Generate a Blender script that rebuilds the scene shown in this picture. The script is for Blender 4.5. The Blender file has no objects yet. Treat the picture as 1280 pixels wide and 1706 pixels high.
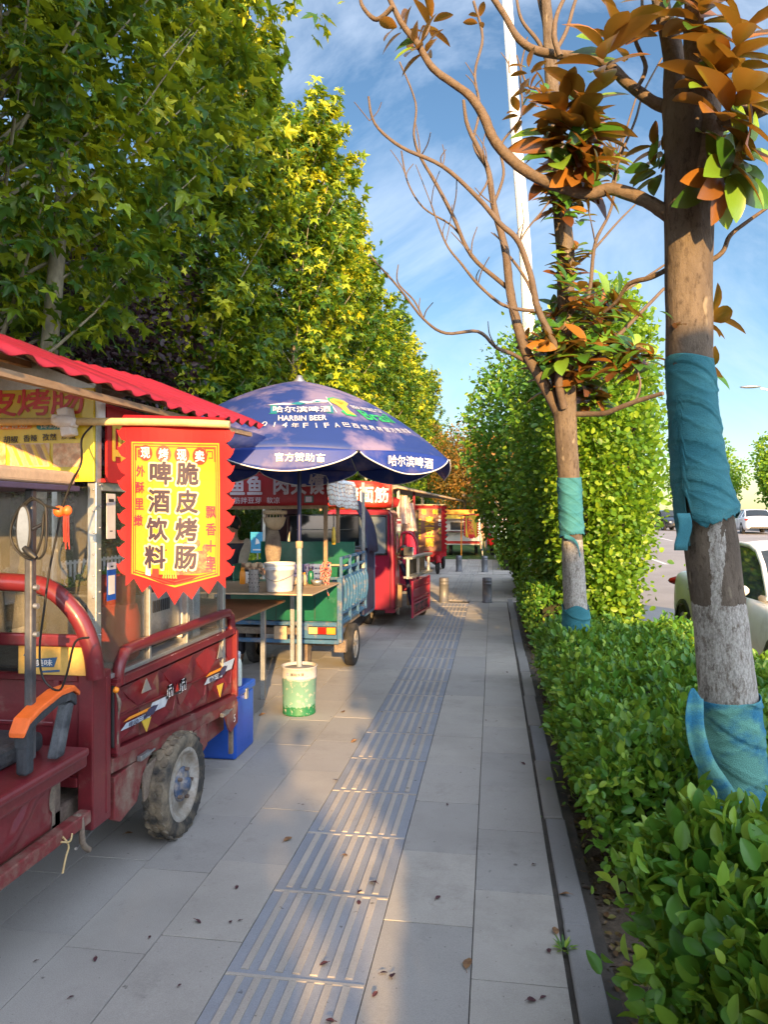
import bpy, math, random
import numpy as np
from mathutils import Vector, Matrix
random.seed(7); np.random.seed(7)
SC = bpy.context.scene
COL = SC.collection
rad = math.radians
# ---------------------------------------------------------------- camera, sky, sun, exposure
CA, SA = math.cos(rad(8.62)), math.sin(rad(8.62))
F, H, HY = 1200.0, 1.6, 858.0          # focal length (photo px), eye height, horizon row
cd = bpy.data.cameras.new('camera'); cam = bpy.data.objects.new('camera', cd); COL.objects.link(cam)
cd.sensor_fit = 'VERTICAL'; cd.sensor_height = 36; cd.sensor_width = 27
cd.lens = F/1706*36
cd.clip_start = .05; cd.clip_end = 3000
cam.location = (0, 0, H); cam.rotation_euler = (rad(90.24), 0, rad(8.62))
SC.camera = cam
SUN_EL, SUN_AZ = 13.5, -76.0           # elevation; azimuth measured from +X towards +Y
wd = bpy.data.worlds.new('World'); SC.world = wd; wd.use_nodes = True
nt = wd.node_tree; N = nt.nodes; L = nt.links
bgn = N['Background']; bgn.inputs[1].default_value = .078
sky = N.new('ShaderNodeTexSky'); sky.sky_type = 'NISHITA'; sky.sun_disc = False
sky.sun_elevation = rad(SUN_EL); sky.sun_rotation = rad(90 - SUN_AZ)
sky.altitude = 0; sky.air_density = 1.0; sky.dust_density = .5; sky.ozone_density = 1.8
tc = N.new('ShaderNodeTexCoord'); mp = N.new('ShaderNodeMapping'); L.new(tc.outputs['Generated'], mp.inputs[0])
mp.inputs['Rotation'].default_value = (rad(20), rad(35), rad(25)); mp.inputs['Scale'].default_value = (1.0, 3.2, 1.5)
nz = N.new('ShaderNodeTexNoise'); nz.inputs['Scale'].default_value = 1.9; nz.inputs['Detail'].default_value = 8
nz.inputs['Roughness'].default_value = .62; nz.inputs['Distortion'].default_value = .8; L.new(mp.outputs[0], nz.inputs[0])
rp = N.new('ShaderNodeValToRGB'); rp.color_ramp.elements[0].position = .47; rp.color_ramp.elements[1].position = .80
L.new(nz.outputs[0], rp.inputs[0])
mxc = N.new('ShaderNodeMix'); mxc.data_type = 'RGBA'
mul = N.new('ShaderNodeMath'); mul.operation = 'MULTIPLY'; mul.inputs[1].default_value = .74
L.new(rp.outputs[0], mul.inputs[0]); L.new(mul.outputs[0], mxc.inputs[0])
L.new(sky.outputs[0], mxc.inputs[6]); mxc.inputs[7].default_value = (5.6, 6.3, 7.4, 1)
# glow added to the sunward half of the sky, behind the camera, to fill shade
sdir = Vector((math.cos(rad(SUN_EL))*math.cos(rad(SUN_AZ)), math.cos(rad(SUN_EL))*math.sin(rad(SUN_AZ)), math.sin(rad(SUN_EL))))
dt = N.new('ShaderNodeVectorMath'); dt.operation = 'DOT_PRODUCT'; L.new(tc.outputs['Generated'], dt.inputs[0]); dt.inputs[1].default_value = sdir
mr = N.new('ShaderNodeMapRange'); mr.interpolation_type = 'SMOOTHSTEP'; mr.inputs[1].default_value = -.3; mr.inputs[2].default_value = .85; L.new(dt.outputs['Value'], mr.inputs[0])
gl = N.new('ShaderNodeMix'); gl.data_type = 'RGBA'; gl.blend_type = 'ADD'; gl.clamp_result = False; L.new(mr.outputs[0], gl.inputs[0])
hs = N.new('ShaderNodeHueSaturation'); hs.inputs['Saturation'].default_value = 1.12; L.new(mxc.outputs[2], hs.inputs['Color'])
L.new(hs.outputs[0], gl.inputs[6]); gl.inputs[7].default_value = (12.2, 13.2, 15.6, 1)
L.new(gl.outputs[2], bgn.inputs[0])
sl = bpy.data.lights.new('sun', 'SUN'); sl.energy = 5.0; sl.angle = rad(.6); sl.color = (1, .62, .25)
so = bpy.data.objects.new('sun', sl); COL.objects.link(so)
sdir = Vector((math.cos(rad(SUN_EL))*math.cos(rad(SUN_AZ)), math.cos(rad(SUN_EL))*math.sin(rad(SUN_AZ)), math.sin(rad(SUN_EL))))
so.rotation_euler = sdir.to_track_quat('Z', 'Y').to_euler(); so.location = (8, -30, 12)
vs = SC.view_settings; vs.view_transform = 'Standard'; vs.look = 'None'; vs.gamma = 1; vs.use_curve_mapping = False
vs.exposure = 1.35
SC.cycles.max_bounces = 6; SC.cycles.transparent_max_bounces = 8; SC.cycles.diffuse_bounces = 3
SC.cycles.caustics_reflective = False; SC.cycles.caustics_refractive = False

# ---------------------------------------------------------------- where a line of sight meets a plane
def ray(px, py): r = (px-640)/F; return r*CA-SA, r*SA+CA, (HY-py)/F
def at(px, py, d): a = ray(px, py); return (a[0]*d, a[1]*d, H+a[2]*d)
def rx(px, py, X): a = ray(px, py); return at(px, py, X/a[0])
def ry(px, py, Y): a = ray(px, py); return at(px, py, Y/a[1])
def rz(px, py, Z): a = ray(px, py); return at(px, py, (Z-H)/a[2])

# ---------------------------------------------------------------- materials
def nodes(m): m.use_nodes = True; return m.node_tree.nodes, m.node_tree.links
MATS = {}
def rgba(c): return (c[0], c[1], c[2], 1)
def mat(name, col, rough=.6, metal=0., col2=None, scale=6., lo=.4, hi=.65, grain=.12, gscale=60., bump=.15, bscale=None,
        spec=.5, coat=0., trans=None, dirt=None, dscale=2.5, dlo=.5, dhi=.7, alpha=None, stretch=(1, 1, 1)):
    """noise-mixed paint / fabric / stone: two tones in patches, fine grain, dirt patches, bump"""
    if name in MATS: return MATS[name]
    m = bpy.data.materials.new(name); N, L = nodes(m); b = N['Principled BSDF']
    tc = N.new('ShaderNodeTexCoord'); mp = N.new('ShaderNodeMapping'); mp.inputs['Scale'].default_value = stretch
    L.new(tc.outputs['Object'], mp.inputs[0]); co = mp.outputs[0]
    def noise(s, det=5, ro=.6):
        n = N.new('ShaderNodeTexNoise'); n.inputs['Scale'].default_value = s; n.inputs['Detail'].default_value = det
        n.inputs['Roughness'].default_value = ro; L.new(co, n.inputs[0]); return n.outputs[0]
    def ramp(src, lo, hi):
        r = N.new('ShaderNodeMapRange'); r.inputs[1].default_value = lo; r.inputs[2].default_value = hi; L.new(src, r.inputs[0]); return r.outputs[0]
    def mix(fac, a, c, mode='MIX'):
        x = N.new('ShaderNodeMix'); x.data_type = 'RGBA'; x.blend_type = mode
        if isinstance(fac, float): x.inputs[0].default_value = fac
        else: L.new(fac, x.inputs[0])
        for i, v in ((6, a), (7, c)):
            if isinstance(v, tuple): x.inputs[i].default_value = rgba(v)
            else: L.new(v, x.inputs[i])
        return x.outputs[2]
    c2 = col2 or tuple(v*.8 for v in col)
    c = mix(ramp(noise(scale), lo, hi), tuple(col), tuple(c2))
    g = noise(gscale, 3, .7)
    gr = N.new('ShaderNodeMapRange'); gr.inputs[3].default_value = 1-grain; gr.inputs[4].default_value = 1+grain; gr.inputs[1].default_value = .3; gr.inputs[2].default_value = .7
    L.new(g, gr.inputs[0])
    cc = N.new('ShaderNodeCombineColor'); [L.new(gr.outputs[0], cc.inputs[i]) for i in range(3)]
    c = mix(1.0, c, cc.outputs[0], 'MULTIPLY')
    if dirt:
        df = ramp(noise(dscale, 8, .7), dlo, dhi); c = mix(df, c, tuple(dirt))
        rr = N.new('ShaderNodeMapRange'); rr.inputs[3].default_value = rough; rr.inputs[4].default_value = .85; L.new(df, rr.inputs[0]); L.new(rr.outputs[0], b.inputs['Roughness'])
    else: b.inputs['Roughness'].default_value = rough
    L.new(c, b.inputs['Base Color']); b.inputs['Metallic'].default_value = metal
    b.inputs['Specular IOR Level'].default_value = spec; b.inputs['Coat Weight'].default_value = coat
    if bump:
        bn = N.new('ShaderNodeBump'); bn.inputs['Strength'].default_value = bump; bn.inputs['Distance'].default_value = .01
        L.new(noise(bscale or gscale*.6, 4), bn.inputs['Height']); L.new(bn.outputs[0], b.inputs['Normal'])
    if trans:
        t = N.new('ShaderNodeBsdfTranslucent'); L.new(c, t.inputs[0]); x = N.new('ShaderNodeMixShader'); x.inputs[0].default_value = trans
        L.new(b.outputs[0], x.inputs[1]); L.new(t.outputs[0], x.inputs[2]); L.new(x.outputs[0], N['Material Output'].inputs[0])
    if alpha is not None: b.inputs['Alpha'].default_value = alpha
    MATS[name] = m; return m

def leafmat(name, cols, tcol, trans=.4, rough=.42, back=None):
    """leaf: tone from a per-leaf number, see-through glow when lit from behind, optional other colour underneath"""
    m = bpy.data.materials.new(name); N, L = nodes(m); b = N['Principled BSDF']
    a = N.new('ShaderNodeAttribute'); a.attribute_name = 'tone'
    r = N.new('ShaderNodeValToRGB'); e = r.color_ramp.elements
    while len(e) < len(cols): e.new(.5)
    for i, (p, c) in enumerate(cols): e[i].position = p; e[i].color = rgba(c)
    L.new(a.outputs['Fac'], r.inputs[0]); c = r.outputs[0]
    if back:
        g = N.new('ShaderNodeNewGeometry'); x = N.new('ShaderNodeMix'); x.data_type = 'RGBA'; L.new(g.outputs['Backfacing'], x.inputs[0])
        L.new(c, x.inputs[6]); x.inputs[7].default_value = rgba(back); c = x.outputs[2]
    L.new(c, b.inputs['Base Color']); b.inputs['Roughness'].default_value = rough
    b.inputs['Specular IOR Level'].default_value = .45
    t = N.new('ShaderNodeBsdfTranslucent')
    h = N.new('ShaderNodeMix'); h.data_type = 'RGBA'; h.inputs[0].default_value = .6; L.new(c, h.inputs[6]); h.inputs[7].default_value = rgba(tcol); L.new(h.outputs[2], t.inputs[0])
    x = N.new('ShaderNodeMixShader'); x.inputs[0].default_value = trans
    L.new(b.outputs[0], x.inputs[1]); L.new(t.outputs[0], x.inputs[2]); L.new(x.outputs[0], N['Material Output'].inputs[0])
    return m

# ---------------------------------------------------------------- mesh builder
def wloc(p):
    v = Vector((0, 0, 0))
    while p is not None: v += p.location; p = p.parent
    return v
GL = {}
def glyph(s, off=.012):
    k = (s, off)
    if k in GL: return GL[k]
    c = bpy.data.curves.new('t', 'FONT'); c.body = s; c.offset = off; c.resolution_u = 2
    o = bpy.data.objects.new('t', c); COL.objects.link(o)
    m = o.evaluated_get(bpy.context.evaluated_depsgraph_get()).to_mesh()
    v = np.array([x.co[:2] for x in m.vertices]) if len(m.vertices) else np.zeros((0, 2))
    f = [tuple(p.vertices) for p in m.polygons]
    bpy.data.objects.remove(o); bpy.data.curves.remove(c)
    if len(v):
        x0, x1 = v[:, 0].min(), v[:, 0].max(); y0, y1 = v[:, 1].min(), v[:, 1].max()
        v = (v-[(x0+x1)/2, (y0+y1)/2])/[max(x1-x0, .01), max(y1-y0, .01)]
        asp = (x1-x0)/max(y1-y0, .01)
    else: asp = 1
    GL[k] = (v, f, asp); return GL[k]
def smooth(path, k=6):
    P = [Vector(p) for p in path]
    if len(P) < 3: return P
    out = []
    for i in range(len(P)-1):
        a = P[max(i-1, 0)]; b = P[i]; c = P[i+1]; d = P[min(i+2, len(P)-1)]
        for j in range(k):
            t = j/k; out.append(.5*((2*b)+(c-a)*t+(2*a-5*b+4*c-d)*t*t+(3*b-a-3*c+d)*t**3))
    out.append(P[-1]); return out
class MB:
    def __init__(s): s.V = []; s.F = []; s.M = []; s.S = []; s.m = 0; s.sm = False
    def add(s, v, f, sm=None):
        n = len(s.V); s.V += [tuple(x) for x in v]
        for q in f: s.F.append(tuple(i+n for i in q)); s.M.append(s.m); s.S.append(s.sm if sm is None else sm)
        return s
    def bx(s, x0, x1, y0, y1, z0, z1, rot=None, piv=None):
        v = [(x, y, z) for z in (z0, z1) for x, y in ((x0, y0), (x1, y0), (x1, y1), (x0, y1))]
        if rot is not None:
            c = Vector(piv) if piv else Vector(((x0+x1)/2, (y0+y1)/2, (z0+z1)/2)); v = [tuple(rot @ (Vector(p)-c)+c) for p in v]
        return s.add(v, [(3, 2, 1, 0), (4, 5, 6, 7), (0, 1, 5, 4), (1, 2, 6, 5), (2, 3, 7, 6), (3, 0, 4, 7)], False)
    def beam(s, p, q, w, h, up=(0, 0, 1)):
        p = Vector(p); q = Vector(q); d = (q-p).normalized(); u = Vector(up); a = d.cross(u)
        if a.length < 1e-4: a = d.cross(Vector((0, 1, 0)))
        a.normalize(); b = a.cross(d); v = []
        for c in (p, q):
            for i, j in ((-1, -1), (1, -1), (1, 1), (-1, 1)): v.append(c+a*i*w/2+b*j*h/2)
        return s.add(v, [(3, 2, 1, 0), (4, 5, 6, 7), (0, 1, 5, 4), (1, 2, 6, 5), (2, 3, 7, 6), (3, 0, 4, 7)], False)
    def tube(s, path, r, n=10, k=0, caps=True, amp=0., closed=False):
        P = smooth(path, k) if k else [Vector(p) for p in path]
        m = len(P)
        if isinstance(r, (int, float)): R = [r]*m
        else:
            xs = np.linspace(0, 1, len(r)); R = list(np.interp(np.linspace(0, 1, m), xs, r))
        T = [((P[min(i+1, m-1)]-P[max(i-1, 0)]) if not closed else (P[(i+1) % m]-P[i-1])).normalized() for i in range(m)]
        a = T[0].orthogonal().normalized(); v = []
        for i in range(m):
            a = (a-T[i]*a.dot(T[i])); a.normalize(); b = T[i].cross(a)
            for j in range(n):
                t = 2*math.pi*j/n; rr = R[i]*(1+(random.uniform(-amp, amp) if amp else 0))
                v.append(P[i]+(a*math.cos(t)+b*math.sin(t))*rr)
        f = [(i*n+j, i*n+(j+1) % n, (i+1)*n+(j+1) % n, (i+1)*n+j) for i in range(m-1) for j in range(n)]
        if closed: f += [((m-1)*n+j, (m-1)*n+(j+1) % n, (j+1) % n, j) for j in range(n)]
        s.add(v, f, True)
        if caps and not closed: s.add([v[j] for j in range(n)][::-1], [tuple(range(n))], False); s.add(v[-n:], [tuple(range(n))], False)
        return s
    def lathe(s, prof, c=(0, 0, 0), n=24, axis='z', sm=True, wob=0.):
        v = []
        for r, h in prof:
            for j in range(n):
                t = 2*math.pi*j/n; x, y = r*math.cos(t), r*math.sin(t)
                p = (x, y, h) if axis == 'z' else ((h, x, y) if axis == 'x' else (x, h, y))
                v.append((c[0]+p[0], c[1]+p[1], c[2]+p[2]))
        m = len(prof)
        f = [(i*n+j, i*n+(j+1) % n, (i+1)*n+(j+1) % n, (i+1)*n+j) for i in range(m-1) for j in range(n)]
        if axis == 'y': f = [q[::-1] for q in f]
        return s.add(v, f, sm)
    def prism(s, poly, o, U, V, th):
        """outline poly (u,v) in the plane o,U,V pushed th along U x V"""
        o = Vector(o); U = Vector(U); V = Vector(V); W = U.cross(V).normalized(); n = len(poly)
        a = [o+U*p[0]+V*p[1] for p in poly]; b = [p+W*th for p in a]
        return s.add(a+b, [tuple(range(n))[::-1], tuple(range(n, 2*n))]+[(i, (i+1) % n, n+(i+1) % n, n+i) for i in range(n)], False)
    def quad(s, a, b, c, d): return s.add([a, b, c, d], [(0, 1, 2, 3)])
    def grid(s, fn, nu, nv, sm=True):
        v = [fn(i/nu, j/nv) for j in range(nv+1) for i in range(nu+1)]
        return s.add(v, [(j*(nu+1)+i, j*(nu+1)+i+1, (j+1)*(nu+1)+i+1, (j+1)*(nu+1)+i) for j in range(nv) for i in range(nu)], sm)
    def ball(s, c, r, n=12, sc=(1, 1, 1)):
        def fn(u, w): t = 2*math.pi*u; p = math.pi*(w-.5); return (c[0]+r*sc[0]*math.cos(p)*math.cos(t), c[1]+r*sc[1]*math.cos(p)*math.sin(t), c[2]+r*sc[2]*math.sin(p))
        return s.grid(fn, n, n//2)
    def text(s, t, o, U, V, w, h, off=.012, fn=None):
        """glyphs of t centred on o, w wide and h high along unit U, V; or through fn(u,v); off above .012 thickens by shifted copies"""
        bold = max(0., off-.010)*h*.9; v, f, asp = glyph(t, .002)
        if w is None: w = h*asp
        if fn is None:
            o = Vector(o); U = Vector(U); V = Vector(V); fn = lambda u, v_: o+U*u+V*v_
        a = Vector(fn(0, 0)); nn = (Vector(fn(.01, 0))-a).cross(Vector(fn(0, .01))-a).normalized()
        sh = [(0, 0)] if bold <= 0 else [(0, 0), (bold, 0), (-bold, 0), (0, bold), (0, -bold), (bold*.7, bold*.7), (-bold*.7, -bold*.7), (bold*.7, -bold*.7), (-bold*.7, bold*.7)]
        for k, (dx, dy) in enumerate(sh): s.add([Vector(fn(p[0]*w+dx, p[1]*h+dy))+nn*(k*.00012) for p in v], f, False)
        return s
    def build(s, name, mats, parent=None, bevel=0, solid=0, seg=2):
        me = bpy.data.meshes.new(name); off = wloc(parent) if parent else Vector((0, 0, 0))
        v = np.array(s.V, dtype=float)-np.array(off)
        me.from_pydata(v.tolist(), [], s.F)
        for m in (mats if isinstance(mats, (list, tuple)) else [mats]): me.materials.append(m)
        me.polygons.foreach_set('material_index', s.M); me.polygons.foreach_set('use_smooth', s.S)
        me.update()
        o = bpy.data.objects.new(name, me); COL.objects.link(o)
        if parent: o.parent = parent
        if solid: q = o.modifiers.new('s', 'SOLIDIFY'); q.thickness = solid; q.offset = 0
        if bevel: q = o.modifiers.new('b', 'BEVEL'); q.width = bevel; q.segments = seg; q.limit_method = 'ANGLE'; q.angle_limit = rad(40)
        return o
def tag(o, label=None, cat=None, group=None, kind=None):
    if label: o['label'] = label
    if cat: o['category'] = cat
    if group: o['group'] = group
    if kind: o['kind'] = kind
    return o
def thing(name, label, cat, loc=(0, 0, 0), group=None):
    o = bpy.data.objects.new(name, None); COL.objects.link(o); o.location = loc; o.empty_display_size = .2
    return tag(o, label, cat, group)
def copytree(o, parent=None):
    c = o.copy(); COL.objects.link(c)
    if parent: c.parent = parent
    for ch in [x for x in SC.objects if x.parent == o]: copytree(ch, c)
    return c

# ---------------------------------------------------------------- leaves
def T_plane():
    tips = [(-32, .5), (24, .8), (90, 1.0), (156, .8), (212, .5)]; val = [(-5, .34), (56, .40), (124, .40), (185, .34)]
    allp = sorted([(a, r) for a, r in tips+val]+[(a-10, r*.70) for a, r in tips]+[(a+11, r*.66) for a, r in tips]); v = [(0, .0, 0)]
    for a, r in allp: v.append((r*math.cos(rad(a))*.95, r*math.sin(rad(a))*.85+.12, -.24*r*r+(.07 if r < .45 else 0)+.05*math.sin(a*.11)))
    n = len(v)-1
    return np.array(v), np.array([(0, i, i+1) for i in range(1, n)])
def T_oval(w=.3, fold=.1, curl=.12):
    v = [(0, 0, 0), (0, .5, -.03), (0, 1, -curl)]; f = []
    for s in (-1, 1):
        n = len(v); v += [(s*w*.62, .14, fold*.6), (s*w, .42, fold), (s*w*.86, .70, fold-curl*.4), (s*w*.42, .91, fold*.5-curl*.8)]
        for t in ((0, 1, n), (n, 1, n+1), (n+1, 1, n+2), (n+2, 1, n+3), (n+3, 1, 2)): f.append(t if s < 0 else (t[1], t[0], t[2]))
    return np.array(v), np.array(f)
def T_long(w=.2, curl=.18, fold=.08):
    st = [(0, .15), (.15, .6), (.35, .95), (.55, 1), (.75, .82), (.9, .45), (1, .05)]; v = []
    for y, k in st:
        z = -curl*y*y
        v += [(-w*k, y, z+fold*k), (0, y, z), (w*k, y, z+fold*k)]
    f = []
    for i in range(len(st)-1):
        for j in (0, 1): a = 3*i+j; f += [(a, a+1, a+4), (a, a+4, a+3)]
    return np.array(v), np.array(f)
def T_rhomb(w=.35):
    return np.array([(0, 0, 0), (w, .5, .06), (0, 1, 0), (-w, .5, .06)]), np.array([(0, 1, 2), (0, 2, 3)])
def leaves(name, T, P, Nn, D, S, m, parent, tone=None):
    """one mesh of len(P) leaves: template T scaled S, normal Nn, tip direction D"""
    tv, tf = T; P = np.asarray(P, float); n = len(P)
    D = np.asarray(D, float); Nn = np.asarray(Nn, float)
    D = D/np.linalg.norm(D, axis=1, keepdims=True)
    X = np.cross(D, Nn); X /= (np.linalg.norm(X, axis=1, keepdims=True)+1e-9); Z = np.cross(X, D)
    S = np.broadcast_to(np.asarray(S, float), (n,))
    V = P[:, None, :]+S[:, None, None]*(tv[None, :, 0:1]*X[:, None, :]+tv[None, :, 1:2]*D[:, None, :]+tv[None, :, 2:3]*Z[:, None, :])
    V = V.reshape(-1, 3)-np.array(wloc(parent) if parent else (0, 0, 0))
    k = len(tv); nf = len(tf)
    Fc = (tf[None]+(np.arange(n)*k)[:, None, None]).reshape(-1)
    me = bpy.data.meshes.new(name); me.vertices.add(len(V)); me.vertices.foreach_set('co', V.ravel())
    me.loops.add(len(Fc)); me.loops.foreach_set('vertex_index', Fc.astype(np.int32))
    me.polygons.add(n*nf); me.polygons.foreach_set('loop_start', np.arange(n*nf, dtype=np.int32)*3)
    me.polygons.foreach_set('loop_total', np.full(n*nf, 3, dtype=np.int32))
    at_ = me.attributes.new('tone', 'FLOAT', 'FACE')
    tn = np.random.rand(n) if tone is None else np.asarray(tone)
    at_.data.foreach_set('value', np.repeat(tn, nf).astype(np.float32))
    me.materials.append(m); me.update(calc_edges=True)
    o = bpy.data.objects.new(name, me); COL.objects.link(o)
    if parent: o.parent = parent
    return o
def rnd(n, s=1.): return np.random.normal(0, s, (n, 3))
def unit(a): return a/(np.linalg.norm(a, axis=-1, keepdims=True)+1e-9)
def vnoise(P, f, seed=0):
    """cheap smooth 3-D noise, -1..1"""
    P = np.asarray(P)*f; r = np.zeros(len(P))
    for i in range(4):
        a = np.array([math.sin(seed+i*1.7), math.cos(seed*2+i*2.3), math.sin(seed*3+i*.9)])*1.3*(1+i*.5)
        r += np.sin(P@a+seed*1.3+i*2.1)/(1+i*.5)
    return r/2.4
# ================================================================ ground
m_soil = mat('soil', (.075, .055, .04), .95, col2=(.13, .10, .07), scale=9, gscale=90, grain=.35, bump=.8)
m_joint = mat('joint', (.05, .045, .04), .95, col2=(.09, .075, .06), scale=5, bump=.4)
m_grass = mat('lawn', (.06, .12, .02), .9, col2=(.035, .08, .015), scale=3, gscale=40, grain=.4, bump=.6)
m_asph = mat('asphalt', (.30, .275, .265), .8, col2=(.25, .23, .22), scale=.6, gscale=120, grain=.2, bump=.3)
m_concrete = mat('concrete', (.27, .26, .245), .85, col2=(.22, .21, .2), scale=1.2, gscale=70, grain=.12, bump=.3, dirt=(.17, .15, .13), dscale=1.1, dlo=.55, dhi=.8)
def slabmat(name, c1, c2, dark=.62):
    m = bpy.data.materials.new(name); N, L = nodes(m); b = N['Principled BSDF']
    a = N.new('ShaderNodeAttribute'); a.attribute_name = 'tone'
    tc = N.new('ShaderNodeTexCoord')
    def nz(s, d=6, r=.65):
        n = N.new('ShaderNodeTexNoise'); n.inputs['Scale'].default_value = s; n.inputs['Detail'].default_value = d; n.inputs['Roughness'].default_value = r; L.new(tc.outputs['Object'], n.inputs[0]); return n.outputs[0]
    def mr(x, a0, a1, b0, b1):
        r = N.new('ShaderNodeMapRange'); r.inputs[1].default_value = a0; r.inputs[2].default_value = a1; r.inputs[3].default_value = b0; r.inputs[4].default_value = b1; L.new(x, r.inputs[0]); return r.outputs[0]
    def mx(f, x, y, t='MIX'):
        q = N.new('ShaderNodeMix'); q.data_type = 'RGBA'; q.blend_type = t
        if isinstance(f, float): q.inputs[0].default_value = f
        else: L.new(f, q.inputs[0])
        for i, v in ((6, x), (7, y)):
            if isinstance(v, tuple): q.inputs[i].default_value = rgba(v)
            else: L.new(v, q.inputs[i])
        return q.outputs[2]
    c = mx(a.outputs['Fac'], c1, c2)
    c = mx(mr(nz(260, 2, .8), .35, .65, 0., 1.), c, mx(1.0, c, (.78, .78, .80), 'MULTIPLY'))
    c = mx(mr(nz(1.3, 7), .45, .75, 0., .32), c, (.16, .15, .13))
    c = mx(mr(nz(4.5, 8, .75), .60, .74, 0., .35), c, (.075, .065, .055))
    c = mx(mr(nz(23, 3, .5), .70, .76, 0., .65), c, (.05, .045, .04))
    c = mx(mr(nz(.55, 8, .8), .52, .68, 0., .38), c, (.13, .12, .105))
    c = mx(mr(nz(70, 2, .5), .72, .76, 0., .55), c, (.06, .055, .05))
    L.new(c, b.inputs['Base Color']); L.new(mr(nz(3), .3, .7, .8, .95), b.inputs['Roughness']); b.inputs['Specular IOR Level'].default_value = .25
    bn = N.new('ShaderNodeBump'); bn.inputs['Strength'].default_value = .25; bn.inputs['Distance'].default_value = .004; L.new(nz(150, 3, .7), bn.inputs['Height']); L.new(bn.outputs[0], b.inputs['Normal'])
    return m
m_slab = slabmat('granite_slab', (.47, .44, .39), (.38, .365, .34))
m_slab2 = slabmat('granite_warm', (.52, .47, .41), (.44, .40, .35))
m_tdark = slabmat('tactile_dark', (.33, .35, .385), (.28, .30, .335))
m_kerb = slabmat('kerb_stone', (.27, .28, .30), (.31, .29, .26))
class Slabs:
    def __init__(s): s.V = []; s.F = []; s.T = []; s.M = []
    def box(s, x0, x1, y0, y1, z, h=.012, t=None, m=0, b=.001):
        t = random.random() if t is None else t; n = len(s.V)
        s.V += [(x0, y0, z-h), (x1, y0, z-h), (x1, y1, z-h), (x0, y1, z-h), (x0, y0, z-b), (x1, y0, z-b), (x1, y1, z-b), (x0, y1, z-b),
                (x0+b, y0+b, z), (x1-b, y0+b, z), (x1-b, y1-b, z), (x0+b, y1-b, z)]
        for i in range(4):
            j = (i+1) % 4; s.F += [(n+i, n+j, n+4+j, n+4+i), (n+4+i, n+4+j, n+8+j, n+8+i)]
        s.F.append((n+8, n+9, n+10, n+11)); s.T += [t]*9; s.M += [m]*9
    def build(s, name, mats):
        me = bpy.data.meshes.new(name); me.from_pydata(s.V, [], s.F)
        for m in mats: me.materials.append(m)
        a = me.attributes.new('tone', 'FLOAT', 'FACE'); a.data.foreach_set('value', np.array(s.T, np.float32)); me.polygons.foreach_set('material_index', s.M)
        me.update(); o = bpy.data.objects.new(name, me); COL.objects.link(o); return tag(o, kind='structure')
def roadz(y): return -.15+.65*min(max((y-12)/36, 0), 1)**1.2
# big ground sheet (lawn and earth), rising a little with the road
b = MB(); ys = [-60, -10, 0, 5, 12, 18, 24, 30, 36, 42, 48, 80, 200, 700]
def gz(y): return roadz(y)-.06
b.grid(lambda u, v: (-500+u*1000, ys[int(round(v*13))], gz(ys[int(round(v*13))])), 2, 13, False)
tag(b.build('ground', m_grass), kind='structure')
# paving bed: mortar sheet and every slab
b = MB(); b.quad((-4.4, -3, -.012), (.42, -3, -.012), (.42, 13.45, -.012), (-4.4, 13.45, -.012)); tag(b.build('paving_bed', m_joint), kind='structure')
b = MB(); b.quad((.36, -3, -.03), (2.02, -3, -.03), (2.02, 60, -.03), (.36, 60, -.03)); tag(b.build('planting_soil', m_soil), kind='structure')
s = Slabs(); g = .0019
edges = [-.93-.325*i for i in range(11)]
for i in range(10):
    y = -1.2+random.uniform(0, .6)
    while y < 13.4:
        s.box(edges[i+1]+g, edges[i]-g, max(y, -1.2)+g, min(y+.6, 13.45)-g, random.uniform(-.0012, .0012)); y += .6
for (a, c) in ((-.43, -.077), (-.077, .252)):
    y = -1.2+random.uniform(0, .6)
    if a < -.4: y = 2.83*.99-.6*8+.02
    else: y = 2.51-.6*8
    while y < 13.4:
        s.box(a+g, c-g, y+g, min(y+.6, 13.45)-g, random.uniform(-.0012, .0012)); y += .6
s.build('pavement', [m_slab])
s = Slabs()
for k in range(28):                        # tactile guide strip: dark tiles with seven raised pale bars
    y0 = -.95+k*.565-.02
    if y0 > 13: break
    s.box(-.93+g, -.43-g, y0+g, y0+.565-g, -.001, m=0)
    for j in range(7):
        x = -.93+.5*(j+.5+.5)/8; s.box(x-.0135, x+.0135, y0+.022, y0+.545, .0045, .006, m=1, b=.0012)
    s.box(-.925, -.435, y0+.549, y0+.563, .003, .006, m=1, b=.001)
s.build('tactile_path', [m_tdark, m_slab2])
s = Slabs(); y = -1.
while y < 13.3:
    l = random.choice((.9, 1.0, 1.0, .8)); dx = random.uniform(-.006, .006); s.box(.272+dx, .372+dx, y+.006, y+l-.006, .004+random.uniform(-.004, .004), .05, b=.006); y += l
s.build('kerb_strip', [m_kerb])
# drive across the pavement, then the pavement beyond it
b = MB(); b.quad((-30, 13.45, -.008), (2.0, 13.45, -.008), (2.0, 19.6, -.008), (-30, 19.6, -.008)); tag(b.build('driveway', m_concrete), kind='structure')
s = Slabs()
for i in range(12):                         # pale slab apron across the drive
    x = -3.4+i*.33; y = 13.5
    while y < 19.4: s.box(x+g, x+.33-g, y+g, y+.6-g, -.001); y += .6
s.build('drive_apron', [m_slab2])
s = Slabs()
for x0 in [-4.2+.42*i for i in range(12)]:
    y = 19.6
    while y < 60: s.box(x0+g*2, x0+.42-g*2, y+g*2, y+.9-g*2, .002); y += .9
s.build('far_pavement', [m_slab2])
s = Slabs()
y = 13.6
while y < 58:
    for j in range(6):
        x = -.93+.5*(j+1)/7; s.box(x-.018, x+.018, y+.02, y+.56, .007, .01, m=0, b=.002)
    y += .58
s.build('far_tactile_path', [m_slab])
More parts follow.
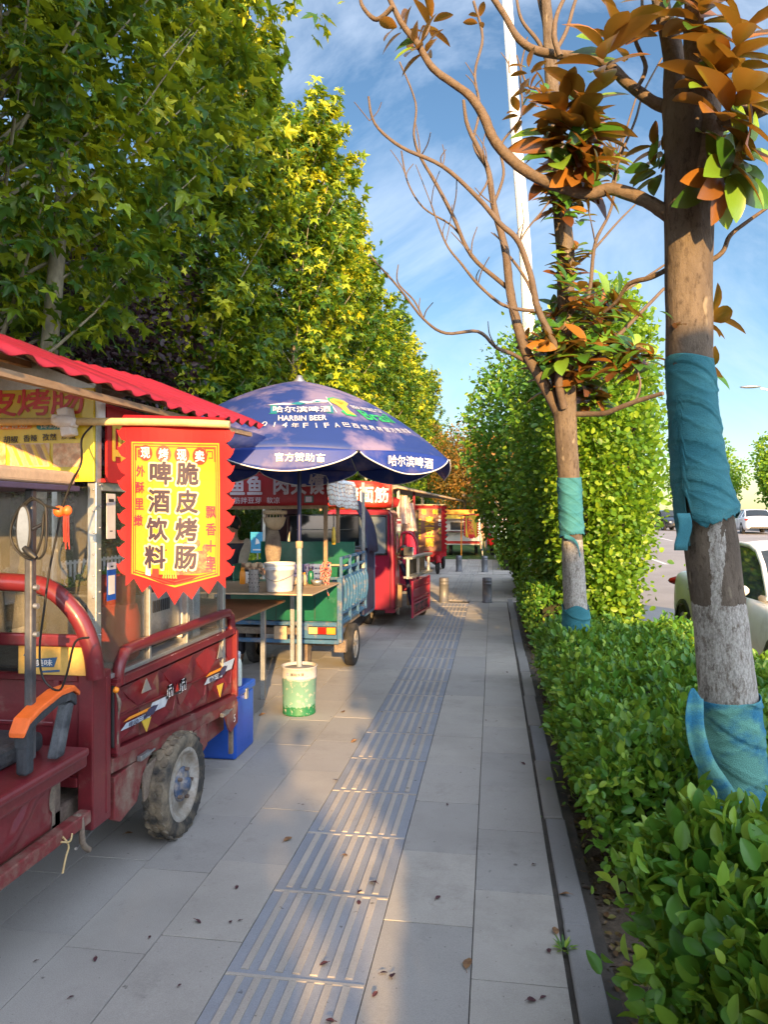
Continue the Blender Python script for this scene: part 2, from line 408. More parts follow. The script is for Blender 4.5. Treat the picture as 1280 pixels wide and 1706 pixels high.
# road
b = MB(); ry_ = [-60, -5, 5, 12, 15, 18, 21, 24, 28, 32, 36, 40, 44, 48, 60, 80, 110]
b.grid(lambda u, v: (2.22+u*15.8, ry_[int(round(v*16))], roadz(ry_[int(round(v*16))])), 1, 16, False); tag(b.build('road', m_asph), kind='structure')
m_line = mat('road_paint', (.75, .75, .72), .7, col2=(.5, .5, .48), scale=14, grain=.1)
b = MB()
for x in (5.4, 8.9):
    for k in range(9):
        y = 3+k*7.
        b.quad((x, y, roadz(y)+.006), (x+.14, y, roadz(y)+.006), (x+.14, y+3.4, roadz(y+3.4)+.006), (x, y+3.4, roadz(y+3.4)+.006))
tag(b.build('lane_markings', m_line), kind='structure')
b = MB()
y = -3
while y < 58: b.bx(2.02, 2.2, y+.006, y+1.0, -.3, .06+max(0, roadz(y)+.15)); y += 1.01
tag(b.build('road_kerb', m_concrete, bevel=.012), kind='structure')
b = MB(); b.bx(18.05, 18.25, -40, 110, -.4, .75, None); tag(b.build('far_kerb', m_concrete), kind='structure')

# ================================================================ planting
c_plane = [(0, (.014, .07, .010)), (.52, (.04, .13, .014)), (.70, (.26, .38, .02)), (1, (.72, .66, .03))]
m_plane = leafmat('plane_leaf', c_plane, (.66, .66, .02), .34)
m_privet = leafmat('privet_leaf', [(0, (.035, .14, .018)), (.5, (.10, .26, .030)), (.85, (.26, .42, .045)), (.96, (.40, .52, .06)), (1, (.50, .42, .04))], (.42, .48, .03), .32, .38)
m_shrub = leafmat('shrub_leaf', [(0, (.05, .15, .014)), (.5, (.13, .28, .022)), (1, (.32, .46, .03))], (.50, .62, .03), .42)
m_plum = leafmat('plum_leaf', [(0, (.02, .009, .012)), (1, (.045, .018, .024))], (.08, .02, .03), .2)
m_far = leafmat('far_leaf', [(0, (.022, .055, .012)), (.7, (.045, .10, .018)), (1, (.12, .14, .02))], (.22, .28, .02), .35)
m_autumn = leafmat('autumn_leaf', [(0, (.10, .09, .02)), (.5, (.22, .14, .02)), (1, (.36, .17, .03))], (.4, .25, .03), .4)
m_magno = leafmat('magnolia_leaf', [(0, (.10, .035, .014)), (.14, (.20, .085, .02)), (.32, (.34, .15, .025)), (.37, (.03, .10, .014)), (.75, (.06, .19, .022)), (1, (.24, .40, .04))], (.45, .22, .02), .22, .3, back=(.30, .145, .03))
m_magdry = leafmat('dry_leaf', [(0, (.12, .04, .012)), (1, (.28, .10, .02))], (.5, .16, .02), .3, .4, back=(.36, .13, .025))
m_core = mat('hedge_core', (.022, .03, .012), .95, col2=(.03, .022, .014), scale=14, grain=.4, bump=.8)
m_bark = mat('plane_bark', (.42, .37, .27), .85, col2=(.22, .2, .15), scale=3.5, lo=.42, hi=.58, gscale=25, bump=.3, stretch=(1, 1, .4))
m_dbark = mat('dark_bark', (.10, .08, .06), .9, col2=(.06, .05, .04), scale=6, bump=.6, stretch=(1, 1, .3))

def plane_tree(seed, h, R, z0, nlimb, nsh, nlf, lsz, twin=False, T=None, lm=None, bark=None, tr=.11):
    np.random.seed(seed); random.seed(seed)
    t = thing('plane_tree', '', 'tree'); w = MB()
    lean = (random.uniform(-.15, .15), random.uniform(-.15, .15))
    def axis(z): return Vector((lean[0]*z/h*2, lean[1]*z/h*2, z))
    stems = [(0, 0)] if not twin else [(-.1, 0), (.14, .1)]
    for si, (ox, oy) in enumerate(stems):
        w.tube([axis(z)+Vector((ox*(1+z*.5), oy*(1+z*.5), 0)) for z in np.linspace(-.05, h*.93, 9)], [tr*1.25, tr, tr*.9, tr*.8, tr*.65, tr*.5, tr*.35, tr*.2, .01], 10, 3, amp=.03)
    P = []; Dn = []; Nn = []
    for i in range(nlimb):
        u = (i+.5)/nlimb; z = z0*.82+(h-z0*.82)*(u**.9)*.93; az = i*2.399+random.uniform(-.3, .3)
        uu = (z-z0*.82)/(h-z0*.82); env = R*(.80+.34*math.sin(min(uu*1.6, 1)*math.pi*.6))*(1-uu**1.7)**.75*random.uniform(.8, 1.12)+.15
        rise = .75+uu*.9; o = Vector((math.cos(az), math.sin(az), 0)); a = axis(z*.94); e = axis(z)+o*env+Vector((0, 0, env*rise))
        e.z = min(e.z, h*1.0+random.uniform(-.3, .3)); mid = (a+e)/2+Vector((0, 0, -.08*env))
        w.tube([a, mid, e], [.020*(1-uu)+.010, .012, .004], 5, 3, caps=False)
        for k in range(nsh):
            s = random.uniform(.12, 1.02); q = a+(mid-a)*2*s if s < .5 else mid+(e-mid)*(2*s-1)
            sd = unit(np.array([o.x*.55+random.gauss(0, .55), o.y*.55+random.gauss(0, .55), .75+random.gauss(0, .45)])); ln = random.uniform(.35, .85)*(R/1.7)
            for j in range(nlf):
                f = random.random()**.8; P.append(np.array(q)+sd*ln*f+np.random.normal(0, .07*(R/1.7), 3))
                rr = np.array([P[-1][0], P[-1][1], 0]); rr = rr/(np.linalg.norm(rr)+.01)
                Dn.append(rr*.7+np.array([0, 0, -.35])+np.random.normal(0, .5, 3)); Nn.append(rr*.5+np.array([0, 0, .7])+np.random.normal(0, .45, 3))
    w.build('trunk', bark or m_bark, t)
    P = np.array(P); S = lsz*np.random.uniform(.42, 1.25, len(P)); tone = np.clip(np.random.rand(len(P))*.7+.3*(vnoise(P, .9, seed)+.5), 0, 1)
    leaves('crown', T or T_plane(), P, Nn, Dn, S, lm or m_plane, t, tone); return t
pt1 = plane_tree(3, 11.5, 2.4, 3.7, 90, 14, 20, .175, True)
pt2 = plane_tree(11, 12.2, 1.35, 3.2, 76, 12, 19, .19)
pt3 = plane_tree(23, 12.0, 1.6, 3.2, 66, 12, 18, .20)
GP = 'plane trees in a row behind the food carts'
pt1.location = (-5.1, 6.9, 0); tag(pt1, 'large leafy plane tree with two pale stems nearest the camera, behind the near cart', 'tree', GP)
pt2.location = (-5.2, 12.6, 0); tag(pt2, 'second plane tree of the row, pale slim trunk rising left of the blue umbrella top', 'tree', GP)
pt3.location = (-5.1, 17.6, 0); tag(pt3, 'third plane tree of the row, sunlit yellow crown with twin pointed tops against the sky', 'tree', GP)
nth = ['fourth', 'fifth', 'sixth', 'seventh', 'eighth', 'ninth']
for i in range(6):
    c = copytree((pt2, pt3)[i % 2]); c.location = (-5.1+random.uniform(-.2, .2), 23+i*5.6, .0); c.rotation_euler.z = 1.3*i+.7; s_ = random.uniform(.9, 1.02); c.scale = (s_, s_, s_)
    tag(c, '%s plane tree of the row, yellow lit crown %s' % (nth[i], ['just past the third', 'lower in view behind the red cab', 'beyond the red cab tricycle', 'above the white food truck', 'far down the path', 'last of the row in view'][i]), 'tree', GP)
c = copytree(pt1); c.location = (-5.6, 1.7, 0); c.rotation_euler.z = 2; tag(c, 'plane tree left of the near cart, only its overhanging leaves in the top left corner', 'tree', GP)

def bush(name, label, cat, loc, fn, n, lsz, m, T=None, group=None, core=None, jit=.05, up=.5, seed=1, inner=.12):
    """fn(k) -> points, outward normals (k,3) on the leafy shell"""
    np.random.seed(seed); t = thing(name, label, cat, loc, group)
    P, Nn = fn(n); dep = np.random.exponential(inner, (n, 1)); P = P-Nn*dep+rnd(n, jit)
    P = P+np.array(loc)
    D = unit(Nn*.6+np.array([0, 0, up])+rnd(n, .55)); Nr = unit(Nn*.6+np.array([0, 0, .45])+rnd(n, .5))
    leaves('foliage', T or T_oval(), P, Nr, D, lsz*np.random.uniform(.42, 1.25, n), m, t, np.clip(np.random.rand(n)*.9+.15*vnoise(P, 2.5, seed), 0, 1))
    if core: core(t)
    return t
def hedge_shell(x0, x1, y0, y1, z1, z0=.06, amp=.05, seed=0):
    def fn(n):
        A = [(x1-x0)*(y1-y0)*1.3, (y1-y0)*(z1-z0), (y1-y0)*(z1-z0)*.8, (x1-x0)*(z1-z0), (x1-x0)*(z1-z0)]; A = np.array(A)/sum(A)
        k = np.random.choice(5, n, p=A); u = np.random.rand(n); v = np.random.rand(n); P = np.zeros((n, 3)); Nn = np.zeros((n, 3))
        X = x0+u*(x1-x0); Y = y0+v*(y1-y0); Z = z0+np.random.rand(n)*(z1-z0)
        P[:] = np.stack([X, Y, Z], 1)
        for i, (ax, val, nn) in enumerate(((2, z1, (0, 0, 1)), (0, x0, (-1, 0, 0)), (0, x1, (1, 0, 0)), (1, y0, (0, -1, 0)), (1, y1, (0, 1, 0)))):
            q = k == i; P[q, ax] = val; Nn[q] = nn
        # rounded shoulders and lumpy outline
        c = np.array([(x0+x1)/2, (y0+y1)/2, z0]); hx = (x1-x0)/2; hy = (y1-y0)/2
        ex = np.clip((np.abs(P[:, 0]-c[0])-(hx-.16))/.16, 0, 1); ey = np.clip((np.abs(P[:, 1]-c[1])-(hy-.16))/.16, 0, 1)
        top = np.clip((P[:, 2]-(z1-.16))/.16, 0, 1)
        P[:, 2] -= top*.10*np.maximum(ex, ey)**2; P[:, 0] -= np.sign(P[:, 0]-c[0])*.07*top*ex
        bot = np.clip(1-(P[:, 2]-z0)/.3, 0, 1); P[:, 0] -= np.sign(P[:, 0]-c[0])*.10*bot*ex
        P += Nn*(vnoise(P, 4.5, seed)*amp+vnoise(P, 15, seed+3)*amp*.65)[:, None]
        return P-np.array([(x0+x1)/2, (y0+y1)/2, 0]), unit(Nn+rnd(n, .2))
    return fn
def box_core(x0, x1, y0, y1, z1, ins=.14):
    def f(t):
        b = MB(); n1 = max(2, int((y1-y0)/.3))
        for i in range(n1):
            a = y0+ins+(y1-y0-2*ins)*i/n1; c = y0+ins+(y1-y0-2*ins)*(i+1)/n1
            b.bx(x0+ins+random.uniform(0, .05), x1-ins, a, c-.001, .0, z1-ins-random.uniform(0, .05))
        b.build('dark_core', m_core, t)  # solid dark boxes added to block light passing through the leaves
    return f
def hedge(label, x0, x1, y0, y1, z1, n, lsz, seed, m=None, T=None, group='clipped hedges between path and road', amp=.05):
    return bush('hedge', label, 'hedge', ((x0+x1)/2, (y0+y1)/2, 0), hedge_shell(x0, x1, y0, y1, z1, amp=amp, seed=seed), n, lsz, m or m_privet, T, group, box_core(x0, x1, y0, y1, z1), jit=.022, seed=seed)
# the near bush in the lower right corner is looser, with longer upright leaves
hedge('loose glossy green bush in the bottom right corner, nearest the camera', .46, 1.9, .9, 2.36, .74, 22000, .062, 5, T=T_oval(.29, .1, .16), amp=.11)
hedge('long clipped green hedge behind the wrapped trunk, lit yellow along its road side', .42, 1.85, 3.12, 7.1, .62, 42000, .052, 6, amp=.085)
hedge('dark clipped hedge end between the tall shrub and the bollards', .40, 1.7, 8.6, 12.9, .68, 9000, .065, 7)
hedge('low hedge beside the driveway, dark side facing the path', .45, 1.9, 14.6, 18.2, .80, 7000, .075, 8)
hedge('bright yellow lit hedge beyond the driveway beside the walking person', .15, 1.6, 21, 34, .72, 9000, .11, 9)

def column(cx, cy, zc, rx_, ry_, h, seed):
    def fn(n):
        D = unit(np.random.normal(0, 1, (n, 3))); P = D*np.array([rx_, ry_, h/2]); P = np.sign(P)*np.abs(P)
        k = 1+.16*vnoise(P, 1.6, seed)+.08*vnoise(P, 4, seed+2); P = P*k[:, None]; P[:, 2] += zc; P[:, 2] = np.maximum(P[:, 2], .05+.3*np.random.rand(n)); P[:, :2] *= (.68+.32*np.clip(P[:, 2:3]/1.8, 0, 1))
        Nn = unit(D/np.array([rx_, ry_, h/2])); return P, Nn
    return fn
def stems(n, r, h, x=0, y=0, m=None):
    def f(t):
        b = MB(); o = t.location
        for i in range(n):
            a = i*2.4; b.tube([(o.x+r*.15*math.cos(a), o.y+r*.15*math.sin(a), -.02), (o.x+r*.3*math.cos(a), o.y+r*.3*math.sin(a), h*.45), (o.x+r*.6*math.cos(a+.3), o.y+r*.6*math.sin(a+.3), h*.95)], [.045, .03, .008], 6, 3)
        b.build('stems', m or m_dbark, t)
    return f
bush('tall_shrub', 'tall dense shrub right of the second wrapped trunk, covered in bright sunlit leaves', 'shrub', (1.30, 8.9, 0), column(0, 0, 2.15, .62, .9, 4.4, 4), 30000, .07, m_shrub, T_oval(.36, .08, .1), 'tall shrubs beside the path', stems(7, .8, 3.6), .07, .2, 4, .16)
bush('tall_shrub', 'dark shaded tall shrub leaning over the path left of the second wrapped trunk', 'shrub', (1.22, 11.0, 0), column(0, 0, 2.25, .88, 1.3, 4.7, 12), 26000, .085, m_privet, T_oval(.36, .08, .1), 'tall shrubs beside the path', stems(6, 1., 4), .1, .1, 12, .2)  # darker hedge leaf colour stands in for the shade on this shrub
bush('tall_shrub', 'airy tall shrub behind the dark one, its crown reaching over the pavement', 'shrub', (1.05, 14.6, 0), column(0, 0, 2.75, 1.5, 1.5, 4.9, 17), 24000, .10, m_privet, T_oval(.36, .08, .1), 'tall shrubs beside the path', stems(5, 1.3, 4.4), .14, .1, 17, .35)  # same darker leaf, shade put into its colour
# ================================================================ magnolias with cloth wraps
def magbark(name, z0, z1, streak=False):
    m = bpy.data.materials.new(name); N, L = nodes(m); b = N['Principled BSDF']
    tc = N.new('ShaderNodeTexCoord'); sp = N.new('ShaderNodeSeparateXYZ'); L.new(tc.outputs['Object'], sp.inputs[0])
    mp = N.new('ShaderNodeMapping'); mp.inputs['Scale'].default_value = (1, 1, .45); L.new(tc.outputs['Object'], mp.inputs[0])
    def nz(s, d=6, r=.65, co=None):
        n = N.new('ShaderNodeTexNoise'); n.inputs['Scale'].default_value = s; n.inputs['Detail'].default_value = d; n.inputs['Roughness'].default_value = r; L.new((co or mp).outputs[0], n.inputs[0]); return n.outputs[0]
    def mr(x, a0, a1, b0=0., b1=1.):
        r = N.new('ShaderNodeMapRange'); r.inputs[1].default_value = a0; r.inputs[2].default_value = a1; r.inputs[3].default_value = b0; r.inputs[4].default_value = b1; L.new(x, r.inputs[0]); return r.outputs[0]
    def mth(op, x, y):
        q = N.new('ShaderNodeMath'); q.operation = op
        for i, v in enumerate((x, y)):
            if isinstance(v, (int, float)): q.inputs[i].default_value = v
            else: L.new(v, q.inputs[i])
        return q.outputs[0]
    def mx(f, x, y):
        q = N.new('ShaderNodeMix'); q.data_type = 'RGBA'; L.new(f, q.inputs[0])
        for i, v in ((6, x), (7, y)):
            if isinstance(v, tuple): q.inputs[i].default_value = rgba(v)
            else: L.new(v, q.inputs[i])
        return q.outputs[2]
    c = mx(mr(nz(7), .38, .64), (.165, .13, .097), (.10, .078, .06))
    c = mx(mr(nz(40, 4, .7), .52, .70), c, (.055, .04, .03))
    c = mx(mr(nz(18, 2, .5), .66, .72), c, (.24, .20, .145))
    zz = mth('ADD', sp.outputs[2], mr(nz(22, 5), .3, .7, -.013, .013))
    band = mth('MULTIPLY', mth('LESS_THAN', zz, z1), mth('GREATER_THAN', zz, z0))
    if streak:
        sx = mth('ADD', sp.outputs[0], mr(nz(9, 5), .3, .7, -.03, .03))
        s1 = mth('MULTIPLY', mth('GREATER_THAN', sx, -.135), mth('LESS_THAN', sx, -.09))
        s2 = mth('MULTIPLY', mth('LESS_THAN', zz, 1.62), mth('GREATER_THAN', zz, z1-.02)); band = mth('MAXIMUM', band, mth('MULTIPLY', s1, s2))
    wear = mr(nz(45, 6, .8), .50, .62, 1., .12)
    c = mx(mth('MULTIPLY', band, wear), c, mx(mr(nz(120, 3, .8), .4, .6), (.46, .435, .39), (.27, .25, .225)))
    L.new(c, b.inputs['Base Color']); b.inputs['Roughness'].default_value = .88; b.inputs['Specular IOR Level'].default_value = .25
    bn = N.new('ShaderNodeBump'); bn.inputs['Strength'].default_value = .85; bn.inputs['Distance'].default_value = .012
    L.new(mth('ADD', nz(38, 6, .75), mth('MULTIPLY', nz(9, 3), 1.2)), bn.inputs['Height']); L.new(bn.outputs[0], b.inputs['Normal'])
    return m
m_wrap = mat('teal_cloth', (.022, .15, .19), .85, col2=(.045, .20, .225), scale=5, gscale=260, grain=.25, bump=.5, bscale=190, dirt=(.10, .13, .11), dscale=5, dlo=.6, dhi=.85, stretch=(1, 1, 2.4))
m_wrap2 = mat('blue_cloth', (.02, .17, .29), .85, col2=(.12, .33, .27), scale=5, lo=.44, hi=.58, gscale=260, grain=.25, bump=.5, bscale=190, stretch=(1, 1, 1.6))
m_twig = mat('twig', (.13, .095, .07), .85, col2=(.10, .07, .05), scale=12, bump=.5)
m_limb = mat('limb_bark', (.125, .09, .062), .85, col2=(.13, .09, .06), scale=9, gscale=50, grain=.25, bump=.7)
def trunkpts(L_, d, k=.9): return [(Vector(at(px, py, d)), w/2/F*d*k) for px, py, w in L_]
class Axis:
    def __init__(s, pts): s.p = sorted(pts, key=lambda q: q[0].z); s.z = [q[0].z for q in s.p]
    def c(s, z): return Vector((np.interp(z, s.z, [q[0].x for q in s.p]), np.interp(z, s.z, [q[0].y for q in s.p]), z))
    def r(s, z): return float(np.interp(z, s.z, [q[1] for q in s.p]))
def knot_trunk(ax, z0, z1, name, m, t, seed, fl=.06):
    n = 40; k = 120; b = MB(); ph = [random.uniform(0, 6.3) for _ in range(12)]
    def fn(u, v):
        z = z0+(z1-z0)*v; c = ax.c(z); r = ax.r(z); a = 2*math.pi*u
        w = 1+.035*math.sin(2*a+ph[0]+z*1.3)+.03*math.sin(3*a+ph[1]-z*2.1)+.018*math.sin(5*a+ph[2]+z*3.3)+.014*math.sin(9*a+ph[3]+2*math.sin(z*4))+.012*math.sin(z*21+ph[4])*math.sin(a+ph[5])
        w += .02*math.sin(z*9+ph[7]+math.sin(a)*2)+(.25*math.exp(-max(z, 0)*7) if z0 < .1 else 0)
        return (c.x+r*w*math.cos(a), c.y+r*w*math.sin(a), z)
    b.grid(fn, n, k); return b.build(name, m, t)
def wrap(ax, ztop, zbot, grow, m, t, flare=0., name='cloth_wrap', slit=None, seed=0):
    b = MB(); n = 96; k = 110
    def fn(u, v):
        a = 2*math.pi*u+(slit if slit is not None else .3); zt = ztop(a); zb = zbot(a)+.004*math.sin(a*31)+.003*math.sin(a*53+1)+.003*math.sin(a*17); z = zt+(zb-zt)*v; c = ax.c(z); r = ax.r(z)
        zz = z+.05*math.sin(a+seed)
        w = grow+.0045*(1-abs(math.sin(zz*21+1.2*math.sin(a*1.5+seed))))**6+.004*(1-abs(math.sin(zz*13-a*1.1+seed*2)))**9+.0035*(1-abs(math.sin(zz*34+a*.8+seed)))**7+.0015*math.sin(a*5+z*7)+flare*v**3*(1+.3*math.sin(a*3+1))
        q = (zz*6.5+a/math.tau*1.0+seed) % 1.0; w += .005*(1-q)
        return (c.x+(r+w)*math.cos(a), c.y+(r+w)*math.sin(a), z)
    b.grid(fn, n, k); return b.build(name, m, t, solid=.003)
def whorl(LL, c, axis, n, ln, spread=1., tone=None):
    n = int(n*1.15)
    """rosette of leaves round a shoot tip"""
    axis = unit(np.array(axis, float)); c = np.array(c, float)
    for i in range(n):
        a = i*2.399+random.uniform(-.3, .3); o = unit(np.cross(axis, [.3, .5, .81])); q = np.cross(axis, o); rdl = o*math.cos(a)+q*math.sin(a)
        f = i/max(n-1, 1); el = (1.25-1.0*f)*random.uniform(.7, 1.2)/spread
        d = rdl+axis*el*.8+np.array([0, 0, -.12]); LL[0].append(c-axis*ln*(.1+.55*f)*1.0+rdl*.01); LL[1].append(axis*.8-rdl*.45+np.random.normal(0, .22, 3)); LL[2].append(d); LL[3].append(ln*random.uniform(.75, 1.15)); LL[4].append(random.random() if tone is None else tone)
def emit_leaves(LL, name, m, t, T): leaves(name, T, LL[0], LL[1], LL[2], LL[3], m, t, LL[4])
def branch(b, pts, d0, d1, w0, w1, n=8, bumps=.06):
    k = len(pts); P = [at(px, py, d0+(d1-d0)*i/(k-1)) for i, (px, py) in enumerate(pts)]
    dm = (d0+d1)/2; b.tube(P, [w0/2/F*dm, (w0+w1)*.27/F*dm*1.0, w1/2/F*dm], n, 5, amp=bumps); return P
Tm = T_long(.235, .22, .07)
# ---- first magnolia (right edge of the photo)
D1 = 2.85
t1 = thing('magnolia_tree', 'thick leaning magnolia trunk at the right edge with two teal cloth wraps and rusty leaves', 'tree', at(1232, 1600, D1), 'magnolia trees in the planting strip')
t1.location.z = 0
A1 = Axis(trunkpts([(1156, -60, 84), (1156, 60, 92), (1155, 190, 96), (1150, 240, 84), (1150, 300, 84), (1148, 400, 82), (1147, 500, 80), (1149, 600, 78), (1157, 700, 82), (1167, 800, 88), (1185, 900, 92), (1198, 1000, 96), (1208, 1100, 100), (1216, 1200, 104), (1226, 1350, 112), (1236, 1540, 120)], D1))
mb1 = magbark('magnolia_bark', .86, 1.255, True)
knot_trunk(A1, -.03, 3.25, 'trunk', mb1, t1, 1)
b = MB()
for q, w in (((1150, 1010), 1), ((1205, 1060), 1)): pass
L1 = []
L1.append(branch(b, [(1165, 330), (1186, 215), (1164, 120), (1158, 0), (1162, -120)], D1-.06, D1-.1, 46, 24))
L1.append(branch(b, [(1140, 330), (1128, 200), (1128, 110), (1110, 30), (1085, -70)], D1, D1+.1, 50, 22))
L1.append(branch(b, [(1170, 230), (1200, 205), (1240, 190), (1290, 172), (1380, 150)], D1-.03, D1-.25, 36, 22))
L1.append(branch(b, [(1150, 215), (1118, 182), (1085, 165), (1045, 135), (1010, 103), (960, 92), (900, 84), (865, 62), (840, 20), (800, -40)], D1+.02, D1+.45, 20, 10))
L1.append(branch(b, [(1150, 385), (1108, 352), (1070, 330), (1020, 314), (985, 322), (940, 312), (890, 292), (850, 262), (822, 228), (806, 190), (785, 160), (760, 140), (722, 112), (697, 72), (672, 40), (655, 8), (630, -50)], D1+.02, D1+.35, 23, 8))
L1.append(branch(b, [(1175, 440), (1205, 420), (1218, 392), (1248, 368), (1295, 335)], D1, D1-.1, 9, 5, 6))
L1.append(branch(b, [(1120, 445), (1085, 462), (1050, 472), (1030, 500), (1008, 520)], D1+.05, D1+.3, 9, 5, 6))
L1.append(branch(b, [(1060, 150), (1078, 110), (1060, 60), (1072, 10), (1068, -30)], D1+.1, D1+.2, 8, 4, 6))
L1.append(branch(b, [(935, 92), (925, 60), (930, 20), (950, -20)], D1+.2, D1+.3, 10, 6, 6))
L1.append(branch(b, [(1020, 314), (1035, 260), (1060, 200), (1075, 150), (1105, 95)], D1+.1, D1+.3, 5, 3, 5))
L1.append(branch(b, [(655, 8), (628, 30), (605, 10), (600, -10)], D1+.3, D1+.4, 9, 5, 5))
L1.append(branch(b, [(697, 72), (715, 45), (712, 5)], D1+.3, D1+.4, 6, 4, 5))
b.build('limbs', m_limb, t1)
wr = wrap(A1, lambda a: H+(HY-598)/F*D1+.01*math.sin(2*a), lambda a: H+(HY-float(np.interp((a+1.845+math.pi) % math.tau-math.pi, [-3.14, -1.5, -.95, -.62, -.58, -.46, -.42, -.1, .35, 1.0, 1.6, 3.14], [880, 905, 915, 908, 828, 826, 866, 878, 868, 858, 850, 880])))/F*D1, .003, m_wrap, t1, .022, slit=-1.845+math.pi, seed=.4)
wrap(A1, lambda a: .885+.01*math.sin(a+1), lambda a: .02+0*a, .006, m_wrap2, t1, .01, name='lower_cloth_wrap', seed=2.2)
b = MB(); P = [at(1160, 1155, D1-.13), at(1158, 1210, D1-.16), at(1172, 1270, D1-.17), at(1205, 1320, D1-.14), at(1240, 1370, D1-.1)]
P = smooth(P, 5)
b.grid(lambda u, v: tuple(P[int(round(v*(len(P)-1)))]+Vector((.05*(u-.5)*(1+.5*math.sin(v*3)), .012*math.sin(u*6), .02*math.sin(u*5+v*4)))), 5, len(P)-1); b.build('loose_flap', m_wrap2, t1, solid=.003)
b = MB(); b.grid(lambda u, v: tuple(Vector(at(1128+u*22+4*math.sin(v*5), 855+v*62, D1-.125+.02*u))), 5, 6); b.build('hanging_flap', m_wrap, t1, solid=.003)
LL = [[], [], [], [], []]
for (px, py, d, n, ln, ax, sp) in [(1010, 60, 2.6, 11, .175, (.0, -.3, .9), 1), (1040, 30, 2.75, 8, .16, (.4, -.3, .9), 1), (690, 62, 3.15, 10, .13, (-.5, -.3, .5), 1.2), (655, 40, 3.2, 6, .12, (-.6, 0, .4), 1), (725, 25, 3.2, 6, .12, (.4, 0, .7), 1),
        (955, 190, 3.0, 14, .20, (0, -.4, .9), 1.1), (925, 240, 3.0, 12, .18, (-.3, -.5, .6), 1.2), (975, 150, 3.05, 11, .17, (.2, -.4, .9), 1), (1000, 205, 3.0, 11, .18, (.5, -.4, .6), 1.1), (960, 270, 2.95, 9, .16, (0, -.6, .2), 1.3), (905, 215, 3.1, 10, .16, (-.5, -.3, .8), 1), (990, 255, 2.95, 11, .16, (.5, -.4, .6), 1.2), (940, 160, 3.05, 9, .15, (-.1, -.1, 1), 1), (1000, 300, 2.95, 7, .14, (.6, -.3, .2), 1.2),
        (1210, 90, 2.55, 12, .20, (.2, -.4, .9), 1), (1255, 130, 2.45, 12, .24, (.5, -.4, .7), 1.2), (1245, 30, 2.5, 10, .2, (.3, -.3, 1), 1), (1260, 230, 2.55, 12, .2, (.5, -.5, .3), 1.3), (1225, 285, 2.6, 11, .18, (.3, -.6, -.1), 1.4), (1205, 215, 2.8, 7, .15, (.3, -.5, .5), 1),
        (1085, 270, 2.9, 9, .13, (-.5, -.4, .4), 1.2), (1090, 235, 2.95, 7, .13, (-.5, 0, .7), 1), (1195, 520, 3.1, 9, .15, (.7, -.1, .5), 1), (1190, 610, 3.1, 9, .15, (.7, -.2, .3), 1.1), (1128, 530, 2.72, 3, .07, (-.1, -.6, .8), .8), (880, 105, 3.15, 6, .09, (-.2, 0, 1), 1), (862, 180, 3.2, 6, .08, (-.4, 0, .8), 1), (800, 20, 3.2, 4, .07, (0, 0, 1), 1), (1180, -20, 2.6, 12, .2, (.1, -.4, .7), 1.3), (1110, -10, 2.8, 9, .18, (-.2, -.4, .6), 1.2)]:
    whorl(LL, at(px, py, d), ax, n, ln, sp)
emit_leaves(LL, 'leaves', m_magno, t1, Tm)
# ---- second magnolia
D2 = 5.9
t2 = thing('magnolia_tree', 'slimmer magnolia with one teal wrap halfway up, bare dead limbs on its left', 'tree', at(960, 1100, D2), 'magnolia trees in the planting strip'); t2.location.z = 0
A2 = Axis(trunkpts([(906, -60, 15), (916, 60, 22), (922, 150, 26), (932, 300, 28), (943, 420, 32), (943, 520, 30), (942, 600, 34), (941, 665, 44), (945, 740, 41), (949, 800, 39), (953, 880, 38), (957, 960, 41), (961, 1040, 46), (964, 1180, 52)], D2))
knot_trunk(A2, -.03, 6.05, 'trunk', magbark('magnolia_bark_pale', .80, 1.40), t2, 2)
wrap(A2, lambda a: H+(HY-795)/F*D2+.01*math.sin(a), lambda a: H+(HY-893)/F*D2+.02*math.sin(a*1+2.5), .008, m_wrap, t2, .004, seed=1.1)
wrap(A2, lambda a: .85+.02*math.sin(3*a), lambda a: .02+0*a, .006, m_wrap, t2, .01, name='lower_cloth_wrap', seed=3)
b = MB(); P = smooth([at(940, 893, D2-.1), at(955, 900, D2-.12), at(966, 912, D2-.12), at(968, 926, D2-.11)], 5)
b.grid(lambda u, v: tuple(P[int(round(v*(len(P)-1)))]+Vector((.01*math.sin(v*6), 0, .035*(u-.5)))), 3, len(P)-1); b.build('loose_flap', m_wrap, t2, solid=.003)
b = MB()
def br2(pts, dd0, dd1, w0, w1, n=7): return branch(b, pts, D2+dd0, D2+dd1, w0*.85, w1*.85, n, .08)
br2([(934, 690), (915, 655), (895, 620), (876, 584), (860, 531), (850, 480), (842, 414), (823, 340), (812, 276), (781, 212), (773, 165)], 0, -.3, 26, 6)
br2([(940, 680), (932, 640), (929, 584), (897, 515), (887, 467), (866, 404), (834, 372), (797, 329), (738, 276), (669, 244), (625, 205), (614, 159)], -.1, -.7, 17, 4)
br2([(850, 482), (839, 473), (786, 425), (754, 356), (727, 305), (701, 260), (690, 223), (693, 170), (666, 101)], -.1, -.2, 10, 3)
br2([(669, 250), (680, 303), (706, 345), (749, 372), (770, 395), (786, 425)], -.1, -.1, 3, 4)
br2([(890, 517), (866, 515), (834, 505), (797, 473), (770, 440), (743, 404), (719, 340)], -.3, -.5, 8, 3)
br2([(885, 607), (855, 590), (828, 579), (797, 552), (743, 555), (706, 531), (664, 478), (616, 425)], 0, -.9, 9, 3)
br2([(706, 531), (690, 500), (663, 470), (664, 440)], -.6, -.7, 4, 2)
br2([(823, 340), (840, 290), (836, 240), (870, 190), (868, 120), (880, 60)], 0, .2, 6, 3)
br2([(845, 420), (880, 470), (905, 540), (918, 600), (925, 650)], .1, 0, 5, 9)
